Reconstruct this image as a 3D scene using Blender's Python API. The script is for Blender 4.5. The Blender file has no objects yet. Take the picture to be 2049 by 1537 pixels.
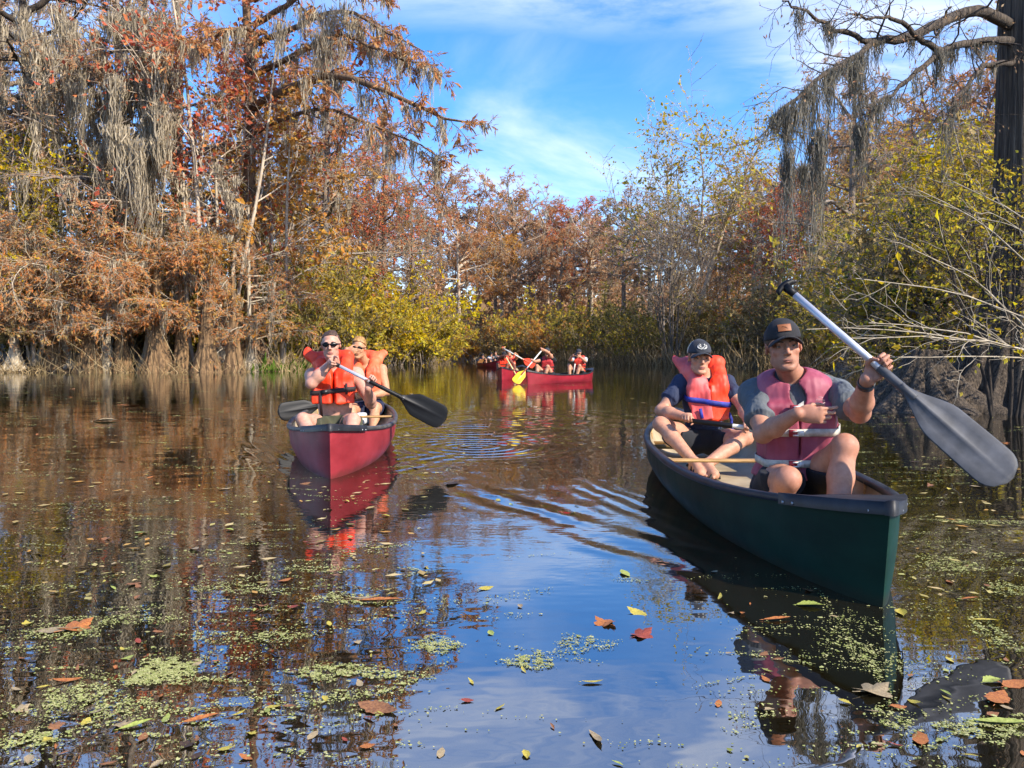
import bpy, math, random
import numpy as np
from mathutils import Vector, Matrix

# ---------------------------------------------------------------- camera, sky, sun, exposure
SC = bpy.context.scene
FPX, CAMZ, HORIZ = 1540.0, 0.88, 708.0
PITCH = math.atan((768.5 - HORIZ) / FPX)
cam_data = bpy.data.cameras.new('camera')
cam_data.sensor_width = 36.0
cam_data.lens = 36.0 * FPX / 2049.0
cam_data.clip_start = 0.05
cam_data.clip_end = 3000.0
cam = bpy.data.objects.new('camera', cam_data)
SC.collection.objects.link(cam)
cam.location = (0, 0, CAMZ)
cam.rotation_euler = (math.pi / 2 - PITCH, 0, 0)
SC.camera = cam

SUN_DIR = Vector((0.70, -0.54, 0.62)).normalized()      # towards the sun
SUN_EL = math.asin(SUN_DIR.z)
SUN_AZ = math.atan2(SUN_DIR.x, SUN_DIR.y)
EXPOSURE = 1.3

world = bpy.data.worlds.new('World')
SC.world = world
world.use_nodes = True


def build_sky():
    nt = world.node_tree
    nt.nodes.clear()
    N, L = nt.nodes.new, nt.links.new
    out = N('ShaderNodeOutputWorld')
    bg = N('ShaderNodeBackground')
    bg.inputs['Strength'].default_value = 0.13
    sky = N('ShaderNodeTexSky')
    sky.sky_type = 'NISHITA'
    sky.sun_disc = False
    sky.sun_elevation = SUN_EL
    sky.sun_rotation = SUN_AZ
    sky.air_density = 1.1
    sky.dust_density = 0.3
    sky.ozone_density = 2.2
    hsv = N('ShaderNodeHueSaturation')
    hsv.inputs['Saturation'].default_value = 1.28
    cm = N('ShaderNodeMix'); cm.data_type = 'RGBA'; cm.blend_type = 'MULTIPLY'; cm.inputs[0].default_value = 1.0; cm.inputs[7].default_value = (.80, .83, 1.0, 1)
    L(sky.outputs[0], cm.inputs[6]); L(cm.outputs[2], hsv.inputs['Color'])
    # clouds live on a flat layer high above: direction / height
    geo = N('ShaderNodeTexCoord')
    sep = N('ShaderNodeSeparateXYZ')
    L(geo.outputs['Generated'], sep.inputs[0])
    zc = N('ShaderNodeMath'); zc.operation = 'MAXIMUM'; zc.inputs[1].default_value = 0.0
    L(sep.outputs['Z'], zc.inputs[0])
    za = N('ShaderNodeMath'); za.operation = 'ADD'; za.inputs[1].default_value = 0.12
    L(zc.outputs[0], za.inputs[0])
    dv = N('ShaderNodeVectorMath'); dv.operation = 'DIVIDE'
    comb = N('ShaderNodeCombineXYZ')
    for s in 'XYZ':
        L(za.outputs[0], comb.inputs[s])
    L(geo.outputs['Generated'], dv.inputs[0]); L(comb.outputs[0], dv.inputs[1])

    def layer(scale, rot, loc, detail, rough, lo, hi, stretch, dist=0.6):
        m = N('ShaderNodeMapping')
        m.inputs['Rotation'].default_value = (0, 0, rot)
        m.inputs['Location'].default_value = loc
        m.inputs['Scale'].default_value = (scale * stretch, scale, 0.0)
        L(dv.outputs[0], m.inputs['Vector'])
        n = N('ShaderNodeTexNoise')
        n.inputs['Scale'].default_value = 1.0
        n.inputs['Detail'].default_value = detail
        n.inputs['Roughness'].default_value = rough
        n.inputs['Distortion'].default_value = dist
        L(m.outputs[0], n.inputs['Vector'])
        r = N('ShaderNodeMapRange'); r.interpolation_type = 'SMOOTHSTEP'
        r.inputs[1].default_value = lo; r.inputs[2].default_value = hi
        L(n.outputs['Fac'], r.inputs[0])
        return r.outputs[0]
    big = layer(0.62, 0.35, SKY_OFF, 9, 0.55, 0.50, 0.74, 0.8)
    cir = layer(1.1, -0.5, (3.1, 1.7, 0), 8, 0.62, 0.50, 0.86, 0.22, 1.2)
    mx = N('ShaderNodeMath'); mx.operation = 'MULTIPLY'; mx.inputs[1].default_value = 0.32
    L(cir, mx.inputs[0])
    # a few bodies of cloud stand over the river
    spots = None
    for (cx, cy, sx, sy, am) in CLOUDS:
        mp = N('ShaderNodeMapping'); mp.inputs['Location'].default_value = (-cx / sx, -cy / sy, 0); mp.inputs['Scale'].default_value = (1 / sx, 1 / sy, 0)
        L(dv.outputs[0], mp.inputs['Vector'])
        ln = N('ShaderNodeVectorMath'); ln.operation = 'LENGTH'; L(mp.outputs[0], ln.inputs[0])
        r = N('ShaderNodeMapRange'); r.interpolation_type = 'SMOOTHSTEP'
        r.inputs[1].default_value = 1.6; r.inputs[2].default_value = 0.0; r.inputs[3].default_value = 0.0; r.inputs[4].default_value = am
        L(ln.outputs['Value'], r.inputs[0])
        if spots is None: spots = r.outputs[0]
        else:
            ad = N('ShaderNodeMath'); ad.operation = 'MAXIMUM'; L(spots, ad.inputs[0]); L(r.outputs[0], ad.inputs[1]); spots = ad.outputs[0]
    wisp = layer(1.9, .25, (5.0, 2.2, 0), 10, .60, .30, .70, .55, 1.0)
    sm = N('ShaderNodeMath'); sm.operation = 'MULTIPLY'; L(spots, sm.inputs[0]); L(wisp, sm.inputs[1])
    b2 = N('ShaderNodeMath'); b2.operation = 'MAXIMUM'; L(big, b2.inputs[0]); L(sm.outputs[0], b2.inputs[1]); big = b2.outputs[0]
    su = N('ShaderNodeMath'); su.operation = 'MAXIMUM'
    L(big, su.inputs[0]); L(mx.outputs[0], su.inputs[1])
    # thin milky veil close to the horizon
    hz = N('ShaderNodeMapRange'); hz.interpolation_type = 'SMOOTHSTEP'
    hz.inputs[1].default_value = 0.34; hz.inputs[2].default_value = 0.05
    hz.inputs[3].default_value = 0.0; hz.inputs[4].default_value = 0.24
    L(sep.outputs['Z'], hz.inputs[0])
    s2 = N('ShaderNodeMath'); s2.operation = 'MAXIMUM'
    L(su.outputs[0], s2.inputs[0]); L(hz.outputs[0], s2.inputs[1])
    mix = N('ShaderNodeMix'); mix.data_type = 'RGBA'
    L(s2.outputs[0], mix.inputs[0]); L(hsv.outputs[0], mix.inputs[6])
    mix.inputs[7].default_value = (4.6, 4.8, 5.2, 1)
    L(mix.outputs[2], bg.inputs['Color'])
    L(bg.outputs[0], out.inputs['Surface'])


SKY_OFF = (0.15, 0.35, 0)
CLOUDS = [(.30, 1.52, .90, .27, 1.0), (.95, 1.9, .38, .42, .8), (-1.5, 1.5, .8, .5, .8), (.5, 3.9, .9, .6, .22), (1.6, .2, 1.2, .8, .8)]
build_sky()

sun_data = bpy.data.lights.new('sun', 'SUN')
sun_data.energy = 3.7
sun_data.angle = math.radians(0.5)
sun_data.color = (1.0, 0.91, 0.78)
sun = bpy.data.objects.new('sun', sun_data)
SC.collection.objects.link(sun)
sun.rotation_euler = SUN_DIR.to_track_quat('Z', 'Y').to_euler()
sun.location = SUN_DIR * 200

vs = SC.view_settings
vs.view_transform = 'Standard'
vs.look = 'None'
vs.exposure = EXPOSURE
vs.gamma = 1.0
vs.use_curve_mapping = False
SC.cycles.use_denoising = True
SC.cycles.use_adaptive_sampling = True
SC.cycles.adaptive_threshold = 0.02
SC.cycles.max_bounces = 5
SC.cycles.diffuse_bounces = 2
SC.cycles.glossy_bounces = 3
SC.cycles.transmission_bounces = 3
SC.cycles.transparent_max_bounces = 4
SC.cycles.caustics_reflective = False
SC.cycles.caustics_refractive = False
SC.cycles.sample_clamp_indirect = 6.0

# ---------------------------------------------------------------- small helpers
COL = SC.collection
PI = math.pi


def P(x, y, Y):
    """The point at distance Y (metres ahead) behind the photograph's pixel (x, y)."""
    a, b = (x - 1024.5) / FPX, (768.5 - y) / FPX
    cy, sy = math.cos(PITCH), math.sin(PITCH)
    d = np.array([a, cy + b * sy, -sy + b * cy])
    t = Y / d[1]
    return np.array([0, 0, CAMZ]) + d * t


def nrm(v):
    v = np.asarray(v, float)
    return v / max(np.linalg.norm(v), 1e-9)


def C(h, a=1.0):
    h = h.lstrip('#')
    o = []
    for i in (0, 2, 4):
        c = int(h[i:i + 2], 16) / 255.0
        o.append(c / 12.92 if c <= 0.04045 else ((c + 0.055) / 1.055) ** 2.4)
    return (*o, a)


def tag(o, label=None, cat=None, group=None, kind=None):
    if label: o['label'] = label
    if cat: o['category'] = cat
    if group: o['group'] = group
    if kind: o['kind'] = kind
    return o


def empty(name, loc=(0, 0, 0), rz=0.0):
    o = bpy.data.objects.new(name, None)
    COL.objects.link(o)
    o.location = loc
    o.rotation_euler = (0, 0, rz)
    o.empty_display_size = 0.2
    return o


def mesh_np(name, V, F, smooth=True):
    """mesh data from a vertex array and a list of equal-sided face arrays"""
    V = np.ascontiguousarray(V, np.float32)
    Fs = [np.asarray(f, np.int32) for f in (F if isinstance(F, (list, tuple)) else [F]) if len(f)]
    me = bpy.data.meshes.new(name)
    me.vertices.add(len(V))
    me.vertices.foreach_set('co', V.ravel())
    loops = np.concatenate([f.ravel() for f in Fs]).astype(np.int32)
    tot = np.concatenate([np.full(len(f), f.shape[1], np.int32) for f in Fs])
    start = np.concatenate([[0], np.cumsum(tot)[:-1]]).astype(np.int32)
    me.loops.add(len(loops))
    me.loops.foreach_set('vertex_index', loops)
    me.polygons.add(len(tot))
    me.polygons.foreach_set('loop_start', start)
    me.polygons.foreach_set('loop_total', tot)
    me.polygons.foreach_set('use_smooth', np.full(len(tot), smooth, bool))
    me.update(calc_edges=True)
    return me


def link(name, me, mat=None, parent=None, loc=None):
    o = bpy.data.objects.new(name, me)
    COL.objects.link(o)
    if mat is not None and not len(me.materials):
        for m in (mat if isinstance(mat, (list, tuple)) else [mat]):
            me.materials.append(m)
    if parent is not None: o.parent = parent
    if loc is not None: o.location = loc
    return o


def add_obj(name, V, F, mat, parent=None, origin=None, smooth=True):
    """vertices are in world space; origin = world point of the object's (or its parent's) origin"""
    V = np.asarray(V, float)
    if origin is not None: V = V - np.asarray(origin, float)
    o = link(name, mesh_np(name, V, F, smooth), mat, parent)
    if parent is None and origin is not None: o.location = origin
    return o


class MB:
    """collects simple shapes into one mesh"""
    def __init__(s): s.v, s.f, s.n = [], [], 0

    def add(s, V, F):
        V = np.asarray(V, float)
        for f in (F if isinstance(F, list) else [F]):
            s.f.append(np.asarray(f, int) + s.n)
        s.v.append(V); s.n += len(V)

    def box(s, c, R, h):
        """centre, rows of R = axes, half sizes"""
        c, R, h = np.asarray(c, float), np.asarray(R, float), np.asarray(h, float)
        q = np.array([[x, y, z] for x in (-1, 1) for y in (-1, 1) for z in (-1, 1)], float) * h
        s.add(c + q @ R, np.array([[0, 1, 3, 2], [4, 6, 7, 5], [0, 4, 5, 1], [2, 3, 7, 6], [0, 2, 6, 4], [1, 5, 7, 3]]))

    def tube(s, pts, rad, sides=8, cap=True, flat=None):
        pts = np.asarray(pts, float)
        rad = np.full(len(pts), rad, float) if np.isscalar(rad) else np.asarray(rad, float)
        V, F = tube_arrays(pts[None], rad[None], sides, flat)
        s.add(V, F)
        if cap:
            m = len(pts)
            a, b = s.n - m * sides, s.n - sides
            s.f.append(np.array([list(range(a, a + sides))[::-1]]))
            s.f.append(np.array([list(range(b, b + sides))]))

    def grid(s, G, closed=False):
        """G (m,n,3) grid of points"""
        m, n = G.shape[:2]
        idx = np.arange(m * n).reshape(m, n)
        if closed: idx = np.concatenate([idx, idx[:, :1]], 1)
        q = np.stack([idx[:-1, :-1], idx[:-1, 1:], idx[1:, 1:], idx[1:, :-1]], -1).reshape(-1, 4)
        s.add(G.reshape(-1, 3), q)

    def build(s, name, mat, parent=None, origin=None, smooth=True):
        by = {}
        for f in s.f: by.setdefault(f.shape[1], []).append(f)
        return add_obj(name, np.concatenate(s.v), [np.concatenate(x) for x in by.values()], mat, parent, origin, smooth)


def tube_arrays(PT, RD, sides, flat=None):
    """PT (N,m,3) polylines, RD (N,m) radii -> verts, quads"""
    N, m = PT.shape[:2]
    T = np.empty_like(PT)
    T[:, 1:-1] = PT[:, 2:] - PT[:, :-2]
    T[:, 0] = PT[:, 1] - PT[:, 0]
    T[:, -1] = PT[:, -1] - PT[:, -2]
    T /= np.maximum(np.linalg.norm(T, axis=2, keepdims=True), 1e-9)
    mean = PT[:, -1] - PT[:, 0]
    ref = np.where((np.abs(mean[:, 2]) > 0.8 * np.linalg.norm(mean, axis=1))[:, None], np.array([1.0, 0.13, 0]), np.array([0.07, 0.05, 1.0]))
    if flat is not None: ref = np.broadcast_to(np.asarray(flat[0], float), ref.shape)
    U = np.cross(T, ref[:, None, :])
    U /= np.maximum(np.linalg.norm(U, axis=2, keepdims=True), 1e-9)
    W = np.cross(T, U)
    a = np.arange(sides) * 2 * PI / sides
    k = 1.0 if flat is None else flat[1]
    V = PT[:, :, None, :] + RD[:, :, None, None] * (np.cos(a)[:, None] * U[:, :, None, :] + k * np.sin(a)[:, None] * W[:, :, None, :])
    i = np.arange(N * m * sides).reshape(N, m, sides)
    j = np.roll(i, -1, axis=2)
    F = np.stack([i[:, :-1], j[:, :-1], j[:, 1:], i[:, 1:]], -1).reshape(-1, 4)
    return V.reshape(-1, 3), F


# ---------------------------------------------------------------- materials
MATS = {}


def new_mat(name):
    m = bpy.data.materials.new(name)
    m.use_nodes = True
    nt = m.node_tree
    nt.nodes.clear()
    out = nt.nodes.new('ShaderNodeOutputMaterial')
    return m, nt, out


def coords(nt, scale=(1, 1, 1)):
    t = nt.nodes.new('ShaderNodeTexCoord')
    m = nt.nodes.new('ShaderNodeMapping')
    m.inputs['Scale'].default_value = scale
    nt.links.new(t.outputs['Object'], m.inputs[0])
    return m.outputs[0]


def noise(nt, vec, scale, detail=4, rough=0.55):
    n = nt.nodes.new('ShaderNodeTexNoise')
    n.inputs['Scale'].default_value = scale
    n.inputs['Detail'].default_value = detail
    n.inputs['Roughness'].default_value = rough
    nt.links.new(vec, n.inputs['Vector'])
    return n.outputs['Fac']


def ramp(nt, fac, stops):
    r = nt.nodes.new('ShaderNodeValToRGB')
    e = r.color_ramp.elements
    while len(e) < len(stops): e.new(0.5)
    for x, (p, c) in zip(e, stops):
        x.position = p; x.color = c
    nt.links.new(fac, r.inputs[0])
    return r.outputs[0]


def surf(name, col, col2=None, rough=0.6, nscale=8.0, stretch=(1, 1, 1), bump=0.0, bscale=60.0, spec=0.5, metal=0.0, lo=0.35, hi=0.7, attr=None, sss=0.0, bstretch=None, coat=0.0, bdist=0.004, bdetail=5):
    """plain two-tone procedural surface with optional fine relief"""
    m, nt, out = new_mat(name)
    N, L = nt.nodes.new, nt.links.new
    b = N('ShaderNodeBsdfPrincipled')
    b.inputs['Roughness'].default_value = rough
    b.inputs['Metallic'].default_value = metal
    b.inputs['Specular IOR Level'].default_value = spec
    b.inputs['Coat Weight'].default_value = coat
    L(b.outputs[0], out.inputs['Surface'])
    v = coords(nt, stretch)
    base = None
    if attr:
        a = N('ShaderNodeAttribute'); a.attribute_name = attr
        base = a.outputs['Color']
        if col2 is not None:
            mx = N('ShaderNodeMix'); mx.data_type = 'RGBA'; mx.blend_type = 'MULTIPLY'; mx.inputs[0].default_value = 1.0
            L(base, mx.inputs[6]); L(ramp(nt, noise(nt, v, nscale), [(lo, col), (hi, col2)]), mx.inputs[7])
            base = mx.outputs[2]
    elif col2 is not None:
        base = ramp(nt, noise(nt, v, nscale), [(lo, col), (hi, col2)])
    if base is not None: L(base, b.inputs['Base Color'])
    else: b.inputs['Base Color'].default_value = col
    if sss:
        b.inputs['Subsurface Weight'].default_value = sss
        b.inputs['Subsurface Radius'].default_value = (0.012, 0.005, 0.003)
        b.inputs['Subsurface Scale'].default_value = 1.0
    if bump:
        bp = N('ShaderNodeBump')
        bp.inputs['Strength'].default_value = bump
        bp.inputs['Distance'].default_value = bdist
        bv = coords(nt, bstretch or stretch)
        L(noise(nt, bv, bscale, bdetail, 0.6), bp.inputs['Height'])
        L(bp.outputs[0], b.inputs['Normal'])
    MATS[name] = m
    return m


def leaf_mat(name, cols, trans=0.35, gain=1.4):
    """foliage: colour picked per leaf island from COLS, some light let through"""
    m, nt, out = new_mat(name)
    N, L = nt.nodes.new, nt.links.new
    g = N('ShaderNodeNewGeometry')
    k = len(cols)
    cols = [tuple(min(.62, x * gain) for x in c[:3]) + (1,) for c in cols]
    oi = N('ShaderNodeObjectInfo')
    sh = N('ShaderNodeMath'); sh.operation = 'MULTIPLY_ADD'; sh.inputs[1].default_value = 0.22; sh.inputs[2].default_value = -0.11
    L(oi.outputs['Random'], sh.inputs[0])
    # clumps: neighbouring leaves share a tone
    v = coords(nt)
    n = noise(nt, v, 0.55, 2)
    a1 = N('ShaderNodeMath'); a1.operation = 'MULTIPLY_ADD'; a1.inputs[1].default_value = 0.9; a1.inputs[2].default_value = -0.45
    L(n, a1.inputs[0])
    a2 = N('ShaderNodeMath'); a2.operation = 'ADD'
    L(g.outputs['Random Per Island'], a2.inputs[0]); L(a1.outputs[0], a2.inputs[1])
    a3 = N('ShaderNodeMath'); a3.operation = 'ADD'; a3.use_clamp = True
    L(a2.outputs[0], a3.inputs[0]); L(sh.outputs[0], a3.inputs[1])
    c = ramp(nt, a3.outputs[0], [((i + 0.5) / k, q) for i, q in enumerate(cols)])
    d = N('ShaderNodeBsdfDiffuse'); t = N('ShaderNodeBsdfTranslucent')
    L(c, d.inputs[0]); L(c, t.inputs[0])
    mx = N('ShaderNodeMixShader'); mx.inputs[0].default_value = trans
    L(d.outputs[0], mx.inputs[1]); L(t.outputs[0], mx.inputs[2])
    L(mx.outputs[0], out.inputs['Surface'])
    MATS[name] = m
    return m
# ---------------------------------------------------------------- implicit shapes -> one continuous mesh
def frame(f, u):
    """rows: right, forward, up (right-handed person frame: right = f x u)"""
    f = nrm(f); u = np.asarray(u, float)
    u = nrm(u - f * np.dot(u, f))
    return np.array([np.cross(f, u), f, u])


class Field:
    def __init__(s, lo, hi, vox):
        s.lo = np.asarray(lo, float); s.vox = vox
        s.n = np.ceil((np.asarray(hi, float) - s.lo) / vox).astype(int) + 1
        s.F = np.full(s.n, 0.08, np.float32)

    def sub(s, lo, hi):
        a = np.clip(np.floor((np.asarray(lo) - s.lo) / s.vox).astype(int), 0, s.n)
        b = np.clip(np.ceil((np.asarray(hi) - s.lo) / s.vox).astype(int) + 1, 0, s.n)
        if np.any(b <= a): return None
        ax = [(s.lo[i] + s.vox * np.arange(a[i], b[i])).astype(np.float32) for i in range(3)]
        return tuple(slice(a[i], b[i]) for i in range(3)), ax[0][:, None, None], ax[1][None, :, None], ax[2][None, None, :]

    def put(s, p):
        """p = dict(t=type, op='u'|'s'|'i', k=blend, ...)"""
        t, k, op = p['t'], max(p.get('k', 0.0), 1e-4), p.get('op', 'u')
        pad = k + 3 * s.vox
        if t in ('cone', 'ccone'):
            a, b = np.asarray(p['a'], float), np.asarray(p['b'], float)
            r = max(p['r1'], p['r2']) * max(1.0, 1.0 / p.get('flat', (0, 1.0))[1])
            lo, hi = np.minimum(a, b) - r - pad, np.maximum(a, b) + r + pad
        else:
            c = np.asarray(p['c'], float)
            if t == 'sph': e = np.full(3, p['r'])
            elif t == 'ell': e = np.sqrt(((np.asarray(p['rad'])[:, None] * p['R']) ** 2).sum(0)) if 'R' in p else np.asarray(p['rad'], float)
            elif t == 'box': e = (np.abs(np.asarray(p['R'])) * (np.asarray(p['h'])[:, None] + p.get('rd', 0))).sum(0)
            else: e = np.full(3, p['br'])
            lo, hi = c - e - pad, c + e + pad
        g = s.sub(lo, hi)
        if g is None: return
        sl, X, Y, Z = g
        if t in ('cone', 'ccone'):
            ba = b - a; L2 = max(float(ba @ ba), 1e-9)
            x, y, z = X - a[0], Y - a[1], Z - a[2]
            tt = (x * ba[0] + y * ba[1] + z * ba[2]) / L2
            tc = np.clip(tt, 0, 1)
            qx, qy, qz = x - tc * ba[0], y - tc * ba[1], z - tc * ba[2]
            if 'flat' in p:
                n, f = np.asarray(p['flat'][0], float), p['flat'][1]
                h = (qx * n[0] + qy * n[1] + qz * n[2]) * (1.0 / f - 1.0)
                qx, qy, qz = qx + h * n[0], qy + h * n[1], qz + h * n[2]
            d = np.sqrt(qx * qx + qy * qy + qz * qz) - (p['r1'] + (p['r2'] - p['r1']) * tc)
            if 'flat' in p: d = d * min(1.0, p['flat'][1] ** 0.5)
            if t == 'ccone': d = np.maximum(d, (tt - 1) * math.sqrt(L2))
        elif t == 'sph':
            d = np.sqrt((X - c[0]) ** 2 + (Y - c[1]) ** 2 + (Z - c[2]) ** 2) - p['r']
        else:
            R = np.asarray(p.get('R', np.eye(3)), float)
            x, y, z = X - c[0], Y - c[1], Z - c[2]
            q = [x * R[i, 0] + y * R[i, 1] + z * R[i, 2] for i in range(3)]
            if t == 'ell':
                rr = p['rad']
                k0 = np.sqrt(sum((q[i] / rr[i]) ** 2 for i in range(3)))
                k1 = np.sqrt(sum((q[i] / rr[i] ** 2) ** 2 for i in range(3)))
                d = k0 * (k0 - 1) / np.maximum(k1, 1e-6)
            elif t == 'box':
                rd = p.get('rd', 0.0)
                w = [np.abs(q[i]) - (p['h'][i] - 0) for i in range(3)]
                d = np.sqrt(sum(np.maximum(v, 0) ** 2 for v in w)) + np.minimum(np.maximum(np.maximum(w[0], w[1]), w[2]), 0) - rd
            else:
                d = p['fn'](*q)
        d = np.broadcast_to(d, s.F[sl].shape).astype(np.float32)
        A = s.F[sl]
        if op == 'u':
            h = np.clip(0.5 + 0.5 * (A - d) / k, 0, 1)
            s.F[sl] = A + (d - A) * h - k * h * (1 - h)
        elif op == 's':
            h = np.clip(0.5 - 0.5 * (A + d) / k, 0, 1)
            s.F[sl] = A + (-d - A) * h + k * h * (1 - h)
        else:
            s.F[sl] = np.maximum(A, d)

    def clip(s, fn):
        """keep where fn(X,Y,Z) < 0"""
        g = s.sub(s.lo, s.lo + s.vox * (s.n - 1))
        sl, X, Y, Z = g
        s.F = np.maximum(s.F, np.broadcast_to(fn(X, Y, Z), s.F.shape).astype(np.float32))

    def warp(s, amp, freq, seed=0, aniso=(1, 1, 1)):
        g = s.sub(s.lo, s.lo + s.vox * (s.n - 1))
        _, X, Y, Z = g
        rs = np.random.RandomState(seed)
        w = 0
        for i in range(5):
            d = rs.normal(size=3); d /= np.linalg.norm(d)
            f = freq * rs.uniform(0.6, 1.5)
            w = w + np.sin(f * (d[0] * X * aniso[0] + d[1] * Y * aniso[1] + d[2] * Z * aniso[2]) + rs.uniform(0, 6))
        s.F += (amp / 2.5 * w).astype(np.float32)

    def mesh(s, smooth=1):
        F, vox = s.F, s.vox
        S = F < 0
        c = np.zeros(np.array(F.shape) - 1, np.uint8)
        for i in (0, 1):
            for j in (0, 1):
                for k in (0, 1):
                    c += S[i:F.shape[0] - 1 + i, j:F.shape[1] - 1 + j, k:F.shape[2] - 1 + k]
        act = (c > 0) & (c < 8)
        ix = np.argwhere(act)
        vid = np.full(act.shape, -1, np.int32)
        vid[act] = np.arange(len(ix))
        cv = {(i, j, k): F[ix[:, 0] + i, ix[:, 1] + j, ix[:, 2] + k] for i in (0, 1) for j in (0, 1) for k in (0, 1)}
        acc = np.zeros((len(ix), 3)); cnt = np.zeros(len(ix))
        for ax in range(3):
            for a in (0, 1):
                for b in (0, 1):
                    p0 = [a, b]; p0.insert(ax, 0); p1 = [a, b]; p1.insert(ax, 1)
                    f0, f1 = cv[tuple(p0)], cv[tuple(p1)]
                    m = (f0 < 0) != (f1 < 0)
                    t = np.where(m, f0 / np.where(np.abs(f0 - f1) < 1e-9, 1, f0 - f1), 0)
                    q = np.tile(np.array(p0, float), (len(ix), 1)); q[:, ax] = t
                    acc += q * m[:, None]; cnt += m
        V = s.lo + vox * (ix + acc / cnt[:, None])
        Q = []
        for ax in range(3):
            o = [i for i in range(3) if i != ax]
            A = np.moveaxis(S, [ax] + o, [0, 1, 2])
            VI = np.moveaxis(vid, [ax] + o, [0, 1, 2])
            e = A[:-1, 1:-1, 1:-1] != A[1:, 1:-1, 1:-1]
            w = np.argwhere(e)
            if not len(w): continue
            i, j, k = w[:, 0], w[:, 1] + 1, w[:, 2] + 1
            q = np.stack([VI[i, j - 1, k - 1], VI[i, j, k - 1], VI[i, j, k], VI[i, j - 1, k]], 1)
            ins = A[i, j, k]
            flip = ins if ax != 1 else ~ins
            q[~flip] = q[~flip][:, ::-1]
            Q.append(q)
        Q = np.concatenate(Q)
        Q = Q[(Q >= 0).all(1)]
        E = np.concatenate([Q[:, [0, 1]], Q[:, [1, 2]], Q[:, [2, 3]], Q[:, [3, 0]]])
        for _ in range(smooth):
            a = np.zeros_like(V); n = np.zeros(len(V))
            for u, v in ((0, 1), (1, 0)):
                for d in range(3): a[:, d] += np.bincount(E[:, u], V[E[:, v], d], len(V))
                n += np.bincount(E[:, u], minlength=len(V))
            V = V * 0.45 + 0.55 * a / np.maximum(n, 1)[:, None]
        return V, Q


def prim_bounds(ps, pad=0.03):
    lo, hi = np.full(3, 1e9), np.full(3, -1e9)
    for p in ps:
        if p.get('op', 'u') != 'u': continue
        if 'a' in p:
            r = max(p['r1'], p['r2']); pts = [np.asarray(p['a']), np.asarray(p['b'])]
        else:
            r = p.get('r') or (max(p['rad']) if 'rad' in p else (float(np.linalg.norm(p['h'])) + p.get('rd', 0) if 'h' in p else p['br']))
            pts = [np.asarray(p['c'])]
        for q in pts: lo, hi = np.minimum(lo, q - r), np.maximum(hi, q + r)
    return lo - pad, hi + pad


def sdf_obj(name, prims, vox, mat, parent=None, origin=None, clips=(), warp=None, smooth=1, paint=None, base=(1, 1, 1)):
    lo, hi = prim_bounds(prims)
    f = Field(lo, hi, vox)
    for p in prims: f.put(p)
    if warp: f.warp(*warp)
    for c in clips: f.clip(c)
    V, Q = f.mesh(smooth)
    if not len(V): return None
    o = add_obj(name, V, Q, mat, parent, origin)
    if paint is not None:
        c = np.tile(np.array(base, float), (len(V), 1))
        for (q, r, colr, st) in paint:
            q = np.asarray(q, float)
            d = np.linalg.norm((V - q) / np.asarray(r, float), axis=1)
            w = (st * np.clip(1.25 - d, 0, 1) ** 0.8)[:, None]
            w = np.clip(w, 0, 1)
            c = c * (1 - w) + np.array(colr[:3]) * w
        a = o.data.color_attributes.new('tone', 'FLOAT_COLOR', 'POINT')
        a.data.foreach_set('color', np.concatenate([c, np.ones((len(c), 1))], 1).astype(np.float32).ravel())
    return o


def plane_clip(pt, n):
    """keeps the side the normal points away from"""
    pt, n = np.asarray(pt, float), nrm(n)
    return lambda X, Y, Z: (X - pt[0]) * n[0] + (Y - pt[1]) * n[1] + (Z - pt[2]) * n[2]


def cone(a, b, r1, r2, k=0.02, **kw): return dict(t='cone', a=np.asarray(a, float), b=np.asarray(b, float), r1=r1, r2=r2, k=k, **kw)
def ccone(a, b, r1, r2, k=0.02, **kw): return dict(t='ccone', a=np.asarray(a, float), b=np.asarray(b, float), r1=r1, r2=r2, k=k, **kw)
def ell(c, rad, R=np.eye(3), k=0.02, **kw): return dict(t='ell', c=np.asarray(c, float), rad=tuple(rad), R=np.asarray(R, float), k=k, **kw)
def sph(c, r, k=0.02, **kw): return dict(t='sph', c=np.asarray(c, float), r=r, k=k, **kw)
def rbox(c, h, R, rd=0.01, k=0.01, **kw): return dict(t='box', c=np.asarray(c, float), h=tuple(h), R=np.asarray(R, float), rd=rd, k=k, **kw)
def fnp(c, R, fn, br, k=0.005, **kw): return dict(t='fn', c=np.asarray(c, float), R=np.asarray(R, float), fn=fn, br=br, k=k, **kw)


def inflate(p, d):
    q = dict(p)
    for key in ('r1', 'r2', 'r'):
        if key in q: q[key] = q[key] + d
    if 'rad' in q: q['rad'] = tuple(x + d for x in q['rad'])
    return q


def ik(a, target, l1, l2, pole):
    a, t = np.asarray(a, float), np.asarray(target, float)
    d = t - a; L = np.linalg.norm(d); d = d / L
    L = min(L, (l1 + l2) * 0.995)
    x = (l1 * l1 - l2 * l2 + L * L) / (2 * L)
    h = math.sqrt(max(l1 * l1 - x * x, 0))
    p = np.asarray(pole, float); p = nrm(p - d * np.dot(p, d))
    return a + d * x + p * h, a + d * L
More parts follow.
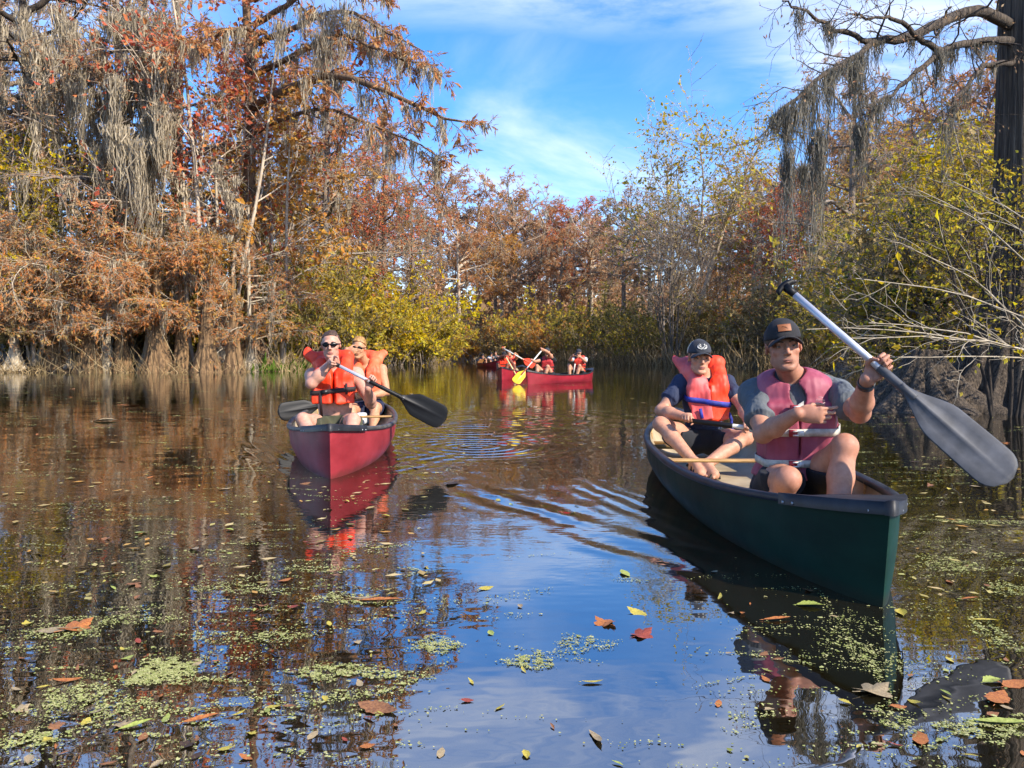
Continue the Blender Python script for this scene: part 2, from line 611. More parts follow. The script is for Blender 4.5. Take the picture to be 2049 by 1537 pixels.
# ---------------------------------------------------------------- people
def head_prims(c, H, s=1.0, jaw=1.0):
    """c = head centre, H = rows right / forward / up"""
    def q(r, f, u): return c + s * (r * H[0] + f * H[1] + u * H[2])
    def e(p, rad, k, **kw): return ell(q(*p), [x * s for x in rad], H, k * s, **kw)
    ps = [e((0, -.012, .032), (.074, .094, .087), .01),
          e((0, .026, -.035), (.060 * jaw, .063, .086), .022),
          e((0, .036, -.078), (.047 * jaw, .048, .036), .02),
          cone(q(-.045 * jaw, .0, -.07), q(-.015, .072, -.102), .016 * s, .016 * s, .02 * s),
          cone(q(.045 * jaw, .0, -.07), q(.015, .072, -.102), .016 * s, .016 * s, .02 * s),
          e((0, .078, -.099), (.020, .016, .015), .016),
          e((.043, .060, -.022), (.021, .019, .017), .014), e((-.043, .060, -.022), (.021, .019, .017), .014),
          cone(q(-.036, .080, .024), q(.036, .080, .024), .012 * s, .012 * s, .012 * s),
          e((.033, .106, .003), (.019, .019, .012), .012, op='s'), e((-.033, .106, .003), (.019, .019, .012), .012, op='s'),
          cone(q(0, .088, .012), q(0, .112, -.029), .0085 * s, .0115 * s, .008 * s),
          e((.0125, .098, -.034), (.008, .010, .0075), .005), e((-.0125, .098, -.034), (.008, .010, .0075), .005),
          sph(q(.0075, .108, -.043), .0042 * s, .002 * s, op='s'), sph(q(-.0075, .108, -.043), .0042 * s, .002 * s, op='s'),
          e((0, .066, -.062), (.030, .020, .024), .016),
          e((0, .086, -.083), (.024, .008, .006), .010, op='s')]
    for g in (-1, 1):
        ps += [cone(q(g * .020, .085, .008), q(g * .033, .0905, .0115), .003 * s, .003 * s, .004 * s),
               cone(q(g * .033, .0905, .0115), q(g * .046, .081, .007), .003 * s, .003 * s, .004 * s)]
        ax = nrm(H[0] * g * 0.9 - H[1] * 0.42)
        Re = np.array([ax, nrm(np.cross(H[2], ax)), H[2]])
        ps += [ell(q(g * .077, -.006, .0), (.0085 * s, .019 * s, .032 * s), Re, .006 * s),
               ell(q(g * .088, -.002, .003), (.007 * s, .009 * s, .016 * s), Re, .004 * s, op='s')]
    return ps


def hand_prims(G, t, n, side, curl, s=1.0, fr=1.0, thumb=None, spread=0.0, wrist_off=None):
    """G = point the palm presses on, t = towards the thumb side, n = palm normal, side 'R'/'L'.
    curl = list of (bend1, bend2, bend3) for index..little finger in degrees. Returns prims and the wrist."""
    n = nrm(n); t = nrm(t - n * np.dot(t, n))
    d = np.cross(n, t) if side == 'R' else np.cross(t, n)
    pc = G - n * 0.016 * s                                # palm centre
    w = pc - d * 0.062 * s
    R = np.array([t, d, n])
    ps = [ell(pc - d * .005 * s, (.041 * s, .050 * s, .0155 * s), R, .008),
          cone(w, pc + d * .018 * s, .023 * s, .024 * s, .012, flat=(n, 0.66)),
          cone(pc + d * .032 * s + t * .028 * s, pc + d * .030 * s - t * .028 * s, .0125 * s, .0115 * s, .008),
          ell(pc - d * .028 * s + t * .022 * s + n * .008 * s, (.017 * s, .028 * s, .014 * s), R, .008),
          ell(pc - d * .026 * s - t * .026 * s + n * .006 * s, (.013 * s, .028 * s, .012 * s), R, .008)]
    LEN = [(.043, .026, .021), (.048, .030, .022), (.044, .028, .022), (.034, .021, .019)]
    OFF = [(.030, .036), (.010, .041), (-.010, .037), (-.029, .030)]
    for i in range(4):
        p = pc + t * OFF[i][0] * s + d * OFF[i][1] * s
        a = 0.0
        r = (.0092, .0096, .0092, .0080)[i] * s * fr
        dd = nrm(d + t * spread * (1.5 - i) / 1.5)
        for j in range(3):
            a += math.radians(curl[i][j])
            e = p + (math.cos(a) * dd + math.sin(a) * n) * LEN[i][j] * s
            r2 = r * (0.93 if j < 2 else 0.82)
            ps.append(cone(p, e, r, r2, .0025))
            p, r = e, r2
    b = pc - d * .034 * s + t * .026 * s + n * .004 * s
    if thumb is None: thumb = [(0.75, 0.55, 0.35), (0.35, 0.6, 0.7), (-0.25, 0.45, 0.85)]
    r = .0125 * s * fr
    for j, (ct, cd, cn) in enumerate(thumb):
        e = b + nrm(ct * t + cd * d + cn * n) * (.040, .031, .026)[j] * s
        r2 = r * (.86 if j < 2 else .8)
        ps.append(cone(b, e, r, r2, .005 if j == 0 else .0025))
        b, r = e, r2
    return ps, w, d


FIST = [(68, 86, 58), (72, 88, 58), (74, 88, 58), (76, 86, 56)]
LOOSE = [(18, 30, 18), (30, 38, 22), (38, 42, 25), (42, 42, 28)]
WRAP_THUMB = [(0.55, 0.55, 0.75), (-0.15, 0.55, 1.0), (-0.75, 0.3, 0.55)]


class Human:
    """one seated person; everything in world space"""
    def __init__(s, pel, face, up, head, hf, hu=(0, 0, 1), sc=1.0, bulk=1.0, vox=0.007, hvox=None, hsc=None, shrug=(0, 0)):
        s.vox, s.sc, s.bulk = vox, sc, bulk
        s.pel = np.asarray(pel, float)
        s.T = frame(np.asarray(face, float), np.asarray(up, float))
        s.T = frame(s.T[1], up) if False else np.array([s.T[0], np.cross(nrm(up), s.T[0]), nrm(up)])
        R, Fw, U = s.T
        s.hc = np.asarray(head, float)
        s.H = frame(hf, hu)
        s.hs = hsc or sc
        q = s.q
        b = bulk
        k = 0.035 * sc
        T = s.T
        m = sc
        s.torso = [ell(q(0, 0, .02), (.165 * m * b, .115 * m, .11 * m), T, k),
                   ell(q(0, .012, .17), (.142 * m * b, .105 * m, .16 * m), T, k),
                   ell(q(0, .0, .34), (.166 * m * b, .115 * m, .18 * m), T, k),
                   ell(q(0, -.005, .43), (.172 * m * b, .098 * m, .10 * m), T, k),
                   ell(q(.075, .078, .385), (.075 * m, .038 * m, .058 * m), T, k * .8),
                   ell(q(-.075, .078, .385), (.075 * m, .038 * m, .058 * m), T, k * .8)]
        s.sh = {'R': q(.182 * b, -.01, .440 + shrug[0]), 'L': q(-.182 * b, -.01, .440 + shrug[1])}
        nb = q(0, -.015, .49)
        hb = s.hc + s.hs * (-.012 * s.H[1] - .055 * s.H[2])
        s.nb = nb
        s.neck = [cone(nb, hb, .060 * m, .054 * m, k * .6)]
        for g in 'RL':
            s.neck.append(cone(nb + U * .045 * m, s.sh[g] + U * .012 * m, .040 * m, .040 * m, k * .8))
        s.arms, s.legs, s.hands = [], [], []
        s.upper = {}
        s.thigh = {}
        s.el, s.wr, s.kn, s.an = {}, {}, {}, {}

    def q(s, r, f, u):
        return s.pel + s.sc * (r * s.T[0] + f * s.T[1] + u * s.T[2])

    def arm(s, side, wrist, pole, l1=.295, l2=.265, muscle=1.0):
        m = s.sc
        a = s.sh[side]
        reach = np.linalg.norm(np.asarray(wrist) - a)
        l1, l2 = l1 * m, l2 * m
        if reach > (l1 + l2) * .99:
            f = reach / ((l1 + l2) * .985); l1 *= f; l2 *= f
        e, w = ik(a, wrist, l1, l2, pole)
        s.el[side], s.wr[side] = e, w
        mu = muscle
        mid = e + (w - e) * .33
        up = [sph(a, .059 * m * mu, .03), cone(a, e, .054 * m * mu, .041 * m * mu, .03)]
        out = nrm((a + e) / 2 - (a + w) / 2)
        bi = a + (e - a) * .5 - out * .012 * m
        up.append(ell(bi, (.048 * m * mu, .048 * m * mu, .085 * m), frame(out, e - a), .03))
        s.upper[side] = up
        s.arms += up + [sph(e + out * .006, .038 * m * mu, .02), cone(e, mid, .041 * m * mu, .046 * m * mu, .02), cone(mid, w, .046 * m * mu, .028 * m, .02)]
        return s

    def grip(s, side, G, axis_thumb, palm, pole, curl=None, thumb=None, muscle=1.0, spread=0.0, rad=0.016, fr=1.0):
        n = nrm(palm)
        ps, w, d = hand_prims(np.asarray(G, float) - n * rad, np.asarray(axis_thumb, float), n, side, curl or FIST, s.sc, fr, thumb if thumb is not None else (WRAP_THUMB if curl is None else None), spread)
        s.hands += ps
        s.arm(side, w, pole, muscle=muscle)
        return s

    def leg(s, side, ankle, pole, toe=(0, -1, -.15), l1=.43, l2=.43, big=1.0):
        m = s.sc
        h = s.q((.095 if side == 'R' else -.095) * s.bulk, .01, -.02)
        k, a = ik(h, ankle, l1 * m, l2 * m, pole)
        s.kn[side], s.an[side] = k, a
        s.thigh[side] = (h, k)
        c = k + (a - k) * .3
        back = nrm((h + a) / 2 - k)
        td = nrm(toe)
        s.legs += [cone(h, h + (k - h) * .5, .092 * m * big, .082 * m * big, .03), cone(h + (k - h) * .5, k, .082 * m * big, .056 * m, .03),
                   sph(k - back * .008 * m, .053 * m, .02),
                   cone(k, c + back * .012, .050 * m, .056 * m, .02), cone(c + back * .012, a, .056 * m, .036 * m, .02),
                   sph(a, .038 * m, .015),
                   cone(a - td * .05 * m + np.array([0, 0, -.045 * m]), a + td * .11 * m + np.array([0, 0, -.05 * m]), .032 * m, .034 * m, .02),
                   cone(a + td * .02 * m, a + td * .12 * m + np.array([0, 0, -.045 * m]), .034 * m, .026 * m, .03)]
        for i in range(5):
            sd = nrm(np.cross(td, (0, 0, 1))) * (1 if side == 'R' else -1)
            p = a + td * (.125 - .012 * i) * m + sd * (-.026 + .0145 * i) * m + np.array([0, 0, -.058 * m])
            s.legs.append(cone(p, p + td * .034 * m, .0125 * m if i == 0 else .009 * m, .0105 * m if i == 0 else .007 * m, .003))
        return s

    def body(s, mat, label, skin, stubble=None, group=None, jaw=1.0, lips='#a8625a', brow='#3a2a20', eyes='#3b2c22', brows=True, bare=True, lids=False):
        s.lid = HAIR('#%02x%02x%02x' % tuple(int(255 * min(1, (1.055 * (v * .72) ** (1 / 2.4) - .055))) for v in skin[:3]))
        prims = s.torso + s.neck + s.legs + s.arms + head_prims(s.hc, s.H, s.hs, jaw) + s.hands
        sk = np.array(skin[:3])
        H, hs = s.H, s.hs
        def q(r, f, u): return s.hc + hs * (r * H[0] + f * H[1] + u * H[2])
        red = sk * np.array([1.08, .80, .74])
        paint = [(q(.048, .06, -.02), .03, red, .5), (q(-.048, .06, -.02), .03, red, .5), (q(0, .11, -.028), .018, red, .5),
                 (q(.082, 0, 0), .03, red, .5), (q(-.082, 0, 0), .03, red, .5)]
        if stubble is not None:
            sb = np.array(stubble[:3])
            paint += [(q(0, .07, -.095), .052, sb, .45), (q(.045, .02, -.075), .045, sb, .4), (q(-.045, .02, -.075), .045, sb, .4), (q(0, .1, -.05), .02, sb, .35)]
        lp = np.array(C(lips)[:3])
        for g in 'RL':
            if g in s.kn: paint.append((s.kn[g], .075 * s.sc, red, .35))
            if g in s.el: paint.append((s.el[g], .05 * s.sc, red, .35))
            if g in s.wr: paint.append((s.wr[g], .12 * s.sc, red, .25))
        if bare:
            for g in (-1, 1):
                paint.append((s.q(g * .09, .112, .37), .014, sk * np.array([.75, .5, .45]), .8))
            paint.append((s.q(0, .118, .13), .012, sk * .35, .8))
        o = sdf_obj('person', prims, s.vox, mat, None, s.pel, paint=paint, base=sk, smooth=1)
        tag(o, label, 'person', group)
        s.obj = o
        if brows:
            hp = head_prims(s.hc, s.H, s.hs, jaw)
            lo, hi = prim_bounds(hp); fld = Field(lo, hi, .0035)
            for p in hp: fld.put(p)

            def face(r, u, off=0.0):
                """the skin point at (r, u) seen from the front"""
                ff = np.arange(.135, .0, -.0015)
                pt = np.array([q(r, x, u) for x in ff])
                ix = np.clip(np.round((pt - fld.lo) / fld.vox).astype(int), 0, np.array(fld.F.shape) - 1)
                v = fld.F[ix[:, 0], ix[:, 1], ix[:, 2]]
                x = ff[np.argmax(v < .0005)]
                return q(r, x + off, u)
            for g in (-1, 1):
                mb = MB()
                mb.tube([face(g * .013, .0205), face(g * .022, .0245), face(g * .033, .0265), face(g * .048, .0215)], [.0032 * hs, .0045 * hs, .0042 * hs, .0022 * hs], 6)
                mb.build('eyebrow', HAIR(brow), o, s.pel)
            rr_ = np.linspace(-.0235, .0235, 9)
            arch = lambda x, a, b: a * (1 - (x / .0235) ** 2) + b * (1 - min(1, abs(x) / .009))
            mo = MB(); mo.tube([face(x, -.0655, .0008) for x in rr_], [.0010 * hs] + [.0017 * hs] * 7 + [.0010 * hs], 6)
            mo = mo.build('mouth', HAIR('#2a1210'), o, s.pel)
            for (u0, w_, a_, nm) in ((-.0655, .0030, .0036, 'lip'), (-.0655, .0040, -.0052, 'lip')):
                lb = MB(); lb.tube([face(x, u0 + arch(x, a_, 0), -.0014) for x in rr_], [.0012 * hs] + [w_ * hs * (1 - .5 * (abs(x) / .0235) ** 2) for x in rr_[1:-1]] + [.0012 * hs], 8)
                lb.build(nm, HAIR(lips), mo, s.pel)
            if lids:
                for g in (-1, 1):
                    c = q(g * .033, .0748, .0025); r = .0118 * hs
                    for (e0, e1) in ((18, 88), (-88, -24)):
                        az, ev = np.radians(np.linspace(-80, 80, 13)), np.radians(np.linspace(e0, e1, 6))
                        sl = np.radians(6)
                        G = np.array([[c + r * (math.cos(y) * (math.sin(x) * H[0] + math.cos(x) * H[1]) + math.sin(y - sl * g * math.sin(x) * 0) * H[2]) for x in az] for y in ev])
                        mb = MB(); mb.grid(G)
                        mb.build('eyelid', s.lid, o, s.pel)
        return o

    def eyes(s, iris='#2c2018'):
        H, hs = s.H, s.hs
        def q(r, f, u): return s.hc + hs * (r * H[0] + f * H[1] + u * H[2])
        for g in (-1, 1):
            mb = MB()
            c = q(g * .033, .0748, .0025); r = .0106 * hs
            a, b = np.linspace(0, 2 * PI, 13)[:-1], np.linspace(0, PI, 9)
            G = np.array([[c + r * (math.sin(y) * (math.cos(x) * H[0] + math.sin(x) * H[2]) + math.cos(y) * H[1]) for x in a] for y in b])
            mb.grid(G, True)
            e = mb.build('eye', MATS['eye_white'], s.obj, s.pel)
            mb = MB()
            r2 = r * 1.05
            b = np.linspace(0, math.radians(30), 5)
            G = np.array([[c + r2 * (math.sin(y) * (math.cos(x) * H[0] + math.sin(x) * H[2]) + math.cos(y) * H[1]) for x in a] for y in b])
            mb.grid(G, True)
            mb.build('iris', HAIR(iris), e, s.pel)

    # ------------------------------------------------------------ clothes
    def child(s, name, prims, mat, clips=(), warp=None, vox=None, smooth=1, label=None, parent=None):
        o = sdf_obj(name, prims, vox or s.vox, mat, parent or s.obj, s.pel, clips, warp, smooth)
        if o is not None and label: o['label'] = label
        return o

    def shirt(s, mat, name='t_shirt', sleeve=.62, infl=.010, warp=(.005, 44, 3, (1.3, 1.3, .7)), hem=-.02):
        m = s.sc
        ps = [inflate(p, infl * m) for p in s.torso] + [inflate(p, (infl + .004) * m) for p in s.neck[1:]]
        for g in 'RL':
            a = s.sh[g]; e = s.el[g]
            ps += [inflate(p, (infl + .005) * m) for p in s.upper[g][:1]]
            ps += [inflate(s.upper[g][2], .010 * m)] if sleeve > .5 else []
            ps.append(ccone(a, a + (e - a) * sleeve, .066 * m, .071 * m, .03))
        cut = [cone(s.nb + s.T[1] * .012 * m, s.nb + s.T[2] * .12 * m + s.T[1] * .035 * m, .071 * m, .085 * m, .006, op='s')]
        return s.child(name, ps + cut, mat, [plane_clip(s.q(0, 0, hem), -s.T[2])], warp)

    def shorts(s, mat, hem=.68, infl=.019, warp=(.010, 26, 5), name='shorts', top=.10, loose=1.0):
        m = s.sc
        ps = [inflate(p, infl * m) for p in s.torso[:2]]
        for g in 'RL':
            h, k = s.thigh[g]
            ps += [ccone(h, h + (k - h) * hem, .105 * m * loose, .100 * m * loose, .035), sph(h, .105 * m, .03)]
        cl = plane_clip(s.q(0, 0, top), s.T[2])
        hk = (s.thigh['R'], s.thigh['L'])
        def fn(X, Y, Z):
            d = cl(X, Y, Z)
            return d
        return s.child(name, ps, mat, [fn], warp)

    def cap(s, mat, brim_mat=None, tilt=0.0, name='cap', patch=None, lift=0.0, back_mat=None, brim_tilt=0.0):
        H, hs = s.H, s.hs
        f2 = nrm(H[1] * math.cos(tilt) + H[2] * math.sin(tilt))
        K = frame(f2, H[2])
        c = s.hc + hs * (-.012 * H[1] + (.036 + lift) * H[2])
        vox = min(s.vox, .006)
        dome = [ell(c, (.085 * hs, .104 * hs, .100 * hs), K, .01), ell(c + K[1] * .02 * hs + K[2] * .025 * hs, (.074 * hs, .078 * hs, .078 * hs), K, .02)]
        dm = s.child('cap_crown' if False else name, dome, mat, [plane_clip(c, -K[2])], (.002, 60, 1), vox)
        def brim(r, f, u):
            uu = u + 7.0 * r * r / hs + .10 * np.maximum(f - .06 * hs, 0)
            return np.maximum(np.abs(uu) - .0045 * hs, (np.sqrt((r / (.079 * hs)) ** 2 + ((f - .075 * hs) / (.098 * hs)) ** 2) - 1) * .07)
        fb = nrm(K[1] * math.cos(brim_tilt) + K[2] * math.sin(brim_tilt))
        B = frame(fb, K[2])
        b = s.child('cap_brim', [fnp(c + K[2] * .008 * hs, B, brim, .2 * hs)], brim_mat or mat, [plane_clip(c + K[1] * .05 * hs, -K[1])], None, min(vox, .004), parent=dm)
        bt = MB(); bt.tube([c + K[2] * .098 * hs, c + K[2] * .104 * hs], [.008 * hs, .005 * hs], 8)
        bt.build('cap_button', mat, dm, s.pel)
        if back_mat:
            s.child('cap_mesh_back', [inflate(p, .0015) for p in dome], back_mat, [plane_clip(c, -K[2]), plane_clip(c + K[1] * .012 * hs, K[1]), ], None, vox, parent=dm)
        s.capK = (c, K, dm)
        return dm

    def cap_point(s, r, u):
        """a point on the front of the cap crown"""
        c, K, _ = s.capK
        hs = s.hs
        best = None
        c2 = c + K[1] * .02 * hs + K[2] * .025 * hs
        fs = []
        for cc, rad in ((c, (.085, .104, .100)), (c2, (.074, .078, .078))):
            o = cc - c
            rr, uu = (r * hs - o @ K[0]) / (rad[0] * hs), (u * hs - o @ K[2]) / (rad[2] * hs)
            v = 1 - rr * rr - uu * uu
            if v > 0: fs.append(o @ K[1] + rad[1] * hs * math.sqrt(v))
        f = max(fs) + .0075
        return c + K[0] * r * hs + K[1] * f + K[2] * u * hs

    def hair(s, mat, infl=.009, line=1.0, top=0.0):
        H, hs = s.H, s.hs
        c = s.hc
        ps = [ell(c + hs * (-.014 * H[1] + (.034 + top) * H[2]), ((.074 + infl) * hs, (.094 + infl) * hs, (.087 + infl + top) * hs), H, .01)]
        def cut(X, Y, Z):
            x, y, z = X - c[0], Y - c[1], Z - c[2]
            f = x * H[1, 0] + y * H[1, 1] + z * H[1, 2]
            u = x * H[2, 0] + y * H[2, 1] + z * H[2, 2]
            return -(-(f / hs - .070) * .8 + (u / hs - .062 * line) * 1.25) * .6
        return s.child('hair', ps, mat, [cut], (.006, 90, 7, (1, 1, .5)), min(s.vox, .006))

    def sunglasses(s, mat, wrap=1.0):
        H, hs = s.H, s.hs
        def q(r, f, u): return s.hc + hs * (r * H[0] + f * H[1] + u * H[2])
        ps = []
        for g in (-1, 1):
            ax = nrm(H[1] + g * .42 * H[0])
            K = frame(ax, H[2])
            ps.append(ell(q(g * .034, .096, .004), (.031 * hs, .006 * hs, .0185 * hs), K, .002))
            ps.append(cone(q(g * .062, .078, .010), q(g * .083, .0, .012), .0045 * hs, .004 * hs, .003))
            ps.append(cone(q(g * .055, .088, .009), q(g * .066, .074, .010), .007 * hs, .005 * hs, .003))
        ps.append(cone(q(-.014, .106, .010), q(.014, .106, .010), .004 * hs, .004 * hs, .003))
        return s.child('sunglasses', ps, mat, (), None, min(s.vox, .0035))

    def bracelet(s, name, side, mat, off=.045, w=.016, r=.033, face=None, fmat=None):
        e, wr = s.el[side], s.wr[side]
        d = nrm(wr - e)
        c = wr - d * off * s.sc
        mb = MB()
        u = nrm(np.cross(d, (0.3, 0.2, 1.0))); v = np.cross(d, u)
        G = []
        for (rr, h) in ((r - .004, -w / 2), (r, -w / 2), (r + .002, 0), (r, w / 2), (r - .004, w / 2), (r - .004, -w / 2)):
            G.append([c + d * h + rr * (math.cos(a) * u + math.sin(a) * v) for a in np.linspace(0, 2 * PI, 21)[:-1]])
        mb.grid(np.array(G), True)
        o = mb.build(name, mat, s.obj, s.pel)
        if face is not None:
            f = nrm(np.asarray(face) - d * np.dot(face, d))
            mb = MB()
            mb.tube([c + f * (r - .002), c + f * (r + .009)], [.019, .0175], 14)
            mb.build('watch_face', fmat, o, s.pel)
        return o

    def keyhole_jacket(s, mat, strap_mat, strap_h=.235, panel_mats=None, length=.235, twist=(0.0, 0.0), wing=(1.0, 1.0), label=None, slide=(0.0, 0.0), drop=0.0, buckle=True):
        """orange horseshoe life jacket: two thick front panels and a puffy collar round the neck"""
        m = s.sc
        R, Fw, U = s.T
        objs = []
        for i, g in enumerate((1, -1)):
            tw = twist[i]
            r2 = nrm(R * math.cos(tw) + U * math.sin(tw)); u2 = nrm(U * math.cos(tw) - R * math.sin(tw))
            lean = .10
            K = np.array([nrm(r2 - g * .22 * Fw), nrm(Fw + g * .22 * R + U * lean), nrm(u2 - lean * Fw)])
            c = s.q(g * .088 + slide[i], .148, .340 - drop)
            top = s.q(g * .082, .125, .455)
            ps = [rbox(c, (.066 * m, .028 * m, length * .52 * m), K, .012 * m, .012),
                  rbox(c - K[2] * .03 * m, (.072 * m, .034 * m, length * .44 * m), K, .011 * m, .012),
                  cone(c + K[2] * .10 * m, top, .066 * m, .064 * m, .03, flat=(Fw, .7)),
                  cone(top, s.q(g * .105, .02, .535), .064 * m, .058 * m, .03),
                  cone(s.q(g * .105, .02, .535), s.q(g * .110, -.085, .585), .058 * m, .062 * m, .03)]
            w = wing[i]
            if w > 0:
                fx = nrm(Fw * .9 + U * .3)
                ps += [cone(s.q(g * .105, -.03, .545), s.q(g * (.125 + .085 * w), -.06, .575 + .05 * w), .082 * m, .030 * m, .03, flat=(fx, .5)),
                       cone(s.q(g * .105, -.06, .585), s.q(g * (.12 + .085 * w), -.07, .60 + .045 * w), .055 * m, .024 * m, .03, flat=(fx, .6))]
            ps.append(cone(s.q(g * .110, -.085, .585), s.q(0, -.125, .60), .062 * m, .062 * m, .03, flat=(Fw, .8)))
            lim = s.q(0, 0, 0)
            cl = [plane_clip(s.q(-g * .001 + slide[i] * .5, 0, 0), -R * g)] if abs(tw) < .05 else [plane_clip(s.q(0, -.05, 0), Fw * -1 - R * g) if False else plane_clip(s.q(-g * .10, 0, 0), -R * g)]
            mt = panel_mats[i] if panel_mats else mat
            objs.append((ps, mt, cl))
        root = None
        for ps, mt, cl in objs:
            o = s.child('life_jacket' if root is None else 'jacket_side', ps + [cone(s.nb, s.hc, .062 * m, .064 * m, .01, op='s')], mt, cl, (.007, 38, 11, (1, 1, 1.6)), min(s.vox, .0065), parent=root)
            if root is None: root = o
        if label: root['label'] = label
        if strap_mat:
            allp = s.torso + [p for o_ in objs for p in o_[0]]
            s.strap_on(allp, strap_mat, strap_h, .020, root, slope=-.02 if buckle else .03, warp=(.010, 38, 11, (1, 1, 1.6)))
            fr = s.last_front
            if buckle:
                K = np.array([R, Fw, U])
                mb = MB(); mb.box(fr(70), K, (.026 * m, .009 * m, .018 * m))
                mb.build('buckle', MATS['black_plastic'], root, s.pel)
                mb = MB(); mb.tube([fr(62), fr(62) - U * .10 * m, fr(62) - U * .21 * m - Fw * .05 * m], .012 * m, 6, True, (Fw, .25))
                mb.build('strap_end', strap_mat, root, s.pel)
                mb = MB(); mb.tube([fr(118) + U * .055 * m + Fw * .004, fr(118) - U * .04 * m + Fw * .004], .011 * m, 6, True, (Fw, .3))
                mb.build('strap_keeper', strap_mat, root, s.pel)
        return root

    def strap_on(s, prims, mat, h, half, parent, span=None, slope=0.0, off=.003, name='strap', warp=None, thick=.004):
        """a flat strap lying on the outside of PRIMS at height h above the pelvis; span = angles (0 = person's right, 90 = front)"""
        lo, hi = prim_bounds(prims)
        f = Field(lo, hi, .009)
        for p in prims: f.put(p)
        if warp: f.warp(*warp)
        m = s.sc
        a0, a1 = span or (0, 360)
        n = max(8, int((a1 - a0) / 5))
        an = np.radians(np.linspace(a0, a1, n + 1))
        if span is None: an = an[:-1]
        rows = []
        for dz in (-half, half):
            r_ = []
            for a in an:
                d = math.cos(a) * s.T[0] + math.sin(a) * s.T[1]
                c = s.q(0, 0.02, h + dz + slope * math.cos(a))
                rr = np.arange(.34, .05, -.004) * m
                pt = c[None] + rr[:, None] * d[None]
                ix = (pt - f.lo) / f.vox
                i0 = np.clip(np.floor(ix).astype(int), 0, np.array(f.F.shape) - 2); w = np.clip(ix - i0, 0, 1)
                v = 0
                for i in (0, 1):
                    for j in (0, 1):
                        for k in (0, 1):
                            v = v + f.F[i0[:, 0] + i, i0[:, 1] + j, i0[:, 2] + k] * np.abs(1 - i - w[:, 0]) * np.abs(1 - j - w[:, 1]) * np.abs(1 - k - w[:, 2])
                hit = np.argmax(v < 0) if (v < 0).any() else len(rr) - 1
                r_.append(rr[hit] + (.004 * m * float(np.clip(v[hit] / (v[hit] - v[hit - 1] + 1e-9), 0, 1)) if hit > 0 else 0))
            rows.append(np.array(r_))
        R_ = np.maximum(rows[0], rows[1])
        for _ in range(3):
            if span is None: R_ = np.maximum(R_, .5 * (np.roll(R_, 1) + np.roll(R_, -1)))
            else: R_[1:-1] = np.maximum(R_[1:-1], .5 * (R_[:-2] + R_[2:]))
        G = []
        for (o, dz) in ((0, -half), (thick, -half), (thick, half), (0, half), (0, -half)):
            G.append([s.q(0, .02, h + dz + slope * math.cos(a)) + (r + off + o) * (math.cos(a) * s.T[0] + math.sin(a) * s.T[1]) for a, r in zip(an, R_)])
        mb = MB(); mb.grid(np.array(G), span is None)
        i = int(np.argmin(np.abs(an - PI / 2)))
        s.last_front = lambda deg: (lambda j: s.q(0, .02, h + slope * math.cos(an[j])) + (R_[j] + off + thick) * (math.cos(an[j]) * s.T[0] + math.sin(an[j]) * s.T[1]))(int(np.argmin(np.abs(an - math.radians(deg)))))
        return mb.build(name, mat, parent, s.pel)

    def belt(s, mat, h, half, parent, bulge=.17, wid=.19, dip=0.0, name='strap', back=.12):
        """a flat strap round the chest (superellipse loop)"""
        m = s.sc
        n = 48
        G = []
        for (off, dz) in ((0, -half), (.004, -half), (.004, half), (0, half), (0, -half)):
            row = []
            for a in np.linspace(0, 2 * PI, n + 1)[:-1]:
                ca, sa = math.cos(a), math.sin(a)
                e = 2 / 3.2
                f = (bulge if sa > 0 else back) + off
                row.append(s.q((wid + off) * np.sign(ca) * abs(ca) ** e, f * np.sign(sa) * abs(sa) ** e, h + dz + dip * ca))
            G.append(row)
        mb = MB(); mb.grid(np.array(G), True)
        return mb.build(name, mat, parent, s.pel)


_hm = {}
def HAIR(h):
    if h not in _hm: _hm[h] = surf('tint_' + h[1:], C(h), rough=.6)
    return _hm[h]
# ---------------------------------------------------------------- canoes and paddles
def canoe_shape(L, B, zm, ze):
    def half(u): return B * (1 - np.abs(u) ** 2.5) ** 0.80
    def sheer(u): return zm + (ze - zm) * np.abs(u) ** 3.2
    return half, sheer


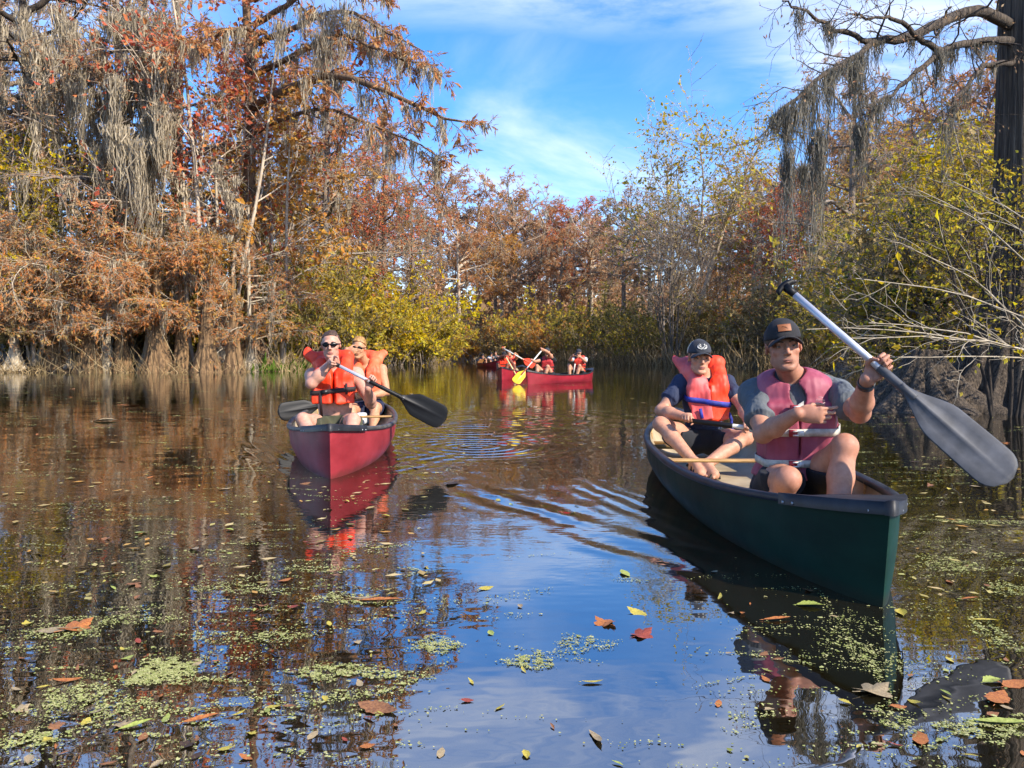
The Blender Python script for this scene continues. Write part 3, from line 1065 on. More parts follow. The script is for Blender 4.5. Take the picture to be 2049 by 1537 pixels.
def make_canoe(bow, stern, B, zm, ze, hull_mat, label, inner_mat, rim_mat, group=None, detail=True, deck_mat=None, floor=.035, thw=(.02,), seats=(-.52, .50), seat_z=.15, rake=.045, keelcolor=None, crease=True):
    """bow / stern: stem positions on the waterline (x, y)"""
    bow, stern = np.array(bow, float), np.array(stern, float)
    ctr = (bow + stern) / 2
    ax = nrm(bow - stern); L = np.linalg.norm(bow - stern)
    sd = np.array([ax[1], -ax[0]])              # canoe's own side: bow direction's right
    root = empty('canoe', (ctr[0], ctr[1], 0))
    tag(root, label, 'canoe', group)
    org = np.array([ctr[0], ctr[1], 0])
    half, sheer = canoe_shape(L, B, zm, ze)

    def W(u, v, z):
        """u -1..1 (bow=+1), v sideways metres, z"""
        return np.array([ctr[0] + ax[0] * u * L / 2 + sd[0] * v, ctr[1] + ax[1] * u * L / 2 + sd[1] * v, z])
    nu, ns = 49, 11
    us = np.sin(np.linspace(-PI / 2, PI / 2, nu))
    zb = -.11

    def section(u, inset, zbot, n):
        b, zt = float(half(u)), float(sheer(u))
        rk = np.sign(u) * abs(u) ** 10 * rake
        pts = []
        for t in np.linspace(-1, 1, 2 * n - 1):
            a = abs(t)
            # bottom flat, bilge round, sides nearly upright with a slight tumblehome crease
            ex = 2.0 / 3.4
            ang = a * PI / 2
            y = np.sin(ang) ** ex
            z = 1 - np.cos(ang) ** (2.0 / 2.6)
            fl = 1.0 - .05 * (1 - z)
            if crease: fl += .018 * math.exp(-((z - .62) / .10) ** 2) * (1 - abs(u) ** 4)
            bb = b if inset == 0 else max(b - inset, b * .35)
            zz = zbot + (zt - zbot) * z
            pts.append(W(u, np.sign(t) * bb * y * fl, zz) + np.array([ax[0], ax[1], 0]) * rk * max(zz, -.05) / .35)
        return pts
    mb = MB(); mb.grid(np.array([section(u, 0, zb, ns) for u in us]))
    mb.build('hull', hull_mat, root, org)
    mb = MB(); mb.grid(np.array([section(u, .014, floor + .12 * abs(u) ** 6, ns) for u in us[1:-1]])[:, ::-1])
    mb.build('hull_interior', inner_mat, root, org)
    for g in (-1, 1):
        G = []
        for u in us:
            b, zt = float(half(u)), float(sheer(u))
            rk = np.sign(u) * abs(u) ** 10 * rake
            e = np.array([ax[0], ax[1], 0]) * rk
            o, i = b + .013, max(b - .030, .0)
            ring = [(o, zt - .022), (o + .003, zt - .008), (o - .004, zt + .006), (max(b - .006, 0), zt + .009), (i + .004 if i > 0 else 0, zt + .006), (i, zt - .004), (i, zt - .022)]
            G.append([W(u, g * v, z) + e for v, z in ring])
        mb = MB(); mb.grid(np.array(G), True)
        mb.build('gunwale', rim_mat, root, org)
    # deck plates with a turned-down lip
    for end in (1, -1):
        mb = MB()
        u0 = 1 - .40 / (L / 2)
        uu = np.linspace(u0, .9995, 10)
        G = []
        for u in uu:
            b, zt = float(half(u)), float(sheer(u))
            e = np.array([ax[0], ax[1], 0]) * (abs(u) ** 10 * rake) * end
            f = (u - u0) / (1 - u0)
            row = []
            for t in (-1.0, -1.0, -.97, -.5, 0, .5, .97, 1.0, 1.0):
                row.append([t, zt + .016 + .006 * (1 - t * t)])
            row[0][1] = row[-1][1] = zt - .030
            o = b + .021
            inn = np.clip(.30 * (1 - f * 3.2), 0, 1)
            G.append([W(u * end, t * o, z) + e + np.array([ax[0], ax[1], 0]) * end * (.012 * f) for t, z in row])
        # scooped inner edge
        first = []
        for p, t in zip(G[0], (-1, -1, -.97, -.5, 0, .5, .97, 1, 1)):
            first.append(p + np.array([ax[0], ax[1], 0]) * end * (.13 * (1 - t * t)))
        G[0] = first
        G[1] = [p + np.array([ax[0], ax[1], 0]) * end * (.095 * (1 - t * t)) for p, t in zip(G[1], (-1, -1, -.97, -.5, 0, .5, .97, 1, 1))]
        G[2] = [p + np.array([ax[0], ax[1], 0]) * end * (.06 * (1 - t * t)) for p, t in zip(G[2], (-1, -1, -.97, -.5, 0, .5, .97, 1, 1))]
        mb.grid(np.array(G))
        # rounded nose
        tip = G[-1]
        nose = [tip, [p + np.array([ax[0], ax[1], 0]) * end * .016 * (1 - abs(t)) for p, t in zip(tip, (-1, -1, -.9, -.5, 0, .5, .9, 1, 1))]]
        low = [np.array([p[0], p[1], float(sheer(.999)) - .032]) for p in nose[1]]
        mb.grid(np.array(nose + [low]))
        dk = mb.build('deck_plate', deck_mat or rim_mat, root, org)
        if detail and end == 1:
            for g in (-1, 1):
                for u in (u0 + .012, u0 + .035, .985):
                    b, zt = float(half(u)), float(sheer(u))
                    e = np.array([ax[0], ax[1], 0]) * (abs(u) ** 10 * rake)
                    r = MB(); r.tube([W(u, g * (b + .016), zt - .02) + e, W(u, g * (b + .026), zt - .02) + e], .006, 8)
                    r.build('rivet', MATS['steel'], dk, org)
    wood = MATS['ash_wood']
    for u in thw:
        b, zt = float(half(u)), float(sheer(u))
        G = []
        for t in np.linspace(-1, 1, 9):
            w = .030 + .012 * t * t
            row = []
            for a in np.linspace(0, 2 * PI, 13)[:-1]:
                p = W(u, t * (b - .014), zt - .020 + .012 * math.sin(a))
                row.append(p + np.array([ax[0], ax[1], 0]) * w * math.cos(a))
            G.append(row)
        mb = MB(); mb.grid(np.array(G), True); mb.build('thwart', wood, root, org)
    for u in seats:
        b = float(half(u)) - .05
        st = empty('seat', org * 0); st.parent = root
        for du in (-.115, .115):
            bb = float(half(u + du / (L / 2))) - .022
            mb = MB(); mb.tube([W(u + du / (L / 2), -bb, seat_z), W(u + du / (L / 2), bb, seat_z)], .018, 8)
            mb.build('seat_rail', wood, st, org)
            if detail:
                zt = float(sheer(u))
                for g in (-1, 1):
                    mb = MB(); mb.tube([W(u + du / (L / 2), g * bb, seat_z), W(u + du / (L / 2), g * bb, zt - .01)], .009, 6)
                    mb.build('seat_dowel', wood, st, org)
        for g in (-1, 1):
            mb = MB(); mb.box(W(u, g * (b * .62), seat_z), np.array([[sd[0], sd[1], 0], [ax[0], ax[1], 0], [0, 0, 1]]), (.016, .115, .013))
            mb.build('seat_side', wood, st, org)
        mb = MB(); mb.box(W(u, 0, seat_z + .006), np.array([[sd[0], sd[1], 0], [ax[0], ax[1], 0], [0, 0, 1]]), (b * .62, .11, .006))
        mb.build('seat_web', MATS['black_web'], st, org)
    root['_w'] = 1
    return root, W


def make_paddle(top, tip, blade_n, label, blade_mat, shaft_mat, sleeve=(0.0, 0.0), grip_mat=None, blade_len=.50, blade_w=.105, shaft_r=.0148, group=None, tgrip=True, sleeve_mat=None, grip_axis=None, r=.0148):
    """top = grip end, tip = blade end (world), blade_n = direction the blade faces"""
    top, tip = np.asarray(top, float), np.asarray(tip, float)
    ax = nrm(tip - top); L = np.linalg.norm(tip - top)
    n = nrm(np.asarray(blade_n, float) - ax * np.dot(blade_n, ax))
    w = np.cross(ax, n)
    org = (top + tip) / 2
    root = empty('paddle', org)
    tag(root, label, 'paddle', group)
    s0 = L - blade_len
    mb = MB(); mb.tube([top + ax * .03, top + ax * (s0 + .06)], shaft_r, 12)
    mb.build('shaft', shaft_mat, root, org)
    if sleeve[1] > sleeve[0]:
        mb = MB(); mb.tube([top + ax * sleeve[0], top + ax * (sleeve[0] + .006), top + ax * (sleeve[1] - .006), top + ax * sleeve[1]], [shaft_r + .001, shaft_r + .0028, shaft_r + .0028, shaft_r + .001], 12)
        mb.build('shaft_sleeve', sleeve_mat or blade_mat, root, org)
    # blade: outline half-width along its length, raised spine
    ts = np.linspace(0, 1, 26)
    def hw(t):
        up = np.clip(t / .42, 0, 1); up = up * up * (3 - 2 * up)
        dn = np.clip((1 - t) / .16, 0, 1)
        return (shaft_r * 1.05 + (blade_w - shaft_r) * up * (.90 + .10 * np.clip(t / .75, 0, 1))) * np.sqrt(1 - (1 - dn) ** 2.2 * .97)
    G = []
    cs = np.array([-1, -.93, -.55, -.22, -.10, 0, .10, .22, .55, .93, 1])
    for t in ts:
        h = float(hw(t))
        spine = (shaft_r + .003) * (1 - .82 * np.clip((t - .06) / .84, 0, 1))
        edge = .0025
        neck = np.clip(1 - t / .12, 0, 1)
        row = []
        for sgn in (1, -1):
            for c in (cs if sgn > 0 else cs[::-1][1:-1]):
                x = c * h
                sp = spine * math.exp(-(x / .016) ** 2) if t > .10 else spine * math.sqrt(max(0, 1 - min(1, abs(c)) ** 2)) * neck + spine * math.exp(-(x / .016) ** 2) * (1 - neck)
                z = sgn * max(sp, edge * (1 if abs(c) < 1 else 0)) + .012 * (1 - c * c) * t * (1 - t) * -1
                row.append(top + ax * (s0 + t * blade_len) + w * x + n * z)
        G.append(row)
    mb = MB(); mb.grid(np.array(G), True)
    k = len(G[0])
    mb.f.append(np.array([list(range(k))[::-1]])); mb.f.append(np.array([list(range((len(G) - 1) * k, len(G) * k))]))
    mb.build('blade', blade_mat, root, org)
    # grip
    ga = nrm(grip_axis - ax * np.dot(grip_axis, ax)) if grip_axis is not None else w
    if tgrip:
        mb = MB()
        pts = [top - ga * .052 + ax * .012, top - ga * .042 - ax * .002, top - ga * .02 - ax * .008, top - ax * .009, top + ga * .02 - ax * .008, top + ga * .042 - ax * .002, top + ga * .052 + ax * .012]
        mb.tube(pts, [.006, .0125, .0165, .018, .0165, .0125, .006], 10)
        mb.tube([top - ax * .004, top + ax * .03, top + ax * .06], [.021, .0185, .0168], 12)
        mb.build('grip', grip_mat or blade_mat, root, org)
    else:
        mb = MB(); mb.tube([top, top + ax * .004, top + ax * .05], [.012, .0175, .0175], 12)
        mb.build('grip', grip_mat or blade_mat, root, org)
    return root
# ---------------------------------------------------------------- water, bed of the river, banks
def water_material():
    m, nt, out = new_mat('water')
    N, L = nt.nodes.new, nt.links.new
    b = N('ShaderNodeBsdfPrincipled')
    b.inputs['Roughness'].default_value = 0.008
    b.inputs['IOR'].default_value = WATER_IOR
    tc = N('ShaderNodeTexCoord')
    gl_ = N('ShaderNodeBsdfGlossy'); gl_.inputs['Roughness'].default_value = 0.01
    mxs = N('ShaderNodeMixShader'); mxs.inputs[0].default_value = 0.20
    L(b.outputs[0], mxs.inputs[1]); L(gl_.outputs[0], mxs.inputs[2])
    L(mxs.outputs[0], out.inputs['Surface'])
    b.inputs['Base Color'].default_value = (*[x for x in C('#1a160b')[:3]], 1)
    pos = tc.outputs['Object']

    def math_(op, a, c=None):
        n = N('ShaderNodeMath'); n.operation = op
        for i, v in enumerate((a, c)):
            if v is None: continue
            if isinstance(v, (int, float)): n.inputs[i].default_value = v
            else: L(v, n.inputs[i])
        return n.outputs[0]

    def nz(sx, sy, rot, detail, off=0.0, dist=0.0):
        mp = N('ShaderNodeMapping'); mp.inputs['Scale'].default_value = (sx, sy, 1); mp.inputs['Rotation'].default_value = (0, 0, rot); mp.inputs['Location'].default_value = (off, off, 0)
        L(pos, mp.inputs[0])
        n = N('ShaderNodeTexNoise'); n.inputs['Scale'].default_value = 1; n.inputs['Detail'].default_value = detail; n.inputs['Distortion'].default_value = dist
        L(mp.outputs[0], n.inputs['Vector'])
        return n.outputs['Fac']
    sp = N('ShaderNodeSeparateXYZ'); L(pos, sp.inputs[0])
    X, Y = sp.outputs['X'], sp.outputs['Y']
    # slow swell, small ripple, and fine ripple that comes and goes in patches
    h = math_('MULTIPLY', nz(1.1, 1.9, .2, 1), .0048)
    h = math_('ADD', h, math_('MULTIPLY', nz(4.0, 7.0, -.15, 2, 3.3), .0013))
    pr = N('ShaderNodeMapRange'); pr.inputs[1].default_value = .45; pr.inputs[2].default_value = .70; L(nz(.35, .5, .4, 2, 7.7), pr.inputs[0])
    h = math_('ADD', h, math_('MULTIPLY', math_('MULTIPLY', nz(14, 30, .1, 2, 1.1), .0008), pr.outputs[0]))

    def rings(cx, cy, lam, amp, fall, inner=0.0):
        dx = math_('SUBTRACT', X, cx); dy = math_('SUBTRACT', Y, cy)
        r = math_('SQRT', math_('ADD', math_('MULTIPLY', dx, dx), math_('MULTIPLY', dy, dy)))
        s = math_('SINE', math_('ADD', math_('MULTIPLY', r, 2 * PI / lam), math_('MULTIPLY', nz(1.8, 1.8, 0, 1, cx), 3.0)))
        e = math_('EXPONENT', math_('MULTIPLY', math_('POWER', math_('DIVIDE', math_('ABSOLUTE', math_('SUBTRACT', r, inner)), fall), 2.0), -1.0))
        return math_('MULTIPLY', math_('MULTIPLY', s, e), amp)
    h = math_('ADD', h, rings(-.34, 7.25, .17, .0050, .75))
    h = math_('ADD', h, rings(-.50, 8.9, .24, .003, .9, .5))
    h = math_('ADD', h, rings(-.25, 10.6, .3, .0022, 1.2, .5))

    def wake(x0, y0, ang, lam, amp, width, length, along=0.0, start=0.0):
        """straight wave train leaving (x0,y0) along ANG, crests along that line"""
        ca, sa = math.cos(ang), math.sin(ang)
        dx = math_('SUBTRACT', X, x0); dy = math_('SUBTRACT', Y, y0)
        u = math_('ADD', math_('MULTIPLY', dx, ca), math_('MULTIPLY', dy, sa))
        v = math_('SUBTRACT', math_('MULTIPLY', dy, ca), math_('MULTIPLY', dx, sa))
        ph = math_('ADD', math_('MULTIPLY', v, 2 * PI / lam), math_('MULTIPLY', nz(.8, .8, 0, 3, x0), 11.0))
        e = math_('EXPONENT', math_('MULTIPLY', math_('POWER', math_('DIVIDE', math_('SUBTRACT', v, along), width), 2.0), -1.0))
        g = N('ShaderNodeMapRange'); g.interpolation_type = 'SMOOTHSTEP'; g.inputs[1].default_value = start; g.inputs[2].default_value = start + .5; L(u, g.inputs[0])
        g2 = N('ShaderNodeMapRange'); g2.interpolation_type = 'SMOOTHSTEP'; g2.inputs[1].default_value = length; g2.inputs[2].default_value = length * .45; L(u, g2.inputs[0])
        md = N('ShaderNodeMapRange'); md.inputs[1].default_value = .38; md.inputs[2].default_value = .66; L(nz(1.6, 1.6, .5, 3, x0 + 4), md.inputs[0])
        return math_('MULTIPLY', math_('MULTIPLY', math_('MULTIPLY', math_('SINE', ph), e), math_('MULTIPLY', math_('MULTIPLY', g.outputs[0], g2.outputs[0]), md.outputs[0])), amp)
    # bow waves of the green canoe (to its left) and of the red canoe (to its right)
    h = math_('ADD', h, wake(1.05, 2.9, math.radians(118), .26, .0075, .26, 5.0, .14))
    h = math_('ADD', h, wake(.90, 3.3, math.radians(106), .13, .0028, .22, 3.0, -.1))
    h = math_('ADD', h, wake(1.45, 2.75, math.radians(58), .14, .0060, .28, 3.0, .0))
    h = math_('ADD', h, wake(-1.20, 5.5, math.radians(62), .18, .0065, .30, 3.2, .0))
    h = math_('ADD', h, wake(-1.40, 5.5, math.radians(118), .15, .0040, .25, 3.0, .0))
    h = math_('ADD', h, wake(.3, 22.6, math.radians(100), .35, .010, .8, 4.5, .0))
    bp = N('ShaderNodeBump'); bp.inputs['Strength'].default_value = 1.0; bp.inputs['Distance'].default_value = 1.0
    L(h, bp.inputs['Height']); L(bp.outputs[0], b.inputs['Normal']); L(bp.outputs[0], gl_.inputs['Normal'])
    MATS['water'] = m
    return m


WATER_IOR = 3.0
water_material()
add_obj('water', [[-400, -120, 0], [400, -120, 0], [400, 700, 0], [-400, 700, 0]], np.array([[0, 1, 2, 3]]), MATS['water'], None, (0, 0, 0))
bpy.data.objects['water']['kind'] = 'structure'

# bank line: water edge on the left from near to far, round the bend, back down on the right
LEFT = [(-60, -60), (-42, -20), (-32, 10), (-26, 28), (-24, 36), (-18, 36.5), (-12.5, 37.5), (-12.3, 44), (-11.2, 56), (-9.9, 70), (-8.6, 100), (-9.5, 125), (-14, 150)]
RIGHT = [(-4, 150), (-1.6, 118), (.6, 96), (4.5, 80), (8.8, 66), (13.5, 52), (16.5, 45), (18.5, 37), (16.0, 30), (12.5, 22), (9.6, 15), (8.2, 11.5), (8.0, 6), (8.6, 0), (10, -20), (14, -60)]
WPOLY = np.array(LEFT + RIGHT, float)


def bank_dist(x, y):
    """signed distance to the river's edge, positive on land"""
    x, y = np.asarray(x, float), np.asarray(y, float)
    d = np.full(x.shape, 1e9); ins = np.zeros(x.shape, bool)
    n = len(WPOLY)
    for i in range(n):
        a, b = WPOLY[i], WPOLY[(i + 1) % n]
        ab = b - a
        t = np.clip(((x - a[0]) * ab[0] + (y - a[1]) * ab[1]) / (ab @ ab), 0, 1)
        d = np.minimum(d, np.hypot(x - a[0] - t * ab[0], y - a[1] - t * ab[1]))
        c = ((a[1] > y) != (b[1] > y)) & (x < (b[0] - a[0]) * (y - a[1]) / (b[1] - a[1] + 1e-12) + a[0])
        ins ^= c
    return np.where(ins, -d, d)


surf('leaf_litter', C('#2c2115'), C('#5a4527'), rough=.9, nscale=1.3, bump=.6, bscale=9, bdist=.05)
gx, gy = np.meshgrid(np.concatenate([np.linspace(-400, -70, 12), np.arange(-66, 67, 1.1), np.linspace(70, 400, 12)]), np.concatenate([np.linspace(-120, -20, 14), np.arange(-16, 130, 1.3), np.linspace(135, 700, 22)]), indexing='ij')
rs = np.random.RandomState(4)
bd = bank_dist(gx, gy)
wob = .5 * np.sin(gx * 1.1 + gy * .7) + .4 * np.sin(gx * .53 - gy * 1.3)
gz = np.clip((bd + wob * .6) * .16, -.6, .35) + np.clip(bd - 3, 0, 60) * .012 + .05 * np.sin(gx * 2.1) * np.sin(gy * 1.7)
mb = MB(); mb.grid(np.stack([gx, gy, gz], -1)); bank = mb.build('ground', MATS['leaf_litter'], None, (0, 0, 0))
bank['kind'] = 'structure'

# ---------------------------------------------------------------- vegetation
def bark(name, c1, c2, stretch=(3, 3, .5), nscale=3.0, bump=.8, bscale=7.0, bdist=.03):
    return surf(name, C(c1), C(c2), rough=.9, nscale=nscale, stretch=stretch, bump=bump, bscale=bscale, bdist=bdist)


bark('bark_grey', '#5a4f43', '#97897a')
bark('bark_pale', '#8f7e6a', '#cbbaa2', nscale=5)
bark('bark_brown', '#4a3626', '#84684c')
bark('bark_fluted', '#46331f', '#93744f', stretch=(7, 7, .35), nscale=2.2, bscale=4, bdist=.05)
bark('bark_dark', '#1d1712', '#463b30', stretch=(6, 6, .4), nscale=2.5, bscale=5, bdist=.04)
bark('bark_right', '#2b231b', '#7a6a58', stretch=(16, 16, .5), nscale=2.6, bscale=5, bdist=.06, bump=1.0)
bark('twig_pale', '#8f826d', '#b8ab94', nscale=4, bump=.2)
leaf_mat('leaf_russet', [C('#8c5c3a'), C('#a87048'), C('#b67e52'), C('#9a7452'), C('#c48c5c')], trans=.45)
leaf_mat('leaf_rust_grey', [C('#8c7458'), C('#a2805c'), C('#b08c66'), C('#98866c'), C('#aa7c5c')], trans=.45)
leaf_mat('leaf_orange', [C('#bd6636'), C('#cd7844'), C('#b96a40'), C('#b07a54'), C('#d88c54')], trans=.45, gain=1.6)
leaf_mat('leaf_red', [C('#9c4c3a'), C('#ac5c46'), C('#b06e44'), C('#bb7444'), C('#a0523e')], trans=.4)
leaf_mat('leaf_amber', [C('#a56e30'), C('#bd8238'), C('#ae7e3e'), C('#946a36'), C('#c89446')], trans=.4)
leaf_mat('leaf_yellow', [C('#a08428'), C('#b99a30'), C('#a2903c'), C('#857c34'), C('#ccaa3c')], trans=.45, gain=1.3)
leaf_mat('leaf_gold', [C('#b98f14'), C('#d3aa20'), C('#a88820'), C('#c79c18')], trans=.5)
leaf_mat('leaf_olive', [C('#746a38'), C('#8a7c40'), C('#988846'), C('#7a7042'), C('#a89450')], trans=.4, gain=1.12)
leaf_mat('leaf_green', [C('#26351a'), C('#3b4a22'), C('#4a5527'), C('#2f4220')], trans=.3)
leaf_mat('leaf_khaki', [C('#857550'), C('#958259'), C('#a08956'), C('#766848')], trans=.35)
leaf_mat('moss_grey', [C('#857a68'), C('#998d78'), C('#a89c86'), C('#786e5d')], trans=.3)
leaf_mat('moss_dark', [C('#56524a'), C('#68645a'), C('#787266'), C('#5e5a50')], trans=.25)
leaf_mat('grass_green', [C('#3f5a1c'), C('#56702a'), C('#6d7f36')], trans=.4)
leaf_mat('reed_tan', [C('#7d6a48'), C('#9a8560'), C('#b09a74'), C('#6a5a40')], trans=.2)
leaf_mat('litter_pale', [C('#8a7d4e'), C('#b0a468'), C('#c2ab7c'), C('#a08a5a'), C('#b98a4c')], trans=.1, gain=1.0)


def vnorm(a): return a / np.maximum(np.linalg.norm(a, axis=-1, keepdims=True), 1e-9)


def wander(rng, S, D, L, m, wig, grav=0.0, grav2=None):
    N = len(S)
    PT = np.zeros((N, m, 3)); PT[:, 0] = S
    d = vnorm(D); st = (L / (m - 1))[:, None]
    for i in range(1, m):
        g = grav if grav2 is None else grav + (grav2 - grav) * i / (m - 1)
        d = vnorm(d + wig * rng.normal(size=(N, 3)) + np.array([0, 0, 1.0]) * g)
        PT[:, i] = PT[:, i - 1] + d * st
    return PT


def taper(R0, m, end=.25): return R0[:, None] * np.linspace(1, end, m)[None, :] ** .8


def spawn(rng, PT, RD, k, t0, t1, ang, asd, flat=0.0, ratio=.6, even=True):
    """k children per parent: start, direction, radius, position t, parent index"""
    N, m = PT.shape[:2]
    t = (np.arange(k)[None, :] + rng.uniform(.1, .9, (N, k))) / k if even else rng.uniform(0, 1, (N, k))
    t = t0 + (t1 - t0) * t
    x = np.clip(t * (m - 1), 0, m - 1.001); i = x.astype(int); f = (x - i)[..., None]
    pi = np.repeat(np.arange(N)[:, None], k, 1)
    A, B = PT[pi, i], PT[pi, i + 1]
    S = A + (B - A) * f
    T = vnorm(B - A)
    rnd = rng.normal(size=S.shape)
    rnd[..., 2] *= (1 - flat)
    pe = vnorm(rnd - T * (rnd * T).sum(-1, keepdims=True))
    a = np.radians(ang + asd * rng.normal(size=t.shape))[..., None]
    D = np.cos(a) * T + np.sin(a) * pe
    R = (RD[pi, i] * (1 - f[..., 0]) + RD[pi, i + 1] * f[..., 0]) * ratio
    return S.reshape(-1, 3), D.reshape(-1, 3), R.ravel(), t.ravel(), pi.ravel()


def cards(rng, P0, D, Lm, Wm, spread=.6, droop=0.0, lsd=.35):
    """kite shaped leaves / sprays"""
    N = len(P0)
    a = vnorm(vnorm(D) + spread * rng.normal(size=(N, 3)) + np.array([0, 0, -droop]))
    s = vnorm(np.cross(a, rng.normal(size=(N, 3))))
    u = np.cross(a, s)
    l = (Lm * np.exp(lsd * rng.normal(size=N)))[:, None]; w = l * (Wm / Lm)
    c = .12 * l * rng.normal(size=(N, 1))
    V = np.stack([P0, P0 + a * l * .45 + s * w * .5 + u * c, P0 + a * l, P0 + a * l * .45 - s * w * .5 + u * c], 1)
    return V.reshape(-1, 3), np.arange(N * 4).reshape(N, 4)


def along(rng, PT, k, t0=0.15, t1=1.0):
    N, m = PT.shape[:2]
    t = t0 + (t1 - t0) * rng.uniform(0, 1, (N, k))
    x = np.clip(t * (m - 1), 0, m - 1.001); i = x.astype(int); f = (x - i)[..., None]
    pi = np.repeat(np.arange(N)[:, None], k, 1)
    A, B = PT[pi, i], PT[pi, i + 1]
    return (A + (B - A) * f).reshape(-1, 3), vnorm(B - A).reshape(-1, 3)


def moss_strips(rng, S, Lmean, strands, spread, width, m=6):
    """hanging tufts: S (n,3) hang points"""
    n = len(S)
    tl = Lmean * np.exp(.45 * rng.normal(size=n))
    P0 = np.repeat(S, strands, 0)
    off = rng.normal(size=(n * strands, 3)) * spread; off[:, 2] *= .35
    L = np.repeat(tl, strands) * rng.uniform(.2, 1.0, n * strands) * np.exp(-.5 * (np.hypot(off[:, 0], off[:, 1]) / (spread * 1.6)) ** 2)
    off[:, :2] *= 1.0
    PT = np.zeros((n * strands, m, 3)); PT[:, 0] = P0 + off
    drift = rng.normal(size=(n * strands, 3)) * .05; drift[:, 2] = 0
    inward = -off * .5; inward[:, 2] = 0
    for i in range(1, m):
        j = np.cumsum(rng.normal(size=(n * strands, 3)) * .05, 1) if False else rng.normal(size=(n * strands, 3)) * .075; j[:, 2] *= .6
        PT[:, i] = PT[:, 0] + np.array([0, 0, -1.0]) * (L * i / (m - 1))[:, None] + (drift + j) * (L * .5)[:, None] + inward * (i / (m - 1))
    a = rng.uniform(0, PI, n * strands)
    sd = np.stack([np.cos(a), np.sin(a), np.zeros_like(a)], 1)
    prof = np.array([.35, 1, .9, .7, .45, .06][:m]) if m == 6 else np.linspace(1, .1, m)
    w = width * np.exp(.3 * rng.normal(size=n * strands))
    Lf = PT + sd[:, None, :] * (w[:, None] * prof)[:, :, None]
    Rt = PT - sd[:, None, :] * (w[:, None] * prof)[:, :, None]
    V = np.stack([Lf, Rt], 2)
    i = np.arange(n * strands * m * 2).reshape(n * strands, m, 2)
    F = np.stack([i[:, :-1, 0], i[:, :-1, 1], i[:, 1:, 1], i[:, 1:, 0]], -1).reshape(-1, 4)
    return V.reshape(-1, 3), F


class Plant:
    def __init__(s, seed): s.rng = np.random.default_rng(seed); s.w, s.l, s.m = [], [], []
    def wood(s, PT, RD, sides):
        s.w.append(tube_arrays(PT, RD, sides))
    def leaf(s, VF): s.l.append(VF)
    def moss(s, VF): s.m.append(VF)
    @staticmethod
    def join(lst):
        V, F, n = [], [], 0
        for v, f in lst: V.append(v); F.append(f + n); n += len(v)
        return np.concatenate(V), np.concatenate(F)
    def meshes(s, name):
        o = {}
        if s.w: o['trunk'] = mesh_np(name + '_trunk', *s.join(s.w), smooth=True)
        if s.l: o['crown'] = mesh_np(name + '_crown', *s.join(s.l), smooth=False)
        if s.m: o['moss'] = mesh_np(name + '_moss', *s.join(s.m), smooth=False)
        return o


def fluted(H, r0, flare, flare_h, ribs, seed, lean=(0, 0), nz=26, na=60, wob=.02, top=.35, rel=None, start=-.5, amp=.20):
    """cypress trunk: buttressed ribbed base tapering into a straight bole"""
    rs = np.random.RandomState(seed)
    z = start + (H - start) * np.linspace(0, 1, nz) ** 1.7
    a = np.linspace(0, 2 * PI, na + 1)[:-1]
    ph = rs.uniform(0, 6, 4); k2 = ribs // 2 + 1
    G = []
    for i, zz in enumerate(z):
        q = max(zz, 0)
        e = math.exp(-q / flare_h)
        r = r0 * (1 - (1 - top) * q / H) + r0 * flare * e
        rib = (np.abs(np.sin(a * ribs / 2 + ph[0] + .5 * np.sin(2 * a + ph[1]) + .12 * q)) ** .7 - .55) * (.06 + amp * e) + .10 * e * np.sin(k2 * a + ph[2]) + .04 * np.sin(3 * a + ph[3] + q * .5) + .03 * rs.normal(size=na) * e
        rr = r * (1 + rib)
        cx = lean[0] * q + wob * math.sin(q * .5 + ph[1]) * q * .2; cy = lean[1] * q + wob * math.cos(q * .4 + ph[2]) * q * .2
        G.append(np.stack([cx + rr * np.cos(a), cy + rr * np.sin(a), np.full(na, zz)], 1))
    G = np.array(G)
    idx = np.arange(nz * na).reshape(nz, na); idx = np.concatenate([idx, idx[:, :1]], 1)
    F = np.stack([idx[:-1, :-1], idx[:-1, 1:], idx[1:, 1:], idx[1:, :-1]], -1).reshape(-1, 4)
    return G.reshape(-1, 3), F, np.array([G[:, :, 0].mean(1), G[:, :, 1].mean(1), z]).T


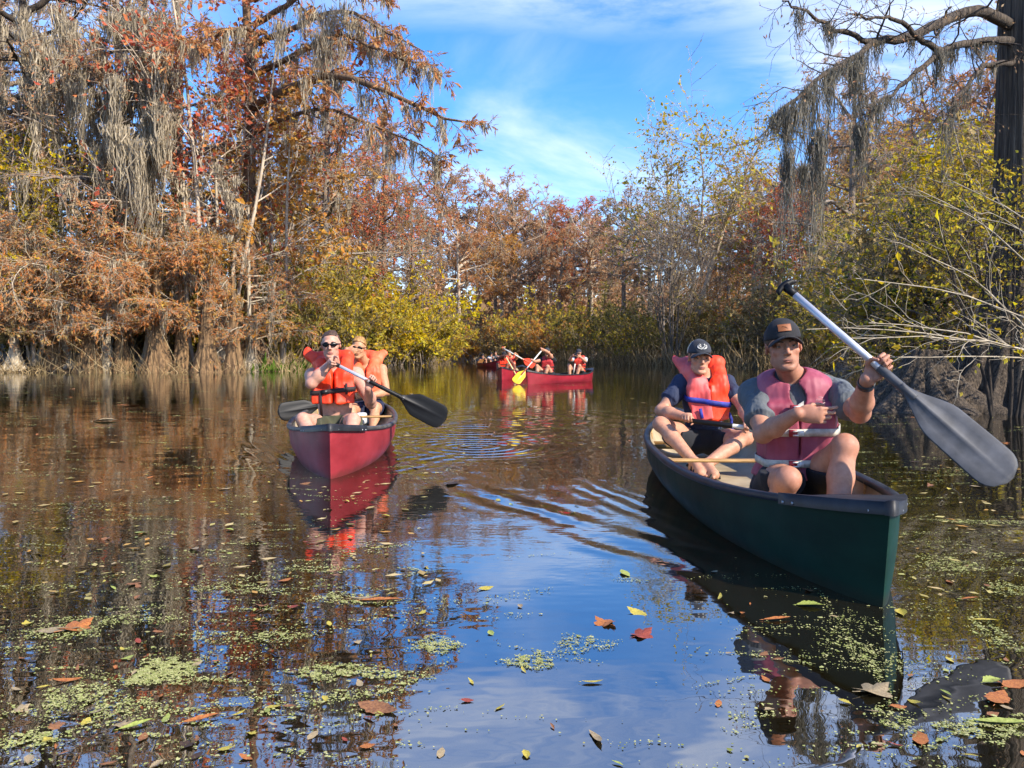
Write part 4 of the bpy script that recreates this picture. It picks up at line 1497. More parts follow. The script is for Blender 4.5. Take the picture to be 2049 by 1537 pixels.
def cypress(seed, H=22, r0=.34, base=.42, limbs=18, reach=5.5, flat_top=False, leaf=(.20, .042), nleaf=16, moss=26, moss_len=1.3, droop=.25, dens=1.0, flare=2.2, lod=1.0, twig=.012):
    p = Plant(seed); rng = p.rng
    V, F, ax = fluted(H, r0, flare, .9, 9, seed, lean=rng.normal(size=2) * .012, nz=20, na=28)
    p.w.append((V, F))
    T = ax[ax[:, 2] >= 0][None]; TR = np.linspace(r0, r0 * .3, T.shape[1])[None]
    T = T.copy()
    S, D, R, t, _ = spawn(rng, T, TR, limbs, base, .99, 78, 12, flat=.75, ratio=.45)
    # spawn along index, so re-map to height
    zt = base + (1 - base) * (np.arange(limbs) + rng.uniform(0, 1, limbs)) / limbs
    S = np.stack([np.interp(zt * H, ax[:, 2], ax[:, 0]), np.interp(zt * H, ax[:, 2], ax[:, 1]), zt * H], 1)
    az = np.arange(limbs) * 2.4 + rng.normal(size=limbs) * .5
    el = np.radians(8 + 55 * ((zt - base) / (1 - base)) ** 2.2 * (0.6 if flat_top else 1.0))
    D = np.stack([np.cos(az) * np.cos(el), np.sin(az) * np.cos(el), np.sin(el)], 1)
    prof = (.75 + .35 * np.sin(PI * (zt - base) / (1 - base))) if flat_top else (1.08 - .75 * ((zt - base) / (1 - base)) ** 1.3)
    L = reach * prof * np.exp(.22 * rng.normal(size=limbs))
    R = np.maximum(r0 * .38 * L / reach, .035)
    LB = wander(rng, S, D, L, 9, .13, .02, .06 if flat_top else -.03); LR = taper(R, 9, .2)
    p.wood(LB, LR, 6)
    k = int(9 * dens)
    S, D, R, t, pi = spawn(rng, LB, LR, k, .18, 1.0, 58, 14, flat=.72, ratio=.5)
    L2 = (L[pi] * .42 * (1.1 - .6 * t)) * np.exp(.25 * rng.normal(size=len(t)))
    BR = wander(rng, S, D, L2, 6, .16, .02, -droop * .4); RR = taper(np.maximum(R, .016), 6, .3)
    p.wood(BR, RR, 4)
    S, D, R, t, pi = spawn(rng, BR, RR, int(7 * dens), .15, 1.0, 52, 16, flat=.5, ratio=.55)
    L3 = np.clip(L2[pi] * .42, .35, 1.6) * np.exp(.25 * rng.normal(size=len(t)))
    TW = wander(rng, S, D, L3, 4, .2, -droop * .15, -droop * .5)
    p.wood(TW, taper(np.full(len(S), twig), 4, .4), 3)
    P0, T0 = along(rng, np.concatenate([TW]), int(nleaf * lod))
    p.leaf(cards(rng, P0, T0, leaf[0], leaf[1], .55, droop * .8))
    if moss:
        Q, _ = along(rng, LB, 6, .2, .95)
        Q2, _ = along(rng, BR, 1, .1, .7)
        Q = np.concatenate([Q, Q2]); Q = Q[rng.permutation(len(Q))[:moss]]
        p.moss(moss_strips(rng, Q, moss_len, 30, .16, .022))
    return p


def broadleaf(seed, H=14, stems=4, r0=.11, spread=.16, leaf=(.20, .13), nleaf=14, levels=(9, 7, 6), fill=.3, curve=.10, up=.05, lean=None, moss=0, ang=(48, 50), ratio=(.42, .45), twig=.010, droop=.1, lod=1.0):
    """multi-stemmed maple-like tree or tall shrub"""
    p = Plant(seed); rng = p.rng
    az = rng.uniform(0, 2 * PI) + np.arange(stems) * 2 * PI / stems + rng.normal(size=stems) * .4
    sp = spread * np.exp(.4 * rng.normal(size=stems))
    D = np.stack([np.cos(az) * sp, np.sin(az) * sp, np.ones(stems)], 1)
    if lean is not None: D[:, :2] += np.array(lean)
    S = np.stack([np.cos(az) * .12 * stems ** .5, np.sin(az) * .12 * stems ** .5, np.full(stems, -.3)], 1)
    L = H * rng.uniform(.78, 1.05, stems)
    ST = wander(rng, S, D, L, 12, curve * .55, up); SR = taper(r0 * rng.uniform(.7, 1.15, stems), 12, .18)
    p.wood(ST, SR, 7)
    S, D, R, t, pi = spawn(rng, ST, SR, levels[0], fill, .98, ang[0], 12, flat=.2, ratio=.55)
    L2 = L[pi] * ratio[0] * (1.15 - .75 * t) * np.exp(.25 * rng.normal(size=len(t)))
    BR = wander(rng, S, D, L2, 7, .16, .06, .02); RR = taper(R, 7, .25)
    p.wood(BR, RR, 5)
    S, D, R, t, pi = spawn(rng, BR, RR, levels[1], .15, 1.0, ang[1], 14, flat=.2, ratio=.55)
    L3 = np.maximum(L2[pi] * ratio[1], .4) * np.exp(.25 * rng.normal(size=len(t)))
    B3 = wander(rng, S, D, L3, 5, .2, .03, -.04); R3 = taper(np.maximum(R, .011), 5, .35)
    p.wood(B3, R3, 4 if r0 > .08 else 3)
    S, D, R, t, pi = spawn(rng, B3, R3, levels[2], .1, 1.0, 46, 16, flat=.1, ratio=.6)
    L4 = np.maximum(L3[pi] * .42, .22) * np.exp(.25 * rng.normal(size=len(t)))
    TW = wander(rng, S, D, L4, 3, .2, -.03)
    p.wood(TW, taper(np.full(len(S), twig), 3, .4), 3)
    if nleaf:
        keep = rng.uniform(size=len(TW)) < min(1, nleaf / 3)
        P0, T0 = along(rng, TW[keep], max(1, int(nleaf * lod)), .2, 1.0)
        p.leaf(cards(rng, P0, T0, leaf[0], leaf[1], .9, droop))
    if moss:
        Q, _ = along(rng, BR, 2, .2, .95); Q = Q[rng.permutation(len(Q))[:moss]]
        p.moss(moss_strips(rng, Q, 1.0, 26, .14, .02))
    return p


def bush(seed, H=5, W=4, stems=22, leaf=(.16, .09), nleaf=16, r0=.03, arch=-.10, twig=.008, levels=(7, 6)):
    p = Plant(seed); rng = p.rng
    az = rng.uniform(0, 2 * PI, stems)
    rad = np.sqrt(rng.uniform(0, 1, stems)) * W * .28
    S = np.stack([np.cos(az) * rad, np.sin(az) * rad, np.full(stems, -.3)], 1)
    out = rng.uniform(.1, .9, stems)
    D = np.stack([np.cos(az) * out, np.sin(az) * out, np.ones(stems)], 1)
    L = H * rng.uniform(.7, 1.2, stems)
    ST = wander(rng, S, D, L, 8, .12, .04, arch); SR = taper(r0 * rng.uniform(.6, 1.3, stems), 8, .25)
    p.wood(ST, SR, 5)
    S, D, R, t, pi = spawn(rng, ST, SR, levels[0], .2, 1.0, 45, 15, ratio=.6)
    L2 = L[pi] * .34 * (1.2 - .7 * t) * np.exp(.3 * rng.normal(size=len(t)))
    BR = wander(rng, S, D, L2, 5, .2, .03, -.05); RR = taper(np.maximum(R, .008), 5, .4)
    p.wood(BR, RR, 3)
    S, D, R, t, pi = spawn(rng, BR, RR, levels[1], .1, 1.0, 48, 16, ratio=.7)
    L3 = np.maximum(L2[pi] * .4, .2)
    TW = wander(rng, S, D, L3, 3, .2)
    p.wood(TW, taper(np.full(len(S), twig), 3, .5), 3)
    if nleaf:
        P0, T0 = along(rng, TW, nleaf, .1, 1.0)
        p.leaf(cards(rng, P0, T0, leaf[0], leaf[1], .9, .1))
    return p


PART_NAME = {'trunk': 'trunk', 'crown': 'crown', 'moss': 'hanging_moss'}


def place(meshes, mats, name, loc, rz, sc, label, cat, group=None, zs=1.0):
    r = empty(name, loc, rz)
    r.scale = (sc, sc, sc * zs)
    tag(r, label, cat, group)
    for k, me in meshes.items():
        if k not in mats or mats[k] is None: continue
        o = bpy.data.objects.new(PART_NAME[k] if not (cat == 'shrub' and k == 'trunk') else 'stems', me); COL.objects.link(o); o.parent = r
        if not len(me.materials): me.materials.append(MATS[mats[k]])
        if me.materials[0] is not MATS[mats[k]]:
            o.material_slots[0].link = 'OBJECT'; o.material_slots[0].material = MATS[mats[k]]
        if k in ('crown', 'moss'): o['kind'] = 'stuff'
    return r


def G0(px, Y):
    """ground point under pixel column px at distance Y"""
    x = (px - 1024.5) / FPX * Y
    return np.array([x, Y, float(np.clip(bank_dist(x, Y) * .16, 0.0, .35))])
# ---------------------------------------------------------------- the woods: one mesh per kind, placed as single trees
K_CYP = [cypress(11, H=23, limbs=24, reach=6.0, nleaf=11, moss=110, moss_len=1.7, base=.30),
         cypress(12, H=22, limbs=22, reach=5.4, flat_top=True, nleaf=10, moss=90, moss_len=1.5, base=.42),
         cypress(13, H=20, limbs=20, reach=5.0, nleaf=10, moss=80, base=.34)]
K_CYP = [k.meshes('cypress') for k in K_CYP]
K_FAR = [cypress(21, H=20, limbs=17, reach=6.4, flat_top=True, nleaf=9, moss=24, moss_len=1.8, base=.50, leaf=(.34, .07), twig=.02, r0=.40),
         cypress(22, H=19, limbs=15, reach=5.6, flat_top=True, nleaf=10, moss=16, moss_len=1.6, base=.46, leaf=(.34, .07), twig=.02, r0=.34)]
K_FAR = [k.meshes('far_cypress') for k in K_FAR]
K_MAPLE = [broadleaf(31, H=17, stems=4, r0=.13, nleaf=4, leaf=(.19, .12), spread=.10, moss=10),
           broadleaf(32, H=15, stems=3, r0=.14, nleaf=4, leaf=(.20, .13), spread=.16, moss=8)]
K_MAPLE = [k.meshes('maple') for k in K_MAPLE]
K_TALL = broadleaf(41, H=19, stems=3, r0=.24, spread=.13, nleaf=3.2, leaf=(.23, .13), levels=(11, 9, 6), ang=(48, 50), ratio=(.50, .45), fill=.36, twig=.016, curve=.13).meshes('tall_tree')
K_BARE = broadleaf(42, H=11.5, stems=11, r0=.09, spread=.16, nleaf=.9, leaf=(.16, .10), levels=(9, 6, 5), fill=.25, ang=(34, 40), ratio=(.36, .42), twig=.012).meshes('bare_shrub')
K_BUSH = [bush(51, H=5.5, W=5.5, stems=26, nleaf=8).meshes('bush'), bush(52, H=4.2, W=6, stems=26, nleaf=7, arch=-.2).meshes('bush'),
          bush(53, H=4.0, W=5, stems=30, nleaf=3, arch=-.12).meshes('bush')]
WORD = dict(leaf_russet='russet', leaf_rust_grey='grey brown', leaf_amber='amber', leaf_olive='olive', leaf_yellow='yellow', leaf_red='red', leaf_khaki='khaki', leaf_orange='orange', leaf_gold='gold')
SPOT = [(-60, 'just inside the left edge'), (0, 'at the left edge'), (60, 'above the leftmost orange boughs'), (120, 'left of the long moss curtains'), (180, 'behind the leftmost ribbed trunk'), (240, 'behind the long moss curtains'), (300, 'above the widest ribbed trunk'), (360, 'left of the pale maple stems'),
        (410, 'behind the pale maple stems'), (470, 'right of the pale maple stems'), (510, 'left of the olive shrub'), (545, 'above the olive shrub'), (595, 'above the dark haired man'), (645, 'behind the heavy limb cypress'), (685, 'above the blond paddler'), (720, 'behind the bright yellow shrub'), (765, 'above the golden shrub'), (790, 'right of the twin mossy trunks'), (830, 'where the left wood dips to the bend'),
        (930, 'left of the farthest canoe'), (965, 'above the farthest canoe'), (990, 'behind the orange paddle'), (1008, 'above the bow first canoe'), (1022, 'right of the bow first canoe'), (1037, 'above the yellow paddle'), (1062, 'above the red vest paddler'), (1085, 'right of the red vest paddler'), (1110, 'between the two men of the long canoe'), (1122, 'left of the filming man'), (1137, 'above the filming man'), (1180, 'above the long canoe stern'), (1188, 'just right of the long canoe'), (1230, 'in the gap left of the bare shrub'),
        (1270, 'left of the bare shrub'), (1300, 'touching the bare shrub'), (1360, 'under the tall yellow tree'), (1400, 'above the young paddler'), (1425, 'right of the young paddler'), (1445, 'between the two caps'), (1480, 'left of the broken dead trunk'), (1495, 'below the broken dead trunk'), (1530, 'right of the broken dead trunk'), (1545, 'above the dark cap'), (1565, 'just behind the dark cap'), (1595, 'right of the dark cap'), (1630, 'left of the paddle shaft'), (1690, 'above the raised hand'), (1712, 'behind the leaning cypress'), (1765, 'behind the paddle shaft'), (1800, 'right of the leaning cypress'), (1835, 'above the grey blade'), (1870, 'left of the huge cypress'), (1900, 'behind the evergreen sapling'), (1955, 'behind the huge cypress'), (2060, 'at the right edge')]
USED = set()


def spot(px, kind):
    q = sorted(SPOT, key=lambda s_: abs(s_[0] - px))
    for s_ in q:
        if (s_[1], kind) not in USED:
            USED.add((s_[1], kind)); return s_[1]


MC = dict(trunk='bark_grey', crown='leaf_rust_grey', moss='moss_grey')
rr = random.Random(8)


def cyp(i, px, Y, sc, label, crown='leaf_russet', trunk='bark_grey', moss='moss_grey', group=None, far=False, rz=None, name='cypress_tree', zs=1.0):
    return place((K_FAR if far else K_CYP)[i], dict(trunk=trunk, crown=crown, moss=moss), name, G0(px, Y), rr.uniform(0, 6.28) if rz is None else rz, sc, label, 'tree', group, zs)


def map_(i, px, Y, sc, label, crown, trunk='bark_pale', group=None, rz=None):
    return place(K_MAPLE[i], dict(trunk=trunk, crown=crown, moss='moss_grey'), 'maple_tree', G0(px, Y), rr.uniform(0, 6.28) if rz is None else rz, sc, label, 'tree', group)


def bsh(i, px, Y, sc, label, crown, trunk='bark_grey', group=None, zs=1.0):
    return place(K_BUSH[i], dict(trunk=trunk, crown=crown), 'shrub', G0(px, Y), rr.uniform(0, 6.28), sc, label, 'shrub', group, zs)


# --- left bank, front row
LB = 'trees in the wood behind the left bank'
map_(0, 440, 38.5, 1.05, 'pale stemmed maple with red and orange leaves, left of the sunglasses man', 'leaf_red')
map_(1, 560, 41, 1.0, 'amber leaved maple between the red maple and the gold shrubs', 'leaf_amber')
MOSSY = cyp(0, 250, 40, 1.0, 'tall russet cypress with long grey moss left of the pale stemmed maple', 'leaf_rust_grey')
EDGE = cyp(1, 60, 41, 1.05, 'moss hung cypress with a dark trunk at the far left edge', 'leaf_rust_grey', trunk='bark_dark')
cyp(2, 350, 43, 1.10, 'tan cypress behind the row of ribbed swamp trunks', 'leaf_khaki')
cyp(2, 640, 50, 1.0, 'grey brown cypress rising behind the amber maple', 'leaf_rust_grey')
cyp(0, 770, 60, .80, 'cypress with twin grey moss hung trunks above the gold shrubs', 'leaf_russet', trunk='bark_grey')
map_(0, 700, 56, .85, 'dark red maple beside the cypress above the gold shrubs', 'leaf_red', trunk='bark_brown')
map_(1, 150, 38.8, .62, 'yellow green maple between the moss curtains at far left', 'leaf_olive')
map_(0, 70, 37.6, .66, 'yellow leaved maple in front of the dark mossy trunk at far left', 'leaf_gold')
map_(1, 330, 39.5, .60, 'olive leaved maple behind the widest ribbed trunk', 'leaf_olive')
for i, (px, Y, s, cr) in enumerate([(-60, 44, 1.1, 'leaf_russet'), (20, 52, 1.1, 'leaf_rust_grey'), (500, 58, 1.05, 'leaf_rust_grey'), (590, 64, .98, 'leaf_russet'), (690, 72, .86, 'leaf_rust_grey'), (760, 80, .84, 'leaf_russet'), (830, 78, .72, 'leaf_rust_grey')]):
    cyp(i % 3, px, Y, s, WORD[cr] + ' cypress standing back in the wood ' + spot(px, 'cypress'), cr, group=LB)
for i, (px, Y, s, cr) in enumerate([(90, 48, .95, 'leaf_amber'), (210, 50, .9, 'leaf_olive'), (470, 48, .85, 'leaf_amber'), (540, 52, .85, 'leaf_olive'), (650, 60, .8, 'leaf_amber')]):
    map_(i % 2, px, Y, s, WORD[cr] + ' maple deep in the wood ' + spot(px, 'maple'), cr, group='maples in the wood behind the left bank')

# --- the bank's gold shrubs, left of the far canoes
for (i, px, Y, s, cr, lab) in [(0, 560, 44, 1.15, 'leaf_olive', 'olive shrub on the bank just left of the orange jackets'),
                               (0, 640, 47, 1.2, 'leaf_yellow', 'yellow shrub directly behind the man with dark hair'),
                               (1, 700, 52, 1.35, 'leaf_yellow', 'bright yellow shrub behind the blond paddler'),
                               (0, 760, 57, 1.25, 'leaf_gold', 'golden shrub right of the blond paddler'),
                               (1, 820, 62, 1.3, 'leaf_yellow', 'rounded yellow shrub leaning over the water on the left'),
                               (1, 868, 70, 1.1, 'leaf_yellow', 'last low yellow shrub before the river bends')]:
    bsh(i, px, Y, s, lab, cr)
for i, (px, Y, s, cr) in enumerate([(60, 39.5, .9, 'leaf_khaki'), (180, 41, 1.0, 'leaf_olive'), (300, 42, 1.0, 'leaf_khaki'), (420, 42, 1.0, 'leaf_olive'), (510, 42, .95, 'leaf_yellow'), (600, 54, 1.3, 'leaf_olive'), (680, 62, 1.4, 'leaf_yellow'), (780, 70, 1.3, 'leaf_olive'), (0, 43, 1.2, 'leaf_yellow'), (120, 46, 1.5, 'leaf_olive'), (240, 47, 1.5, 'leaf_amber'), (360, 48, 1.5, 'leaf_olive'), (470, 50, 1.5, 'leaf_yellow')]):
    bsh(i % 3, px, Y, s, WORD[cr] + ' shrub at the bank ' + spot(px, 'shrub'), cr, group='understory shrubs on the left bank')

# --- centre, far bend of the river
for i, (px, Y, s, cr, lab) in enumerate([(880, 108, 1.20, 'leaf_rust_grey', 'leftmost flat topped cypress at the far bend'), (955, 112, 1.20, 'leaf_russet', 'broad russet flat topped cypress behind the farthest canoe'),
                                         (1030, 106, 1.08, 'leaf_russet', 'pale trunked cypress above the far red canoes'), (1095, 104, .98, 'leaf_rust_grey', 'grey brown cypress right of the far red canoes'),
                                         (1145, 100, .90, 'leaf_red', 'dull red rounded tree at the bend, right of the far canoes'), (920, 96, .86, 'leaf_russet', 'shorter rusty cypress at the water on the far bend')]):
    cyp(i % 2, px, Y, s, lab, cr, far=True, trunk='bark_pale' if i % 2 else 'bark_grey', rz=i * 1.3)
for i, (px, Y, s, cr) in enumerate([(820, 118, 1.05, 'leaf_rust_grey'), (990, 125, 1.12, 'leaf_russet'), (1065, 122, 1.0, 'leaf_russet'), (1120, 120, .98, 'leaf_rust_grey'), (1180, 115, .95, 'leaf_russet'), (1235, 112, .92, 'leaf_rust_grey'), (1005, 98, .72, 'leaf_amber'), (1060, 96, .70, 'leaf_rust_grey'), (1120, 92, .66, 'leaf_russet'), (1185, 92, .80, 'leaf_rust_grey')]):
    cyp(i % 2, px, Y, s, WORD[cr] + ' cypress standing back in the wood ' + spot(px, 'cypress'), cr, far=True, trunk='bark_pale' if i % 3 == 0 else 'bark_grey', group='cypresses round the far bend')
for i, (px, Y, s, cr) in enumerate([(935, 100, 1.2, 'leaf_khaki'), (985, 94, 1.25, 'leaf_amber'), (1035, 88, 1.3, 'leaf_amber'), (1085, 84, 1.25, 'leaf_yellow'), (1135, 80, 1.2, 'leaf_amber'), (1180, 76, 1.15, 'leaf_yellow'), (1225, 72, 1.1, 'leaf_olive'), (1020, 86, .9, 'leaf_khaki'), (1110, 79, .9, 'leaf_khaki')]):
    bsh(i % 3, px, Y, s, WORD[cr] + ' shrub at the bank ' + spot(px, 'shrub'), cr, group='shrubs along the far bend')

# --- right of centre
place(K_TALL, dict(trunk='bark_pale', crown='leaf_yellow'), 'tall_tree', G0(1378, 62), .6, 1.0, 'tall thin yellow leaved tree standing alone above the bank behind the young paddler', 'tree')
place(K_BARE, dict(trunk='bark_grey', crown='leaf_khaki'), 'bare_shrub', G0(1340, 57), 2.0, 1.0, 'bare grey many stemmed shrub left of the young paddler', 'shrub')
cyp(0, 1245, 82, .78, 'dark flat cypress with a moss hung trunk left of the tall yellow tree', 'leaf_rust_grey', far=True)
cyp(1, 1455, 76, .80, 'rusty cypress just right of the tall yellow tree', 'leaf_rust_grey', far=True)
p = Plant(61)
V, F, ax = fluted(14.5, .42, .8, 1.2, 7, 61, nz=22, na=26, top=.8)
V[-26:, 2] += np.abs(np.random.RandomState(2).normal(size=26)) * .8
p.w.append((V, F))
S = np.array([[0, 0, 9.5], [0, 0, 8.2], [0, 0, 11.5], [0, 0, 7.0], [0, 0, 14.2]], float); D = np.array([[1, .2, .4], [-1, .1, .3], [-.9, -.2, .5], [.9, -.3, -.1], [-.25, 0, 1]])
LBm = wander(p.rng, S, D, np.array([2.8, 2.4, 1.4, 3.2, 1.6]), 6, .2, .05); p.wood(LBm, taper(np.array([.10, .09, .06, .1, .16]), 6, .2), 6)
place(p.meshes('snag'), dict(trunk='bark_pale'), 'dead_tree', G0(1512, 64), 0, 1.0, 'broken dead trunk with a jagged top between the yellow tree and the moss cypress', 'tree')
for i, (px, Y, s, cr) in enumerate([(1420, 70, 1.15, 'leaf_amber'), (1490, 62, 1.2, 'leaf_amber'), (1545, 56, 1.2, 'leaf_orange'), (1600, 52, 1.2, 'leaf_khaki'), (1300, 66, 1.0, 'leaf_khaki'), (1270, 64, 1.0, 'leaf_yellow'), (1360, 60, .9, 'leaf_olive'), (1430, 57, .9, 'leaf_khaki'), (1500, 54, .85, 'leaf_yellow'), (1570, 50, .85, 'leaf_khaki'), (1630, 47, .9, 'leaf_olive'), (1690, 45, .9, 'leaf_khaki'), (1760, 42, .9, 'leaf_yellow'), (1830, 40, 1.0, 'leaf_khaki'), (1900, 40, 1.0, 'leaf_olive')]):
    bsh(i % 3, px, Y, s, WORD[cr] + ' shrub at the bank ' + spot(px, 'shrub'), cr, group='shrubs along the right bank')
for (i, px, Y, s, cr, lab) in [(0, 1905, 25, .95, 'leaf_olive', 'olive brush left of the huge cypress'), (1, 1965, 21, .95, 'leaf_yellow', 'yellow brush at the foot of the huge cypress'), (2, 1860, 31, 1.1, 'leaf_olive', 'thin olive brush behind the grey blade'), (0, 1780, 36, 1.0, 'leaf_yellow', 'yellow olive brush above the raised hand'), (0, 2040, 19, 1.0, 'leaf_khaki', 'khaki brush behind the huge cypress, cut by the right edge')]:
    bsh(i, px, Y, s, lab, cr)
RB = 'trees in the wood behind the right bank'
for i, (px, Y, s, cr, f) in enumerate([(1300, 95, .84, 'leaf_rust_grey', 1), (1400, 92, .84, 'leaf_russet', 1), (1560, 74, .80, 'leaf_rust_grey', 1), (1630, 66, .86, 'leaf_russet', 1), (1710, 60, .84, 'leaf_rust_grey', 1), (1800, 58, .84, 'leaf_russet', 1), (1880, 56, .88, 'leaf_rust_grey', 1), (1960, 52, .9, 'leaf_russet', 1), (1480, 90, .85, 'leaf_rust_grey', 1), (2060, 50, .9, 'leaf_rust_grey', 1)]):
    cyp(i % 2, px, Y, s, WORD[cr] + ' cypress standing back in the wood ' + spot(px, 'cypress'), cr, far=True, group=RB)
for i, (px, Y, s, cr) in enumerate([(1590, 56, .70, 'leaf_red'), (1680, 50, .74, 'leaf_yellow'), (1770, 46, .76, 'leaf_amber'), (1860, 44, .74, 'leaf_yellow'), (1950, 42, .74, 'leaf_olive'), (1440, 80, .8, 'leaf_amber'), (1530, 66, .7, 'leaf_amber')]):
    map_(i % 2, px, Y, s, WORD[cr] + ' slender tree on the bank ' + spot(px, 'tree'), cr, 'bark_grey', group='slender trees on the right bank')

# leaning moss-hung cypress right of centre
cyp(2, 1700, 38, .70, 'leaning cypress with bare grey limbs and long moss above the bank', 'leaf_rust_grey', rz=2.2)
# leafy yellow saplings near the big cypress
K_SAP = broadleaf(71, H=6.2, stems=5, r0=.045, spread=.22, nleaf=3.0, leaf=(.085, .05), levels=(9, 7, 5), fill=.2, ratio=(.46, .45), twig=.005).meshes('sapling')
for (px, Y, s, rz, lab, cr) in [(1985, 17, 1.0, .3, 'yellow leaved sapling against the big cypress trunk at the right edge', 'leaf_yellow'), (1850, 21, .98, 1.9, 'yellow green sapling left of the big cypress', 'leaf_yellow'),
                                (1745, 27, 1.0, 3.3, 'thin yellow sapling above the raised paddle shaft', 'leaf_yellow'), (1930, 24, 1.2, 4.4, 'olive sapling behind the yellow ones at right', 'leaf_olive'), (2080, 14, .95, 5.2, 'gold leaved sapling cut by the right edge', 'leaf_gold'), (2015, 10.7, .60, 2.6, 'small yellow sapling right in front of the huge cypress trunk', 'leaf_yellow')]:
    place(K_SAP, dict(trunk='bark_dark' if Y < 12 else 'bark_grey', crown=cr), 'sapling', G0(px, Y), rz, s, lab, 'tree')
K_EVER = broadleaf(72, H=5.0, stems=2, r0=.05, spread=.2, nleaf=6, leaf=(.10, .045), levels=(9, 6, 5), fill=.35, twig=.005).meshes('evergreen')
place(K_EVER, dict(trunk='bark_dark', crown='leaf_green'), 'evergreen_sapling', G0(1885, 19), 1.0, .95, 'dark green evergreen sapling among the yellow ones at right', 'tree')

# --- big cypress at the right edge: buttressed base, dark bole, mossy limbs reaching left
def right_cypress():
    p = Plant(81); rng = p.rng
    org = np.array([8.08, 12.3, 0.0])
    V, F, ax = fluted(16, .36, 2.9, .85, 17, 85, nz=56, na=170, amp=.30, top=.75, start=-.3, wob=.0)
    # bole leans slightly to the left as it rises
    V[:, 0] += -.008 * np.clip(V[:, 2], 0, 20)
    p.w.append((V, F))

    def limb(pts, r0, r1, m=16):
        pts = np.array(pts, float) - org
        t = np.linspace(0, 1, len(pts)); tt = np.linspace(0, 1, m)
        Q = np.stack([np.interp(tt, t, pts[:, i]) for i in range(3)], 1)
        for _ in range(2): Q[1:-1] = .25 * Q[:-2] + .5 * Q[1:-1] + .25 * Q[2:]
        Q[1:-1] += rng.normal(size=(m - 2, 3)) * .018
        return Q[None], np.linspace(r0, r1, m)[None]
    main = limb([P(2040, 60, 12.3), P(1990, 30, 12.0), P(1930, 20, 11.7), P(1860, 62, 11.4), P(1790, 78, 11.1), P(1735, 85, 10.9)], .095, .055)
    A = limb([P(1740, 84, 10.9), P(1690, 62, 10.7), P(1645, 52, 10.5), P(1610, 18, 10.3), P(1565, 2, 10.2)], .04, .010)
    B = limb([P(1745, 86, 10.9), P(1700, 125, 10.6), P(1640, 155, 10.3), P(1590, 195, 10.0), P(1555, 235, 9.9), P(1520, 275, 9.8)], .045, .008)
    C_ = limb([P(2040, 85, 12.3), P(1940, 80, 11.6), P(1885, 98, 11.2), P(1830, 150, 10.9), P(1785, 185, 10.7), P(1735, 215, 10.4)], .07, .010)
    D_ = limb([P(1880, 100, 11.2), P(1840, 75, 11.0), P(1800, 40, 10.8), P(1765, 38, 10.6), P(1700, 28, 10.5)], .05, .01)
    E = limb([P(2040, 120, 12.2), P(1970, 130, 11.6), P(1940, 160, 11.4), P(1900, 215, 11.1), P(1875, 280, 10.9)], .05, .01)
    for Q, R in (main, A, B, C_, D_, E): p.wood(Q, R, 9)
    LBm = np.concatenate([x[0] for x in (main, A, B, C_, D_, E)]); LR = np.concatenate([x[1] for x in (main, A, B, C_, D_, E)])
    S, D, R, t, pi = spawn(rng, LBm, LR, 11, .15, 1.0, 60, 18, flat=.1, ratio=.32)
    L2 = rng.uniform(.35, 1.1, len(S))
    BR = wander(rng, S, D, L2, 7, .22, .02, -.03); RR = taper(np.clip(R, .006, .02), 7, .3); p.wood(BR, RR, 4)
    S, D, R, t, pi = spawn(rng, BR, RR, 7, .1, 1.0, 50, 18, ratio=.6)
    TW = wander(rng, S, D, L2[pi] * .45, 4, .25, -.02); p.wood(TW, taper(np.full(len(S), .0035), 4, .4), 3)
    P0, T0 = along(rng, TW, 2, .6, 1.0)
    p.leaf(cards(rng, P0, T0, .05, .016, .6, .7))
    # moss: long beards on the lower limbs, short fringe elsewhere
    Q, _ = along(rng, B[0], 22, .05, .98); Q2, _ = along(rng, C_[0], 20, .1, .98); Q3, _ = along(rng, main[0], 6, .4, 1); Q4, _ = along(rng, E[0], 9, .2, 1); Q5, _ = along(rng, A[0], 6, .2, .9)
    p.moss(moss_strips(rng, np.concatenate([Q, Q2, Q3, Q4, Q5]), .42, 40, .055, .0042))
    big = np.array([P(1612, 180, 10.1), P(1604, 200, 10.05), P(1630, 165, 10.25), P(1590, 215, 9.95), P(1715, 110, 10.7), P(1708, 125, 10.6), P(1725, 105, 10.8), P(1880, 100, 11.1), P(1575, 225, 9.9), P(1660, 140, 10.4)]) - org
    p.moss(moss_strips(rng, big, 1.35, 90, .055, .0045))
    hangs = np.array([P(1608, 330, 10.0), P(1640, 262, 10.2), P(1577, 300, 9.9), P(1722, 250, 10.6)]) - org
    p.moss(moss_strips(rng, hangs, .85, 130, .05, .0048))
    return place(p.meshes('right_cypress'), dict(trunk='bark_right', crown='leaf_rust_grey', moss='moss_dark'), 'cypress_tree', org, 0, 1.0, 'huge buttressed cypress at the right edge, its mossy limbs reaching out over the river', 'tree')


right_cypress()
V, F, ax = fluted(.95, .44, 1.5, .5, 15, 92, nz=24, na=120, amp=.32, top=.25, start=-.3)
add_obj('cypress_stump', V, F, MATS['bark_right'], None, (0, 0, 0)).location = G0(1870, 11.9) + np.array([0, .3, 0])
tag(bpy.data.objects['cypress_stump'], 'smaller ribbed buttress in front of the huge cypress at right', 'tree')

